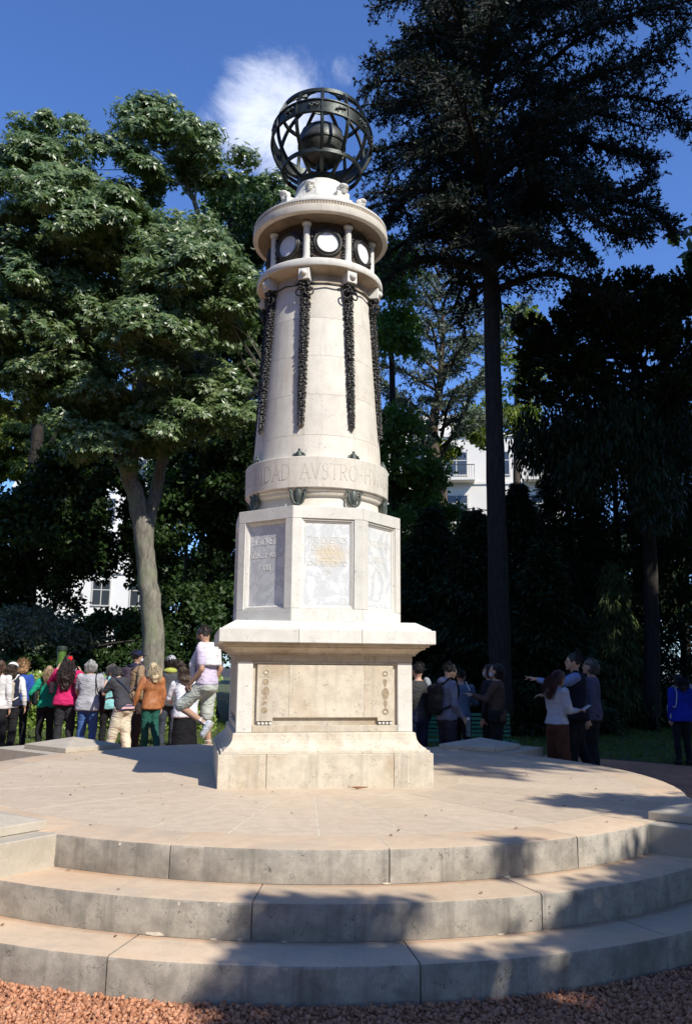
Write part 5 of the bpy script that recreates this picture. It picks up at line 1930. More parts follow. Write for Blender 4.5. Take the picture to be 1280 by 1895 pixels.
# bench, post
t = thing('park_bench', 'green slatted park bench behind the young man in the pale hoodie', 'bench', tuple(gnd(846, 13.9)), R(6))
for i in range(6):
    box('back_slat', -0.95, 0.95, 0.22 + 0.012 * i, 0.245 + 0.012 * i, 0.46 + 0.066 * i, 0.505 + 0.066 * i, M['bench'], t, 0.004)
for i in range(6):
    box('seat_slat', -0.95, 0.95, -0.22 + 0.072 * i, -0.165 + 0.072 * i, 0.40, 0.425, M['bench'], t, 0.004)
for x in (-0.8, 0.8):
    for pts in ([(x, -0.20, 0), (x, -0.19, 0.40)], [(x, 0.30, 0), (x, 0.21, 0.42), (x, 0.31, 0.86)]):
        tube('leg', pts, [0.02] * len(pts), M['iron'], t, 8)
    tube('armrest', [(x, -0.22, 0.4), (x, -0.23, 0.62), (x, 0.0, 0.65), (x, 0.25, 0.62)], [0.015] * 4, M['iron'], t, 8)
p = gnd(113, 17)
zt = at(113, 1195, 17).z
t = thing('green_post', 'stout green painted post rising behind the woman in the magenta coat', 'post', tuple(p))
link('shaft', lathe('shaft', [(0, 0), (0.085, 0), (0.085, zt - 0.10), (0.085, zt - 0.10), (0, zt - 0.10)], 24), M['postgreen'], t)
link('post_cap', lathe('post_cap', [(0, zt - 0.098), (0.10, zt - 0.098), (0.10, zt - 0.03), (0.085, zt - 0.01), (0, zt)], 24), M['iron'], t)

# --- trees that stand behind the viewer and beyond the right edge; their shade falls on steps and park
SH = Vector((math.sin(SUN_AZ), -math.cos(SUN_AZ), 0)) / math.tan(SUN_EL)


def shade_crown(spots):
    """spots [(shadow x, shadow y, height, radius, n)] -> sprig points hung at that height along the sun's direction"""
    bl = []
    for (x, y, z, r, n) in spots:
        c = Vector((x, y, 0)) + SH * z + Vector((0, 0, z))
        bl.append((tuple(c), (r, r, r * 0.55), n, 0.30))
    return bl


def shade_tree(label, base, spots, per=26, size=0.22, height=10):
    b = Vector(base)
    bl = shade_crown(spots)
    specs = [([b, b + Vector((0.2, 0.1, height * 0.5)), b + Vector((0, 0, height))], [0.35, 0.25, 0.08])]
    for (c, r3, n, rc) in bl[::2]:
        if r3[0] < 0.9:
            c = Vector(c)
            specs.append(([b + Vector((0, 0, height * 0.6)), (b + Vector((0, 0, height * 0.85))).lerp(c, 0.55), c], [0.05, 0.035, 0.012]))
    return tree('shade_tree', label, 'tree', b, specs, M['bark_dark'], bl, M['leaf_dark'], 'spray', per, size, None, 0, n=4, slim=0.36, low=-1)

# clumps of foliage hung where their shade must fall; S is measured on the ground plane
def shade_from_mask(f, xr, yr, step, zh, rc, jitter=0.35):
    bl = []
    x = xr[0]
    while x < xr[1]:
        y = yr[0]
        while y < yr[1]:
            sx, sy = x + random.uniform(-jitter, jitter) * step, y + random.uniform(-jitter, jitter) * step
            if f(sx, sy):
                z = zh + random.uniform(-0.5, 0.5) * rc * 6
                c = Vector((sx, sy, 0)) + SH * z + Vector((0, 0, z))
                bl.append((tuple(c), (rc * 0.5, rc * 0.5, rc * 0.4), 1, rc))
            y += step
        x += step
    return bl


def shade_tree2(label, base, bl, per, size, height, every=3, r=0.05):
    b = Vector(base)
    specs = [([b, b + Vector((0.2, 0.1, height * 0.5)), b + Vector((0, 0, height))], [0.35, 0.25, 0.08])]
    hub = b + Vector((0, 0, height * 0.7))
    for i in range(0, len(bl), every):
        c = Vector(bl[i][0])
        specs.append(([hub, hub.lerp(c, 0.6) + Vector((0, 0, 0.5)), c], [r, r * 0.6, r * 0.2]))
    return tree('shade_tree', label, 'tree', b, specs, M['bark_dark'], bl, M['leaf_dark'], 'spray', per, size, None, 0, n=4, slim=0.36, low=-1)


def ell(x, y, cx, cy, a, b):
    return ((x - cx) / a) ** 2 + ((y - cy) / b) ** 2 < 1


def f_near(x, y):
    w = 0.10 * math.sin(x * 5.1) + 0.07 * math.sin(y * 7.3 + x * 3)
    if ell(x, y, 0.47, 4.28, 0.10, 0.14) or ell(x, y, 0.95, 4.45, 0.13, 0.20):
        return False
    if y < 4.10 + 0.4 * w and x > -0.36 + w * 0.5:
        return True
    if ell(x, y, -0.30, 4.72, 0.36, 0.20) or ell(x, y, -0.03, 4.28, 0.42, 0.26) or ell(x, y, 0.70, 4.28, 0.12, 0.20):
        return True
    if ell(x, y, 0.74 + 0.3 * (y - 5.45), 5.45, 0.05, 0.20):
        return True
    if y < 5.25 and x > 1.16 + w:
        return True
    if y < 6.0 and x > 1.42 + w + (y - 5.25) * 0.25:
        return True
    if y < 6.35 and x > 1.95 + w:
        return True
    # the finger of shade across the platform
    if 1.15 < x < 2.7 and abs(y - (7.15 - 0.15 * (x - 1.2))) < 0.08 + 0.36 * (x - 1.15) + 0.3 * w:
        return True
    return x > 2.6 + w and y < 7.6 + w


bl = shade_from_mask(f_near, (-0.6, 5.5), (1.2, 7.9), 0.17, 6.0, 0.120)
shade_tree2('leafy tree behind the viewer that shades the right half of the steps', (9.5, -5.0, 0), bl, 30, 0.098, 6.5, 4, 0.014)


def f_mid(x, y):
    w = 0.35 * math.sin(x * 2.3) + 0.2 * math.sin(y * 2.9 + x)
    if x < 0.45 + 0.35 * (y > 12) * 0 or y < 8.55 + 0.62 * (x - 0.5) + 0.5 * w:
        return False
    if x > 2.6 and y < 10.2 + w:
        return random.random() < 0.8
    return random.random() < 0.96


bl = shade_from_mask(f_mid, (0.4, 10.5), (8.3, 18.5), 0.46, 11.5, 0.36)
bl += shade_from_mask(lambda x, y: x > 3.4 and random.random() < 0.9, (3.4, 9), (7.7, 10.6), 0.5, 11.5, 0.36)
shade_tree2('broad leafy tree beyond the right edge that shades the bench and the people there', (15.5, 2.0, 0), bl, 22, 0.23, 12, 5, 0.04)
farb = []
for i in range(60):
    fx, fy = random.uniform(1.0, 16), random.uniform(18, 34)
    hz, hr = random.uniform(13, 17), random.uniform(1.6, 2.4)
    if math.hypot(fx - 8.2, fy - 30.5) > hr + 0.9 and math.hypot(fx - 6.2, fy - 26.2) > hr + 0.5:
        farb.append((fx, fy, hz, hr, 36))
shade_tree('tall leafy tree beyond the right edge that shades the conifers', (24, 9, 0), farb, 11, 0.50, 15)
high = []  # crown of an unseen tree added to darken the cedar
for i in range(60):
    f = random.random()
    sx, sy = 3.2 - 11.0 * f + random.uniform(-1.2, 3.8), 20.5 + 13.5 * f + random.uniform(-1.0, 3.0)
    if sx < -7.5:
        continue
    high.append((sx, sy, 21 + 5 * f + random.uniform(-1, 1), random.uniform(1.3, 2.0), 34))
shade_tree('very tall unseen leafy tree beyond the right edge, added to shade the great cedar', (22, 3, 0), high, 11, 0.50, 24)

# unseen trees added behind and beside the viewer to cut sky light
g0 = tree('sky_blocker_tree', 'full leafy tree behind the viewer, unseen and added to block sky light', 'tree', Vector((-6, -24, 0)),
          [([Vector((-6, -24, 0)), Vector((-5.7, -24, 7)), Vector((-6, -24, 14))], [0.4, 0.3, 0.1])], M['bark_dark'],
          [((-6, -24, 11), (5.0, 4.5, 5.5), 60, 1.5), ((-6, -24, 4), (5.0, 4.0, 3.5), 40, 1.3)], M['leaf_dark'], 'spray', 26, 0.62, 'unseen trees added around the viewer against sky light', 0, n=3, slim=0.36)
glab = ['unseen leafy tree added straight behind the viewer', 'unseen leafy tree added behind the viewer toward the right', 'large unseen leafy tree added far behind the viewer on the right', 'unseen leafy tree added behind the viewer toward the left',
        'unseen leafy tree added at the back left of the lawn', 'unseen leafy tree added beside the viewer on the left', 'unseen leafy tree added left of the steps outside the picture', 'large unseen tree added left of the crowd outside the picture',
        'very large unseen tree added at the back right of the lawn', 'large unseen tree added beside the viewer on the right', 'large unseen tree added right of the steps outside the picture', 'large unseen tree added beyond the blue jacket outside the picture',
        'small unseen tree added near the viewer on the left', 'small unseen tree added left of the viewer by the gravel']
for (x, y, s_) in ((3.5, -25, 1.0), (13, -25, 1.05), (23, -22, 1.1), (-15, -21, 1.0), (-22, -14, 1.05), (-25, -4, 1.0), (-26, 6, 1.0), (-28, 17, 1.1), (31, -12, 1.15), (33, 1, 1.1), (33, 13, 1.1), (30, 25, 1.1), (-11, -13, 0.62), (-15, -5, 0.62)):
    c = g0.copy()
    COL.objects.link(c)
    c.location = (x, y, 0)
    c.scale = (s_, s_, s_)
    c.rotation_euler = (0, 0, random.uniform(0, 6))
    c['label'] = glab.pop(0)
    for ch in g0.children:
        d = ch.copy()
        COL.objects.link(d)
        d.parent = c

# ------------------------------------------------------------------ people
DG = bpy.context.evaluated_depsgraph_get


def capsule(a, b, ra, rb, fx=1.0, fy=1.0, n=6, seg=14, side=None):
    """closed tapered capsule, cross-section may be flattened (fx, fy)"""
    a, b = Vector(a), Vector(b)
    d = b - a
    L = d.length
    d = d / L if L > 1e-6 else Vector((0, 0, 1))
    if side is None:
        u, w = frame_of(d)
    else:
        u = Vector(side) - d * Vector(side).dot(d)
        u.normalize()
        w = d.cross(u)
    rings = []
    for i in range(1, 4):
        t = PI / 2 * (1 - i / 3)
        rings.append((a - d * ra * math.sin(t), ra * math.cos(t)))
    for i in range(1, n):
        f = i / n
        rings.append((a.lerp(b, f), ra + (rb - ra) * f))
    for i in range(0, 3):
        t = PI / 2 * (i / 3)
        rings.append((b + d * rb * math.sin(t), rb * math.cos(t)))
    V = [a - d * ra]
    for c, r in rings:
        for k in range(seg):
            q = 2 * PI * k / seg
            V.append(c + u * (math.cos(q) * r * fx) + w * (math.sin(q) * r * fy))
    V.append(b + d * rb)
    F = []
    m = len(rings)
    for k in range(seg):
        F.append((0, 1 + (k + 1) % seg, 1 + k))
        F.append((1 + (m - 1) * seg + k, 1 + (m - 1) * seg + (k + 1) % seg, len(V) - 1))
    for i in range(m - 1):
        for k in range(seg):
            j = (k + 1) % seg
            F.append((1 + i * seg + k, 1 + i * seg + j, 1 + (i + 1) * seg + j, 1 + (i + 1) * seg + k))
    return V, F


def ellipsoid(c, rx, ry, rz, rot=None, seg=16):
    V, F = [], []
    rows = 10
    rm = rot or Matrix.Identity(3)
    c = Vector(c)
    V.append(c + rm @ Vector((0, 0, -rz)))
    for i in range(1, rows):
        t = -PI / 2 + PI * i / rows
        for k in range(seg):
            q = 2 * PI * k / seg
            V.append(c + rm @ Vector((rx * math.cos(t) * math.cos(q), ry * math.cos(t) * math.sin(q), rz * math.sin(t))))
    V.append(c + rm @ Vector((0, 0, rz)))
    m = rows - 1
    for k in range(seg):
        j = (k + 1) % seg
        F.append((0, 1 + j, 1 + k))
        F.append((1 + (m - 1) * seg + k, 1 + (m - 1) * seg + j, len(V) - 1))
        for i in range(m - 1):
            F.append((1 + i * seg + k, 1 + i * seg + j, 1 + (i + 1) * seg + j, 1 + (i + 1) * seg + k))
    return V, F


def loft(secs, seg=20):
    """secs [(centre, rx, ry, side_vector, forward_vector)]"""
    V, F = [], []
    for (c, rx, ry, su, fu) in secs:
        for k in range(seg):
            q = 2 * PI * k / seg
            cx_, sy_ = math.cos(q), math.sin(q)
            # slightly boxy section
            p = 0.88
            cx_ = math.copysign(abs(cx_) ** p, cx_)
            sy_ = math.copysign(abs(sy_) ** p, sy_)
            V.append(Vector(c) + su * (rx * cx_) + fu * (ry * sy_))
    m = len(secs)
    for i in range(m - 1):
        for k in range(seg):
            j = (k + 1) % seg
            F.append((i * seg + k, i * seg + j, (i + 1) * seg + j, (i + 1) * seg + k))
    F.append(tuple(range(seg))[::-1])
    F.append(tuple((m - 1) * seg + k for k in range(seg)))
    return V, F


def fuse(name, parts, voxel, mat, parent, wrinkle=0.0, freq=16, smooth_it=3, cuts=(), seed=0, vstretch=1.0, noise_axis=None):
    """one continuous skin round all the overlapping parts"""
    V, F = [], []
    for v, f in parts:
        k = len(V)
        V += [tuple(p) for p in v]
        F += [tuple(i + k for i in q) for q in f]
    me = bpy.data.meshes.new(name)
    me.from_pydata(V, [], F)
    o = bpy.data.objects.new(name, me)
    COL.objects.link(o)
    r = o.modifiers.new('r', 'REMESH')
    r.mode = 'VOXEL'
    r.voxel_size = voxel * VK
    if smooth_it:
        s = o.modifiers.new('s', 'SMOOTH')
        s.factor = 0.5
        s.iterations = smooth_it
    new = bpy.data.meshes.new_from_object(o.evaluated_get(DG()))
    bpy.data.objects.remove(o)
    bpy.data.meshes.remove(me)
    new.name = name
    n = len(new.vertices)
    co = np.empty(n * 3, dtype=np.float32)
    new.vertices.foreach_get('co', co)
    co = co.reshape(-1, 3)
    if wrinkle:
        no = np.empty(n * 3, dtype=np.float32)
        new.vertices.foreach_get('normal', no)
        no = no.reshape(-1, 3)
        rg = np.random.default_rng(seed + 17)
        h = np.zeros(n)
        for k in range(9):
            d = rg.normal(size=3) * np.array([1, 1, vstretch])
            d = d / np.linalg.norm(d) * freq * rg.uniform(0.6, 2.4)
            ph = rg.uniform(0, 6.28)
            h += np.sin(co @ d + ph + 1.4 * np.sin(co @ (rg.normal(size=3) * freq * 0.5)))
        h = np.tanh(h / 3.0)
        co = co + no * (h * wrinkle)[:, None]
        new.vertices.foreach_set('co', co.ravel().astype(np.float32))
    if cuts:
        bm = bmesh.new()
        bm.from_mesh(new)
        for (pt, nrm_) in cuts:
            g = list(bm.verts) + list(bm.edges) + list(bm.faces)
            bmesh.ops.bisect_plane(bm, geom=g, plane_co=pt, plane_no=nrm_, clear_outer=True)
        bm.to_mesh(new)
        bm.free()
    new.polygons.foreach_set('use_smooth', np.ones(len(new.polygons), dtype=bool))
    new.update()
    return link(name, new, mat, parent)


CM = {}
VK = 1.3


def cm(col, kind='cloth', **kw):
    key = (tuple(col), kind, tuple(sorted(kw.items())))
    if key not in CM:
        nm = '%s_%02d' % (kind, len(CM))
        if kind == 'skin':
            N = Nodes(nm)
            N.b.inputs['Base Color'].default_value = (*col, 1)
            N.b.inputs['Roughness'].default_value = 0.5
            N.b.inputs['Subsurface Weight'].default_value = 0.0
            CM[key] = N.m
        elif kind == 'hair':
            N = Nodes(nm)
            c = N.n('ShaderNodeTexCoord').outputs['Object']
            mp = N.n('ShaderNodeMapping', {'Vector': c})
            mp.inputs['Scale'].default_value = (1, 1, 0.12)
            v = N.noise(mp.outputs[0], 150, 3, 0.6)
            N.link(N.mix(N.ramp(v, 0.3, 0.7), col, tuple(x * 0.45 for x in col)), N.b.inputs['Base Color'])
            N.b.inputs['Roughness'].default_value = 0.45
            N.link(N.bump(v, 0.9, 0.01), N.b.inputs['Normal'])
            CM[key] = N.m
        elif kind == 'leather':
            CM[key] = plain(nm, col, 0.55, 0.2, 18, bump=0.5, bscale=30, spec=0.35)
        else:
            CM[key] = cloth(nm, col, **kw)
    return CM[key]


def hand_parts(w, d, up, s, curl=0.5, point=False):
    """palm and five fingers; w wrist, d direction of the hand, up = back of the hand"""
    d = d.normalized()
    side = d.cross(up).normalized()
    up = side.cross(d).normalized()
    P = [capsule(w, w + d * 0.065 * s, 0.026 * s, 0.036 * s, 1.0, 0.5, side=side)]
    knu = w + d * 0.088 * s
    for i, (o, L) in enumerate(((-0.027, 0.062), (-0.009, 0.072), (0.009, 0.068), (0.026, 0.052))):
        c = curl * (0.0 if (point and i == 0) else (1.6 if point else 1.0)) * (1 + 0.12 * i)
        a = knu + side * o * s
        d1 = (d - up * c * 0.6).normalized()
        b = a + d1 * L * 0.5 * s
        d2 = (d - up * c * 1.8).normalized()
        e = b + d2 * L * 0.5 * s
        P.append(capsule(a - d * 0.02 * s, b, 0.0105 * s, 0.0098 * s, n=3, seg=8))
        P.append(capsule(b, e, 0.0098 * s, 0.0085 * s, n=3, seg=8))
    t0 = w + d * 0.02 * s - side * 0.026 * s
    t1 = t0 + (d * 0.6 - side * 0.7 - up * 0.2 * (1 + curl)).normalized() * 0.042 * s
    t2 = t1 + (d * 0.95 - side * 0.1 - up * 0.5 * curl).normalized() * 0.032 * s
    P.append(capsule(t0, t1, 0.014 * s, 0.011 * s, n=3, seg=8))
    P.append(capsule(t1, t2, 0.011 * s, 0.009 * s, n=3, seg=8))
    return P


def person(label, pos, H, yaw, lean=0.0, nod=0.0, turn=0.0, aL=None, aR=None, lL=None, lR=None, skin=(0.50, 0.30, 0.21), hair=('short', (0.05, 0.035, 0.03)),
           top=((0.6, 0.6, 0.6), 1.0, 0.86, 0.0), bottom=('trousers', (0.02, 0.02, 0.025), 0.0), shoes=(0.03, 0.03, 0.03), girth=1.0, mask=None, vox=0.0125, hands=True, jacket=None, seed=0,
           tkw=None, bkw=None, leather=False, group=None, collar=True, pointL=False, hood=None, face=True, twist=0.0):
    s = H / 1.70
    t = thing('person', label, 'person', pos, yaw, group)

    def S3(p):
        return Vector(p) * s
    lm = Matrix.Rotation(-lean, 4, 'X')

    def up3(p):
        """a point above the hips, carried by the lean of the back"""
        q = Vector(p) - Vector((0, 0, 0.95))
        return (lm @ q + Vector((0, 0, 0.95))) * s
    X, Yf, Z = Vector((1, 0, 0)), lm.to_3x3() @ Vector((0, 1, 0)), lm.to_3x3() @ Vector((0, 0, 1))
    neck = up3((0, -0.01, 1.43))
    hm = Matrix.Rotation(turn, 3, 'Z') @ Matrix.Rotation(-(lean * 0.55 + nod), 3, 'X')
    hc = neck + hm @ (Vector((0, 0.022, 0.155)) * s)

    def h3(p):
        return hc + hm @ (Vector(p) * s)
    shL, shR = up3((-0.178, 0, 1.385)), up3((0.178, 0, 1.385))
    aL = aL or ((-0.05, -0.03, -0.28), (-0.04, 0.04, -0.53))
    aR = aR or ((0.05, -0.03, -0.28), (0.04, 0.04, -0.53))
    eL, wL = shL + S3(aL[0]), shL + S3(aL[1])
    eR, wR = shR + S3(aR[0]), shR + S3(aR[1])
    hipL, hipR = S3((-0.085, 0, 0.90)), S3((0.085, 0, 0.90))
    lL = lL or ((-0.10, 0.02, 0.48), (-0.11, -0.02, 0.085))
    lR = lR or ((0.10, 0.02, 0.48), (0.11, -0.02, 0.085))
    kL, nL, kR, nR = S3(lL[0]), S3(lL[1]), S3(lR[0]), S3(lR[1])
    g = girth

    def torso(e, zlow=0.86, flare=0.0):
        secs = []
        for (z, rx, ry, y) in ((zlow, 0.165 + flare, 0.118 + flare * 0.7, -0.005), (0.95, 0.163 + flare * 0.6, 0.118 + flare * 0.4, -0.008), (1.05, 0.140 + flare * 0.3, 0.102, 0.0), (1.15, 0.142, 0.104, 0.004),
                               (1.26, 0.160, 0.115, 0.008), (1.34, 0.165, 0.108, 0.0), (1.40, 0.140, 0.085, -0.006), (1.445, 0.075, 0.062, -0.01)):
            p = up3((0, y, z)) if z >= 0.95 else (S3((0, y, z)) + (up3((0, y, 0.95)) - S3((0, y, 0.95))))
            secs.append((p, (rx * g + e) * s, (ry * (0.5 + 0.5 * g) + e) * s, X, Yf if z >= 0.95 else Vector((0, 1, 0))))
        return loft(secs)
    # body
    P = [torso(0.0), capsule(neck - Z * 0.04 * s, neck + (hc - neck) * 0.6, 0.054 * s, 0.050 * s),
         ellipsoid(hc, 0.075 * s, 0.092 * s, 0.108 * s, hm), ellipsoid(h3((0, 0.028, -0.052)), 0.052 * s, 0.060 * s, 0.055 * s, hm),
         ellipsoid(h3((0, 0.094, -0.012)), 0.013 * s, 0.020 * s, 0.024 * s, hm), ellipsoid(h3((0, 0.080, 0.022)), 0.046 * s, 0.016 * s, 0.014 * s, hm),
         ellipsoid(h3((0, 0.082, -0.088)), 0.022 * s, 0.018 * s, 0.016 * s, hm), ellipsoid(h3((0, 0.088, -0.055)), 0.022 * s, 0.012 * s, 0.010 * s, hm),
         ellipsoid(h3((-0.077, -0.004, -0.008)), 0.010 * s, 0.020 * s, 0.032 * s, hm), ellipsoid(h3((0.077, -0.004, -0.008)), 0.010 * s, 0.020 * s, 0.032 * s, hm)]
    for sh, e, w, sd in ((shL, eL, wL, -1), (shR, eR, wR, 1)):
        P.append(capsule(sh, e, 0.050 * s * g, 0.040 * s))
        P.append(capsule(e, w, 0.040 * s, 0.027 * s))
        if hands:
            d = (w - e).normalized()
            up = Vector((sd, 0.1, 0.15)) if abs(d.z) > 0.6 else Vector((0.15 * sd, 0, 1))
            P += hand_parts(w, d, up, s, 0.55, pointL and sd < 0)
    for hp, k, a, sd in ((hipL, kL, nL, -1), (hipR, kR, nR, 1)):
        P.append(capsule(hp, k, 0.088 * s * g, 0.055 * s))
        P.append(capsule(k, a, 0.054 * s, 0.036 * s))
        sh_ = (a - k).normalized()
        fwd = Vector((0.1 * sd, 1, 0))
        fwd = (fwd - sh_ * fwd.dot(sh_)).normalized()
        P.append(capsule(a - fwd * 0.03 * s + sh_ * 0.035 * s, a + fwd * 0.14 * s + sh_ * 0.045 * s, 0.032 * s, 0.026 * s))
    fuse('body', P, vox, cm(skin, 'skin'), t, smooth_it=2)
    if face:
        for sd in (-1, 1):
            bm = bmesh.new()
            bmesh.ops.create_uvsphere(bm, u_segments=10, v_segments=8, radius=0.0125 * s, matrix=Matrix.Translation(h3((sd * 0.030, 0.079, 0.006))))
            link('eye', bm_mesh('eye', bm, True), cm((0.05, 0.03, 0.02), 'skin'), t)
        if mask is None:
            v, f = ellipsoid(h3((0, 0.094, -0.056)), 0.020 * s, 0.008 * s, 0.007 * s, hm)
            link('lips', mesh_py('lips', v, f, True), cm((0.38, 0.12, 0.10), 'skin'), t)
            for sd in (-1, 1):
                v, f = ellipsoid(h3((sd * 0.031, 0.088, 0.030)), 0.017 * s, 0.006 * s, 0.004 * s, hm)
                link('eyebrow', mesh_py('eyebrow', v, f, True), cm(tuple(x * 0.6 for x in hair[1]), 'skin'), t)
    if mask:
        fuse('face_mask', [ellipsoid(h3((0, 0.045, -0.045)), 0.064 * s, 0.062 * s, 0.052 * s, hm)], 0.012, cm(mask, 'cloth'), t, smooth_it=1,
             cuts=[(h3((0, 0.018, 0)), -(hm @ Vector((0, 1, 0))))])
    # clothes
    tcol, sleeve, hem, flare = top
    tm = cm(tcol, 'leather' if leather else 'cloth', **(tkw or {}))
    TP = [torso(0.016, hem, flare)]
    for sh, e, w in ((shL, eL, wL), (shR, eR, wR)):
        TP.append(ellipsoid(sh, 0.066 * s * g, 0.066 * s, 0.062 * s))
        if sleeve > 0:
            if sleeve <= 0.5:
                TP.append(capsule(sh, sh.lerp(e, sleeve * 2 * 0.8), 0.068 * s * g, 0.062 * s))
            else:
                TP.append(capsule(sh, e, 0.066 * s * g, 0.054 * s))
                TP.append(capsule(e, e.lerp(w, (sleeve - 0.5) * 2 * 0.90), 0.054 * s, 0.042 * s))
    zc = (S3((0, 0, hem)) + (up3((0, 0, 0.95)) - S3((0, 0, 0.95))))
    fuse('jacket' if leather else 'top', TP, 0.0145, tm, t, wrinkle=0.0065 * s, freq=20, seed=seed, cuts=[(neck + Z * 0.035 * s, Z)], vstretch=1.8)
    if jacket:
        jcol, jlong = jacket
        JP = [torso(0.034, jlong, 0.02)]
        fuse('vest', JP, 0.0145, cm(jcol, 'cloth'), t, wrinkle=0.006 * s, freq=14, seed=seed + 3, cuts=[(neck + Z * 0.03 * s, Z)], vstretch=2.0)
        fuse('vest_collar', [capsule(neck - X * 0.05 * s, neck + X * 0.05 * s, 0.058 * s, 0.058 * s)], 0.0145, cm(jcol, 'cloth'), t, wrinkle=0.004, seed=seed)
    if hood:
        fuse('hood', [ellipsoid(up3((0, -0.075, 1.42)), 0.125 * s, 0.075 * s, 0.060 * s), ellipsoid(up3((0, -0.02, 1.44)), 0.10 * s, 0.09 * s, 0.045 * s)], 0.014, cm(hood, 'cloth'), t, wrinkle=0.008, freq=22, seed=seed)
    kind, bcol, wide = bottom
    if kind == 'trousers':
        wide = max(wide, 0.0) + 0.009
    bmtl = cm(bcol, 'cloth', **(bkw or {}))
    pel = loft([(S3((0, -0.012, 0.80)), (0.10 * g) * s, 0.09 * s, X, Vector((0, 1, 0))), (S3((0, -0.012, 0.84)), (0.165 * g + 0.010) * s, 0.128 * s, X, Vector((0, 1, 0))),
                (S3((0, -0.012, 0.90)), (0.168 * g + 0.012) * s, 0.130 * s, X, Vector((0, 1, 0))), (S3((0, -0.005, 1.00)), (0.155 * g + 0.010) * s, 0.118 * s, X, Vector((0, 1, 0)))])
    BP = [pel]
    for hp, k, a in ((hipL, kL, nL), (hipR, kR, nR)):
        if kind == 'trousers':
            BP.append(capsule(hp, k, (0.094 * g + wide * 0.5) * s, (0.063 + wide) * s))
            e = a + (a - k).normalized() * 0.0 * s
            BP.append(capsule(k, e, (0.062 + wide) * s, (0.048 + wide * 1.25) * s))
        elif kind == 'shorts':
            BP.append(capsule(hp, hp.lerp(k, 0.95), (0.100 * g) * s, 0.094 * s))
    cuts = []
    if kind == 'skirt':
        zb = wide
        BP = [loft([(S3((0, -0.01, zb)), 0.25 * s, 0.20 * s, X, Vector((0, 1, 0))), (S3((0, -0.01, (zb + 0.9) / 2)), 0.215 * s, 0.17 * s, X, Vector((0, 1, 0))),
                    (S3((0, -0.012, 0.90)), 0.180 * g * s, 0.135 * s, X, Vector((0, 1, 0))), (S3((0, -0.005, 1.00)), 0.160 * g * s, 0.122 * s, X, Vector((0, 1, 0)))])]
    fuse({'trousers': 'trousers', 'shorts': 'shorts', 'skirt': 'skirt'}[kind], BP, 0.0145, bmtl, t, wrinkle=(0.0085 if kind != 'skirt' else 0.012) * s, freq=17, seed=seed + 9, vstretch=0.7 if kind == 'skirt' else 1.6)
    for k, a, sd in ((kL, nL, -1), (kR, nR, 1)):
        sh_ = (a - k).normalized()
        fwd = Vector((0.12 * sd, 1, 0))
        fwd = (fwd - sh_ * fwd.dot(sh_)).normalized()
        o = fuse('shoe', [capsule(a - fwd * 0.035 * s + sh_ * 0.028 * s, a + fwd * 0.13 * s + sh_ * 0.042 * s, 0.047 * s, 0.038 * s), capsule(a - sh_ * 0.01 * s, a + sh_ * 0.03 * s, 0.044 * s, 0.046 * s)],
                 0.012, cm(shoes, 'cloth'), t, smooth_it=1, cuts=[(a + sh_ * 0.078 * s, sh_)])
        ext = [capsule(a - fwd * 0.045 * s + sh_ * 0.078 * s, a + fwd * 0.145 * s + sh_ * 0.080 * s, 0.044 * s, 0.040 * s, 1, 0.28, side=fwd.cross(sh_))]
        fuse('sole', ext, 0.012, cm((0.55, 0.52, 0.48) if sum(shoes) > 0.6 else (0.03, 0.03, 0.03), 'cloth'), o, smooth_it=1)
    # hair
    hk, hcol = hair[0], hair[1]
    hmtl = cm(hcol, 'hair')
    scalp = [ellipsoid(h3((0, -0.016, 0.028)), 0.086 * s, 0.096 * s, 0.096 * s, hm)]
    if hk == 'bald':
        fuse('hair', [ellipsoid(h3((0, -0.03, -0.005)), 0.083 * s, 0.078 * s, 0.082 * s, hm)], 0.011, hmtl, t, wrinkle=0.003, freq=60, seed=seed, smooth_it=1)
    elif hk == 'short':
        fuse('hair', scalp, 0.011, hmtl, t, wrinkle=0.006, freq=55, seed=seed, smooth_it=1, cuts=[(h3((0, 0.066, 0.010)), hm @ Vector((0, 0.8, -0.6))), (h3((0, 0, -0.075)), hm @ Vector((0, 0.15, -1)))])
    elif hk == 'bob':
        HP = scalp + [ellipsoid(h3((0, -0.035, -0.030)), 0.096 * s, 0.088 * s, 0.095 * s, hm)]
        fuse('hair', HP, 0.012, hmtl, t, wrinkle=0.009, freq=45, seed=seed, smooth_it=1, vstretch=0.5, cuts=[(h3((0, 0.060, 0.0)), hm @ Vector((0, 0.85, -0.5)))])
    elif hk in ('long', 'curly'):
        ln = hair[2] if len(hair) > 2 else 0.30
        wd = 0.12 if hk == 'curly' else 0.088
        HP = scalp + [ellipsoid(h3((0, -0.035, -0.03)), 0.097 * s, 0.088 * s, 0.10 * s, hm)]
        a, b = h3((0, -0.055, -0.05)), neck - Z * (ln - 0.08) * s - Yf * 0.125 * s
        HP.append(capsule(a, a.lerp(b, 0.5) - Yf * 0.03 * s, 0.080 * s, wd * s, 1.0, 0.62, side=X))
        HP.append(capsule(a.lerp(b, 0.5) - Yf * 0.03 * s, b, wd * s, wd * 0.62 * s, 1.0, 0.45, side=X))
        fuse('hair', HP, 0.011, hmtl, t, wrinkle=(0.020 if hk == 'curly' else 0.008) * s, freq=60 if hk == 'curly' else 40, seed=seed, smooth_it=1,
             vstretch=1.0 if hk == 'curly' else 0.25, cuts=[(h3((0, 0.068, 0.0)), hm @ Vector((0, 0.9, -0.4)))])
        # loose strands that break the outline
        V, F = [], []
        rg = random.Random(seed + 2)
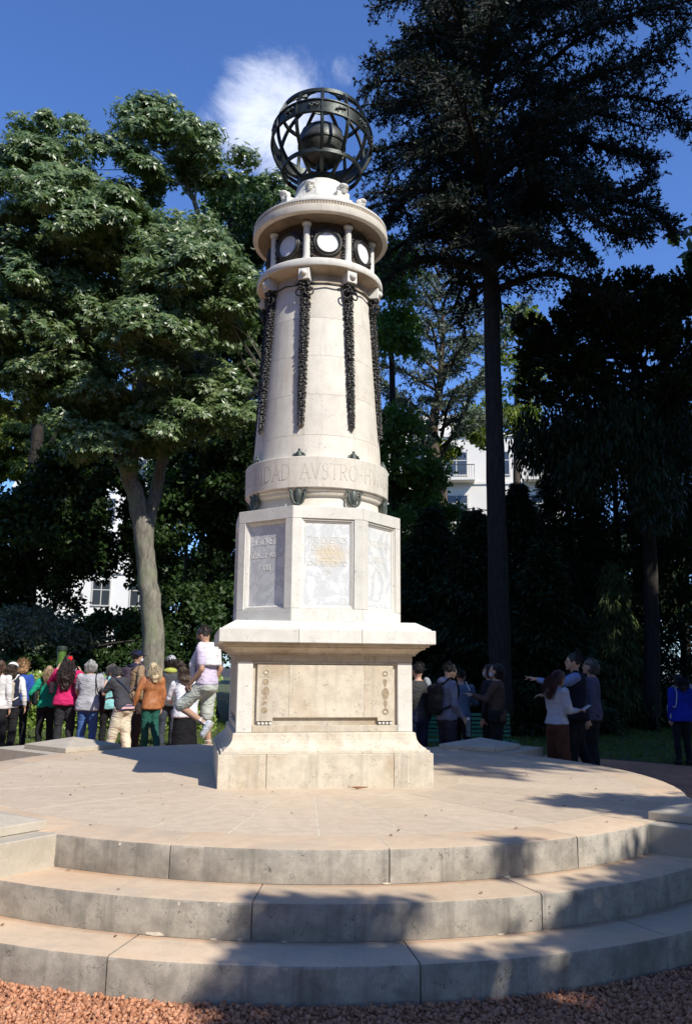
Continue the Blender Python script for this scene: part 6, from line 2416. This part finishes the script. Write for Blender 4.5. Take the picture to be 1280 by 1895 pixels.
        for i in range(130):
            q = rg.uniform(-1, 1)
            r0 = h3((0.085 * q, -0.05 - 0.04 * (1 - q * q), rg.uniform(-0.02, 0.08)))
            e = b + X * q * wd * 1.15 * s - Z * rg.uniform(-0.14, 0.05) * s - Yf * rg.uniform(0.0, 0.04) * s
            m = r0.lerp(e, 0.5) - Yf * 0.05 * s + X * q * 0.045 * s
            sp = spline([r0, m, e], 7)
            if hk == 'curly':
                ph, am = rg.uniform(0, 6), rg.uniform(0.008, 0.018) * s
                sp = [p + X * math.sin(ph + j * 1.5) * am - Yf * math.cos(ph + j * 1.5) * am for j, p in enumerate(sp)]
            v, f = tube_np(sp, lerp_list([0.0035 * s, 0.0045 * s, 0.001], len(sp)), 3)
            k = len(V)
            V += v
            F += [tuple(j + k for j in z) for z in f]
        o = link('hair_strand', mesh_py('hair_strand', V, F, True), hmtl, t)
        o['kind'] = 'stuff'
    elif hk == 'frizzy':
        HP = [ellipsoid(h3((0, -0.02, 0.025)), 0.115 * s, 0.115 * s, 0.115 * s, hm), ellipsoid(h3((0, -0.05, -0.05)), 0.11 * s, 0.10 * s, 0.10 * s, hm)]
        fuse('hair', HP, 0.011, hmtl, t, wrinkle=0.018 * s, freq=58, seed=seed, smooth_it=0, cuts=[(h3((0, 0.060, 0.0)), hm @ Vector((0, 0.85, -0.5)))])
    if hk in ('bob', 'frizzy', 'short'):
        V, F = [], []
        rg = random.Random(seed + 5)
        for i in range(150):
            q = rg.uniform(0.12 * PI, 1.88 * PI) - PI / 2 + PI
            el = rg.uniform(-0.1, 1.35)
            d0 = Vector((math.cos(q) * math.cos(el), -abs(math.sin(q)) * math.cos(el) if hk != 'frizzy' else math.sin(q) * math.cos(el) * 0.8 - 0.2, math.sin(el)))
            r0 = h3(Vector((d0.x * 0.086, d0.y * 0.098 - 0.014, d0.z * 0.095 + 0.028)))
            if hk == 'bob':
                e = h3(Vector((d0.x * 0.112, d0.y * 0.115 - 0.02, -rg.uniform(0.05, 0.12))))
                m = h3(Vector((d0.x * 0.118, d0.y * 0.118 - 0.02, 0.02)))
            elif hk == 'frizzy':
                e = r0 + (hm @ (d0 + Vector((rg.gauss(0, 0.5), rg.gauss(0, 0.5), rg.gauss(0, 0.5))))) * 0.06 * s
                m = r0.lerp(e, 0.5) + hm @ Vector((rg.gauss(0, 0.012), rg.gauss(0, 0.012), rg.gauss(0, 0.012)))
            else:
                e = r0 + (hm @ (d0 * 0.5 + Vector((rg.gauss(0, 0.5), -0.5, rg.gauss(-0.2, 0.4))))) * 0.030 * s
                m = r0.lerp(e, 0.5) + hm @ (d0 * 0.008)
            sp = spline([r0, m, e], 3)
            v, f = tube_np(sp, lerp_list([0.004 * s, 0.0045 * s, 0.001], len(sp)), 3)
            k = len(V)
            V += v
            F += [tuple(j + k for j in z) for z in f]
        o = link('hair_strand', mesh_py('hair_strand', V, F, True), hmtl, t)
        o['kind'] = 'stuff'
    info = dict(s=s, up3=up3, h3=h3, hm=hm, X=X, Yf=Yf, Z=Z, neck=neck, hc=hc, shL=shL, shR=shR, wL=wL, wR=wR, eL=eL, eR=eR, t=t, hipL=hipL, hipR=hipR, world=Matrix.Translation(pos) @ Matrix.Rotation(yaw, 4, 'Z'))
    return info


def own(name, label, cat, info, local, parts, voxel, mat, wrinkle=0.004, seed=1, freq=18, extra=None, cuts=()):
    """something a person carries: a top-level thing placed with that person"""
    w = info['world']
    t = thing(name, label, cat, w @ Vector(local), w.to_euler().z)
    inv = Vector(local)
    parts = [([Vector(p) - inv for p in v], f) for v, f in parts]
    fuse('body' if name not in ('cap',) else 'crown', parts, voxel, mat, t, wrinkle=wrinkle, seed=seed, freq=freq, cuts=cuts)
    return t, inv


def strap(t, inv, pts, r, mat, name='strap'):
    tube(name, [p - inv for p in spline(pts, 5)], r, mat, t, 6)


def rbox(c, sx, sy, sz, X, Y, Z, r=0.02):
    """rounded block for bags: eight-corner capsule hull approximated by flattened ellipsoids"""
    P = []
    c = Vector(c)
    for i in np.linspace(-1, 1, 3):
        P.append(capsule(c + Z * sz * i * 0.72 - X * sx * 0.55, c + Z * sz * i * 0.72 + X * sx * 0.55, sy, sy, 1, 1))
    P.append(loft([(c - Z * sz * 0.9, sx * 0.88, sy * 0.85, X, Y), (c - Z * sz * 0.5, sx, sy, X, Y), (c + Z * sz * 0.5, sx * 0.97, sy, X, Y), (c + Z * sz * 0.95, sx * 0.72, sy * 0.7, X, Y)]))
    return P


def backpack(name, label, info, col, strapcol, size=(0.13, 0.065, 0.19), z=1.16):
    up3, X, Yf, Z, s = info['up3'], info['X'], info['Yf'], info['Z'], info['s']
    c = up3((0, -0.20, z))
    t, inv = own(name, label, 'backpack', info, c, rbox(c, size[0] * s, size[1] * s, size[2] * s, X, Yf, Z), 0.014, cm(col), 0.004)
    pk = rbox(c - Yf * 0.065 * s - Z * 0.06 * s, size[0] * 0.72 * s, 0.03 * s, size[2] * 0.42 * s, X, Yf, Z)
    fuse('pocket', [([p - inv for p in v], f) for v, f in pk], 0.013, cm(tuple(x * 0.9 for x in col)), t, wrinkle=0.003)
    for sd in (-1, 1):
        strap(t, inv, [c + X * sd * 0.05 * s + Z * size[2] * 0.95 * s, up3((sd * 0.10, -0.10, 1.40)), up3((sd * 0.125, 0.0, 1.475)), up3((sd * 0.125, 0.12, 1.36)), up3((sd * 0.13, 0.11, 1.18)),
                       up3((sd * 0.165, -0.02, 1.08)), c + X * sd * size[0] * 0.9 * s - Z * size[2] * 0.8 * s], 0.014 * s, cm(strapcol))
    strap(t, inv, [c + X * -0.03 * s + Z * size[2] * 0.95 * s, c + Z * (size[2] * 0.95 + 0.05) * s, c + X * 0.03 * s + Z * size[2] * 0.95 * s], 0.008 * s, cm(strapcol), 'handle')
    return t


def shoulder_bag(name, label, info, side, col, size, z, y=-0.02, strap_sh=None, xoff=0.24, strapcol=(0.02, 0.02, 0.02)):
    up3, X, Yf, Z, s = info['up3'], info['X'], info['Yf'], info['Z'], info['s']
    c = up3((side * xoff, y, z))
    t, inv = own(name, label, 'bag', info, c, rbox(c, size[0] * s, size[1] * s, size[2] * s, Yf, X, Z), 0.013, cm(col), 0.006)
    a = strap_sh if strap_sh is not None else side
    strap(t, inv, [c + Yf * size[0] * 0.7 * s + Z * size[2] * s, up3((a * 0.13, 0.10, 1.36)), up3((a * 0.13, 0.0, 1.485)), up3((a * 0.13, -0.115, 1.36)), up3((side * (xoff - 0.04), -0.13, (z + 1.2) / 2)), c - Yf * size[0] * 0.7 * s + Z * size[2] * s],
          0.010 * s, cm(strapcol))
    return t


def cap_on(label, info, col, col2=None, name='cap', brim=True):
    h3, hm, s = info['h3'], info['hm'], info['s']
    c = h3((0, -0.01, 0.05))
    t, inv = own(name, label, 'cap', info, c, [ellipsoid(h3((0, -0.012, 0.040)), 0.096 * s, 0.106 * s, 0.088 * s, hm)], 0.011, col2 or cm(col), 0.003,
                 cuts=[(hm @ (Vector((0, 0, -0.012)) * s), hm @ Vector((0, 0, -1)))])
    if brim:
        v, f = ellipsoid(h3((0, 0.115, 0.030)), 0.078 * s, 0.070 * s, 0.008 * s, hm)
        link('brim', mesh_py('brim', [p - inv for p in v], f, True), cm(col), t)
    return t


def P3(px, d, z=0.0):
    p = at(px, 1235, d)
    return Vector((p.x, d, z))


def Hof(py_top, d, z=0.0, px=400):
    return at(px, py_top, d).z - z


SK, SK2, SK3 = (0.52, 0.32, 0.22), (0.40, 0.24, 0.16), (0.58, 0.38, 0.28)
BLK = (0.016, 0.016, 0.018)
GC = 'visitors standing on the gravel left of the monument'
GS = 'visitors in the shade right of the monument'

i = person('woman at the left edge with long brown hair and white shirt, back turned', P3(2, 14.2), 1.58, R(-10), hair=('long', (0.11, 0.06, 0.035), 0.12), top=((0.72, 0.71, 0.70), 1.0, 0.84, 0.01), bottom=('trousers', BLK, 0.01),
           shoes=(0.6, 0.45, 0.45), group=GC, seed=1)
i = person('woman with white headband and navy vest over white shirt, seen from behind', P3(24, 14.5), Hof(1226, 14.5, 0, 24), R(4), nod=0.1, hair=('long', (0.07, 0.045, 0.03), 0.10),
           top=((0.74, 0.73, 0.72), 1.0, 0.86, 0.0), jacket=((0.02, 0.025, 0.05), 0.90), bottom=('trousers', BLK, 0.008), shoes=(0.65, 0.66, 0.68), girth=1.0, group=GC, seed=2,
           lL=((-0.10, 0.04, 0.48), (-0.10, 0.02, 0.085)), lR=((0.09, 0.0, 0.48), (0.10, -0.10, 0.085)), aR=((0.08, -0.02, -0.27), (0.09, 0.05, -0.50)))
backpack('backpack', 'beige backpack with pale straps on the back of the woman in the white headband', i, (0.50, 0.44, 0.34), (0.66, 0.64, 0.60))
t, inv = own('headband', 'white headband on the dark haired woman with the beige backpack', 'headband', i, i['hc'], [ellipsoid(i['h3']((0, -0.012, 0.045)), 0.100 * i['s'], 0.105 * i['s'], 0.085 * i['s'], i['hm'])], 0.011, cm((0.72, 0.72, 0.72)), 0.004,
             cuts=[(i['hm'] @ Vector((0, 0, 0.025)), i['hm'] @ Vector((0, -0.5, -1)))])
i = person('person with curly ginger blond hair and royal blue top behind the headband woman', P3(42, 15.6), Hof(1224, 15.6, 0, 42), R(25), hair=('frizzy', (0.42, 0.24, 0.11)), top=((0.03, 0.08, 0.36), 1.0, 0.85, 0.0),
           bottom=('trousers', BLK, 0.0), group=GC, seed=3)
i = person('woman in green sweater with long blond hair and black trousers', P3(92, 15.2), Hof(1232, 15.2, 0, 92), R(28), hair=('long', (0.45, 0.31, 0.17), 0.16), top=((0.015, 0.34, 0.20), 1.0, 0.86, 0.015), bottom=('trousers', BLK, 0.0),
           aL=((-0.13, 0.02, -0.24), (-0.10, 0.20, -0.36)), group=GC, seed=4)
shoulder_bag('handbag', 'black handbag with white lining hanging from the shoulder of the woman in green', i, -1, (0.02, 0.02, 0.022), (0.12, 0.05, 0.12), 1.05, -0.06)
i = person('woman in magenta coat with very long dark curly hair and a red flower', P3(127, 14.8), Hof(1213, 14.8, 0, 127), R(8), hair=('curly', (0.035, 0.018, 0.014), 0.36), top=((0.58, 0.022, 0.13), 1.0, 0.84, 0.03),
           bottom=('trousers', (0.028, 0.028, 0.032), 0.006), girth=1.08, aL=((-0.14, 0.12, -0.16), (-0.05, 0.24, 0.08)), aR=((0.10, 0.14, -0.18), (0.0, 0.28, 0.02)), group=GC, seed=5)
bm = bmesh.new()
for k in range(7):
    a = 2 * PI * k / 7
    bmesh.ops.create_icosphere(bm, subdivisions=1, radius=0.022, matrix=Matrix.Translation((0.024 * math.cos(a), 0, 0.024 * math.sin(a))) @ Matrix.Diagonal((1, 0.5, 1, 1)))
bmesh.ops.create_icosphere(bm, subdivisions=1, radius=0.014, matrix=Matrix.Translation((0, -0.012, 0)))
o = link('hair_flower', bm_mesh('hair_flower', bm, True), cm((0.75, 0.02, 0.03)), i['t'])
o.location = i['h3']((0.035, -0.105, 0.060))
shoulder_bag('handbag', 'small black bag with purple tag beside the woman in the magenta coat', i, -1, (0.03, 0.02, 0.03), (0.10, 0.045, 0.09), 1.13, -0.08, strap_sh=0.4)
w = i['world']
cpos = w @ i['h3']((-0.03, 0.17, 0.01))
t = thing('camera', 'small dark camera held up by the woman in the magenta coat', 'camera', cpos, R(8))
box('body', -0.06, 0.06, -0.02, 0.02, -0.035, 0.035, M['iron'], t, 0.006)
i = person('woman with short grey hair, pale grey top and blue jeans, seen from behind', P3(169, 14.6), Hof(1221, 14.6, 0, 169), R(3), hair=('bob', (0.50, 0.49, 0.47)), top=((0.43, 0.43, 0.46), 0.45, 0.80, 0.03),
           bottom=('trousers', (0.06, 0.13, 0.33), 0.004), girth=1.16, aL=((-0.06, 0.08, -0.26), (-0.02, 0.24, -0.36)), aR=((0.08, 0.03, -0.27), (0.04, 0.20, -0.40)), shoes=(0.2, 0.2, 0.22), group=GC, seed=6)
shoulder_bag('handbag', 'long dark bag on the right shoulder of the grey haired woman in jeans', i, 1, (0.03, 0.02, 0.025), (0.09, 0.05, 0.22), 0.98, 0.0)
# faint round print on the back of the pale grey top
V, F = [], []
for ring, rad in enumerate((0.020, 0.030)):
    n = 20
    for k in range(n):
        if (k + ring) % 5 == 0:
            continue
        a0, a1 = 2 * PI * k / n, 2 * PI * (k + 0.8) / n
        b_ = len(V)
        V += [(rad * math.cos(a0), 0, rad * math.sin(a0)), (rad * math.cos(a1), 0, rad * math.sin(a1)), ((rad + 0.004) * math.cos(a1), 0, (rad + 0.004) * math.sin(a1)), ((rad + 0.004) * math.cos(a0), 0, (rad + 0.004) * math.sin(a0))]
        F.append((b_, b_ + 1, b_ + 2, b_ + 3))
o = link('back_print', mesh_py('back_print', V, F), cm((0.20, 0.20, 0.22)), i['t'])
o.location = i['up3']((0.0, -0.138, 1.34))
i = person('woman in pale turquoise cardigan with greying hair and black trousers', P3(207, 15.3), Hof(1228, 15.3, 0, 207), R(-5), nod=0.2, hair=('bob', (0.14, 0.12, 0.11)), top=((0.26, 0.58, 0.58), 1.0, 0.82, 0.02), bottom=('trousers', BLK, 0.0), group=GC, seed=7,
           aR=((0.10, 0.10, -0.22), (0.02, 0.22, -0.30)))
i = person('woman looking down, in dark grey shirt with striped hem and wide cream trousers', P3(233, 14.0), 1.58, R(62), lean=0.30, nod=0.55, hair=('bob', (0.07, 0.065, 0.065)), top=((0.055, 0.055, 0.065), 0.42, 0.86, 0.02),
           bottom=('trousers', (0.72, 0.64, 0.48), 0.020), aL=((-0.02, 0.16, -0.22), (0.10, 0.24, -0.02)), aR=((0.04, 0.02, -0.28), (-0.06, 0.24, -0.30)), shoes=(0.5, 0.45, 0.4), skin=SK3, vox=0.0095, group=GC, seed=8,
           lL=((-0.09, 0.12, 0.48), (-0.10, 0.22, 0.085)), lR=((0.09, 0.0, 0.48), (0.10, -0.06, 0.085)))
i8 = i
t_, inv_ = own('striped_shirt', 'pink and navy striped shirt tail showing under the dark grey top', 'shirt', i, i['up3']((0, 0, 0.93)), [loft([(i['up3']((0, 0, 0.965)), 0.175 * i['s'], 0.135 * i['s'], i['X'], i['Yf']),
               (i['up3']((0, -0.01, 0.84)), 0.190 * i['s'], 0.150 * i['s'], i['X'], i['Yf'])])], 0.012, cm((0.62, 0.38, 0.38), stripes=(0.05, 0.05, 0.12)), 0.006)
shoulder_bag('handbag', 'navy blue slouchy handbag at the hip of the woman in cream trousers', i, 1, (0.035, 0.055, 0.12), (0.17, 0.06, 0.09), 0.96, 0.16, strap_sh=-1, xoff=0.17, strapcol=(0.04, 0.06, 0.12))
i = person('man in dark navy cap with tan jacket and dark backpack, behind the bending woman', P3(253, 15.7), Hof(1204, 15.7, 0, 253), R(-50), hair=('short', (0.03, 0.025, 0.02)), top=((0.33, 0.23, 0.14), 1.0, 0.84, 0.02),
           bottom=('trousers', (0.05, 0.035, 0.03), 0.01), mask=(0.62, 0.66, 0.72), group=GC, seed=9, hood=(0.02, 0.022, 0.05))
cap_on('dark navy baseball cap worn by the man in the tan jacket', i, (0.012, 0.018, 0.06))
backpack('backpack', 'dark plum backpack on the man with the navy cap', i, (0.07, 0.05, 0.07), (0.10, 0.08, 0.11), (0.15, 0.07, 0.20), 1.20)
i = person('blond woman in orange brown leather jacket and dark green trousers', P3(284, 14.9), Hof(1226, 14.9, 0, 284), R(32), nod=0.15, hair=('long', (0.72, 0.58, 0.36), 0.14), top=((0.42, 0.16, 0.06), 1.0, 0.84, 0.02), leather=True,
           bottom=('trousers', (0.018, 0.10, 0.075), -0.004), lL=((-0.09, 0.02, 0.48), (-0.09, 0.0, 0.085)), lR=((0.07, -0.06, 0.48), (0.07, -0.26, 0.15)), shoes=(0.50, 0.33, 0.20), skin=SK3, group=GC, seed=10,
           aL=((-0.10, -0.02, -0.26), (-0.14, 0.04, -0.49)))
chk = Nodes('checkered_cloth')
cc_ = chk.n('ShaderNodeTexCoord').outputs['Object']
chk.link(chk.n('ShaderNodeTexChecker', {'Vector': cc_, 'Color1': (0.55, 0.55, 0.58, 1), 'Color2': (0.01, 0.012, 0.02, 1), 'Scale': 38.0}).outputs['Color'], chk.b.inputs['Base Color'])
i = person('person in checkered cap and dark grey jacket with yellow hood lining', P3(316, 15.6), Hof(1213, 15.6, 0, 316), R(10), hair=('bob', (0.03, 0.02, 0.02)), top=((0.085, 0.09, 0.10), 1.0, 0.80, 0.02), bottom=('trousers', (0.05, 0.06, 0.08), 0.0),
           hood=(0.42, 0.46, 0.10), shoes=(0.35, 0.35, 0.38), girth=1.08, group=GC, seed=11)
cap_on('black and white checkered cap behind the blond woman', i, (0.2, 0.2, 0.22), chk.m)
i = person('person in cream hooded top mostly hidden behind the leather jacket and white shirt', P3(333, 16.6), Hof(1222, 16.6, 0, 333), R(30), hair=('bob', (0.06, 0.04, 0.03)), top=((0.62, 0.58, 0.48), 1.0, 0.85, 0.02), hood=(0.62, 0.58, 0.48), group=GC, seed=12, hands=False)
i = person('woman leaning forward with brown curly hair, loose white shirt and long black skirt', P3(347, 13.8), 1.56, R(28), lean=0.38, nod=0.2, hair=('curly', (0.085, 0.05, 0.032), 0.14), top=((0.76, 0.76, 0.80), 1.0, 0.78, 0.06),
           bottom=('skirt', (0.008, 0.008, 0.010), 0.12), aL=((-0.06, 0.10, -0.26), (0.02, 0.26, -0.30)), group=GC, seed=13)
# the man coming down the steps, one foot lifted behind him
dm_ = 11.55
xm = at(384, 1235, dm_).x
zst = 0.3683
Hm = (at(386, 1158, dm_).z - zst) / 1.0
i = person('man in lilac polo and pale shorts walking, white sweater over his shoulders', Vector((xm, dm_, zst)), Hm, R(72), lean=0.05, nod=0.28, turn=0.1, hair=('short', (0.055, 0.045, 0.04)),
           top=((0.62, 0.54, 0.70), 0.42, 0.90, 0.0), bottom=('shorts', (0.52, 0.55, 0.50), 0.0), lL=((-0.08, 0.34, 0.62), (-0.09, -0.06, 0.40)), lR=((0.09, 0.03, 0.49), (0.09, -0.03, 0.085)), shoes=(0.50, 0.52, 0.58), skin=(0.40, 0.235, 0.16),
           mask=(0.02, 0.02, 0.025), girth=1.1, vox=0.0085, aL=((-0.06, -0.06, -0.27), (-0.02, 0.12, -0.46)), aR=((0.06, -0.10, -0.26), (0.04, 0.02, -0.50)), seed=14)
s = i['s']
up3, X, Yf, Z = i['up3'], i['X'], i['Yf'], i['Z']
par = [loft([(up3((0, -0.02, 1.47)), 0.10 * s, 0.09 * s, X, Yf), (up3((0, -0.03, 1.42)), 0.21 * s, 0.125 * s, X, Yf), (up3((0.0, -0.055, 1.30)), 0.20 * s, 0.125 * s, X, Yf), (up3((0.0, -0.075, 1.16)), 0.185 * s, 0.11 * s, X, Yf)]),
       capsule(up3((-0.13, 0.02, 1.43)), up3((-0.12, 0.15, 1.18)), 0.055 * s, 0.05 * s), capsule(up3((0.13, 0.02, 1.43)), up3((0.12, 0.15, 1.15)), 0.055 * s, 0.05 * s),
       capsule(up3((-0.12, 0.15, 1.18)), up3((-0.11, 0.14, 1.00)), 0.045 * s, 0.035 * s)]
t, inv = own('sweater', 'thick white sweater draped over the shoulders of the man in shorts', 'sweater', i, up3((0, 0, 1.3)), par, 0.014, cm((0.82, 0.81, 0.80)), 0.008, freq=12)
for a in ('nL', 'nR'):
    pass
t_ = i['t']
for (kk, aa) in (((-0.08, 0.34, 0.62), (-0.09, -0.06, 0.40)), ((0.09, 0.03, 0.49), (0.09, -0.03, 0.085))):
    k_, a_ = Vector(kk) * s, Vector(aa) * s
    tube('sock', [a_ + (k_ - a_).normalized() * 0.10 * s, a_ + (k_ - a_).normalized() * 0.0 * s], [0.046 * s, 0.044 * s], cm((0.75, 0.75, 0.78)), t_, 14)

# right-hand group, in the shade; clothes coloured darker to deepen it
i = person('person with a pale grey cloth over the shoulder half hidden behind the pedestal', P3(773, 12.4), Hof(1228, 12.4, 0, 773), R(30), hair=('short', (0.02, 0.015, 0.012)), top=((0.05, 0.05, 0.05), 1.0, 0.85, 0.0),
           bottom=('trousers', (0.03, 0.035, 0.07), 0.0), group=GS, seed=20)
up3, X, Yf, Z, s = i['up3'], i['X'], i['Yf'], i['Z'], i['s']
own('shawl', 'pale grey cloth hanging from the shoulder of the person beside the pedestal', 'shawl', i, up3((0.16, -0.05, 1.25)), [capsule(up3((0.12, -0.06, 1.44)), up3((0.20, -0.10, 1.22)), 0.07 * s, 0.10 * s, 1, 0.7), capsule(up3((0.20, -0.10, 1.22)), up3((0.20, -0.12, 1.02)), 0.10 * s, 0.02 * s, 1, 0.7)],
    0.014, cm((0.42, 0.46, 0.47)), 0.008)
i = person('young man in lavender hoodie with black hair looking down to the right', P3(826, 12.2), Hof(1226, 12.2, 0, 826), R(-68), nod=0.35, hair=('short', (0.012, 0.010, 0.010)), top=((0.20, 0.21, 0.29), 1.0, 0.86, 0.01), bottom=('trousers', (0.035, 0.03, 0.045), 0.012),
           hood=(0.22, 0.23, 0.32), aR=((0.04, 0.0, -0.28), (0.02, 0.16, -0.48)), aL=((-0.06, 0.06, -0.26), (-0.02, 0.24, -0.34)), skin=SK, vox=0.0095, group=GS, seed=21)
backpack('backpack', 'black backpack on the young man in the lavender hoodie', i, (0.012, 0.012, 0.014), (0.01, 0.01, 0.012), (0.14, 0.08, 0.20), 1.16)
wp = i['world'] @ (i['wR'] + Vector((0.0, 0.08, -0.12)))
t = thing('water_bottle', 'dark metal bottle hanging by the hand of the young man in the hoodie', 'bottle', wp + Vector((0, 0, -0.14)))
link('flask', lathe('flask', [(0, 0), (0.035, 0), (0.036, 0.20), (0.022, 0.23), (0, 0.23)], 20), cm((0.16, 0.20, 0.20), 'leather'), t)
link('lid', lathe('lid', [(0, 0.231), (0.022, 0.231), (0.022, 0.265), (0, 0.268)], 16), M['enamel'], t)
i = person('person in light blue shirt holding a black camera behind the young man in the hoodie', P3(852, 13.1), Hof(1238, 13.1, 0, 852), R(-30), hair=('short', (0.015, 0.012, 0.01)), top=((0.13, 0.19, 0.26), 1.0, 0.84, 0.0), bottom=('trousers', BLK, 0.0),
           aR=((0.06, 0.10, -0.24), (-0.06, 0.24, -0.26)), group=GS, seed=22)
cpos = i['world'] @ (i['wR'] + Vector((-0.06, 0.08, 0.02)))
t = thing('camera', 'black camera with lens held by the person in light blue', 'camera', cpos, R(-30))
box('body', -0.065, 0.065, -0.03, 0.03, -0.045, 0.045, M['iron'], t, 0.008)
o = link('lens', lathe('lens', [(0, 0), (0.034, 0), (0.034, 0.07), (0, 0.07)], 20), M['iron'], t)
o.rotation_euler = (R(-90), 0, 0)
i = person('woman in brown sweater and patterned face mask raising a hand', P3(918, 12.4), Hof(1228, 12.4, 0, 918), R(72), hair=('bob', (0.02, 0.012, 0.010)), top=((0.10, 0.065, 0.05), 1.0, 0.84, 0.01), bottom=('trousers', BLK, 0.004),
           mask=(0.52, 0.58, 0.66), aL=((-0.03, 0.14, -0.22), (0.0, 0.34, -0.16)), aR=((0.05, -0.02, -0.28), (0.04, 0.05, -0.52)), skin=SK, vox=0.0095, group=GS, seed=23)
t = thing('paper_slip', 'small white paper held up by the woman in the brown sweater', 'paper', i['world'] @ (i['wL'] + Vector((0.0, 0.07, 0.13))), R(72))
bm = bmesh.new()
add_box(bm, -0.045, 0.045, -0.0012, 0.0012, -0.07, 0.07)
o = link('sheet', bm_mesh('sheet', bm), M['enamel'], t)
o.rotation_euler = (R(-25), 0, 0)
shoulder_bag('handbag', 'small black bag on a cross strap of the woman in the brown sweater', i, -1, BLK, (0.09, 0.04, 0.08), 0.92, 0.02, strap_sh=1, xoff=0.20)
i = person('woman with patterned mask whose face shows just behind the woman in the brown sweater', P3(905, 13.0), Hof(1229, 13.0, 0, 905), R(60), hair=('bob', (0.02, 0.015, 0.012)), top=((0.03, 0.03, 0.035), 1.0, 0.84, 0.0), mask=(0.45, 0.52, 0.60), group=GS, seed=24)
i = person('woman with long auburn hair, white denim jacket and brown trousers, looking at her phone', P3(1027, 11.25), Hof(1238, 11.25, 0, 1027), R(-62), nod=0.30, hair=('long', (0.075, 0.018, 0.012), 0.20), top=((0.38, 0.40, 0.48), 0.95, 0.93, 0.02),
           bottom=('trousers', (0.085, 0.032, 0.02), 0.022), aR=((0.03, 0.04, -0.27), (-0.02, 0.27, -0.26)), aL=((-0.05, 0.08, -0.26), (0.06, 0.28, -0.24)), skin=SK2, vox=0.0085, girth=0.95, group=GS, seed=25)
t = thing('phone', 'pale phone held by the woman in the white denim jacket', 'phone', i['world'] @ (i['wR'] + Vector((-0.03, 0.15, 0.03))), R(-62))
bm = bmesh.new()
add_box(bm, -0.036, 0.036, -0.075, 0.075, -0.004, 0.004, 0.003)
o = link('case', bm_mesh('case', bm), cm((0.45, 0.45, 0.48)), t)
o.rotation_euler = (R(28), 0, 0)
i = person('man in navy vest and light blue shirt pointing left with an outstretched arm', P3(1062, 11.75), Hof(1209, 11.75, 0, 1062), R(80), hair=('short', (0.03, 0.025, 0.02)), top=((0.20, 0.27, 0.48), 1.0, 0.86, 0.0), jacket=((0.010, 0.012, 0.022), 0.84),
           bottom=('trousers', (0.012, 0.012, 0.016), 0.006), aL=((-0.03, 0.25, -0.10), (-0.02, 0.50, -0.03)), aR=((0.05, 0.14, -0.24), (-0.02, 0.38, -0.24)), skin=SK, vox=0.0085, girth=1.08, pointL=True, group=GS, seed=26,
           lL=((-0.10, 0.06, 0.48), (-0.10, 0.08, 0.085)), lR=((0.10, -0.05, 0.49), (0.10, -0.25, 0.10)), shoes=(0.05, 0.05, 0.07))
i = person('grey haired person with a lavender patterned top behind the man in the navy vest', P3(1092, 12.4), Hof(1219, 12.4, 0, 1092), R(70), hair=('bob', (0.10, 0.09, 0.08)), top=((0.10, 0.095, 0.15), 1.0, 0.84, 0.01), bottom=('trousers', BLK, 0.01), group=GS, seed=27)
i = person('person in bright blue jacket and black trousers standing alone at the right edge', P3(1254, 14.8), Hof(1248, 14.8, 0, 1254), R(8), nod=0.2, hair=('long', (0.015, 0.010, 0.010), 0.10), top=((0.012, 0.03, 0.36), 1.0, 0.80, 0.03), bottom=('trousers', (0.012, 0.012, 0.018), 0.0),
           girth=1.15, group=GS, seed=28)
shoulder_bag('tote_bag', 'white cloth bag at the left side of the person in the bright blue jacket', i, -1, (0.50, 0.50, 0.52), (0.07, 0.03, 0.14), 0.98, 0.02, strapcol=(0.5, 0.5, 0.52), xoff=0.22)
i = person('person in pale shirt cut by the right edge beside the blue jacket', P3(1290, 15.2), 1.6, R(20), hair=('short', (0.03, 0.02, 0.02)), top=((0.3,0.33,0.36), 1.0, 0.84, 0.0), group=GS, seed=29)
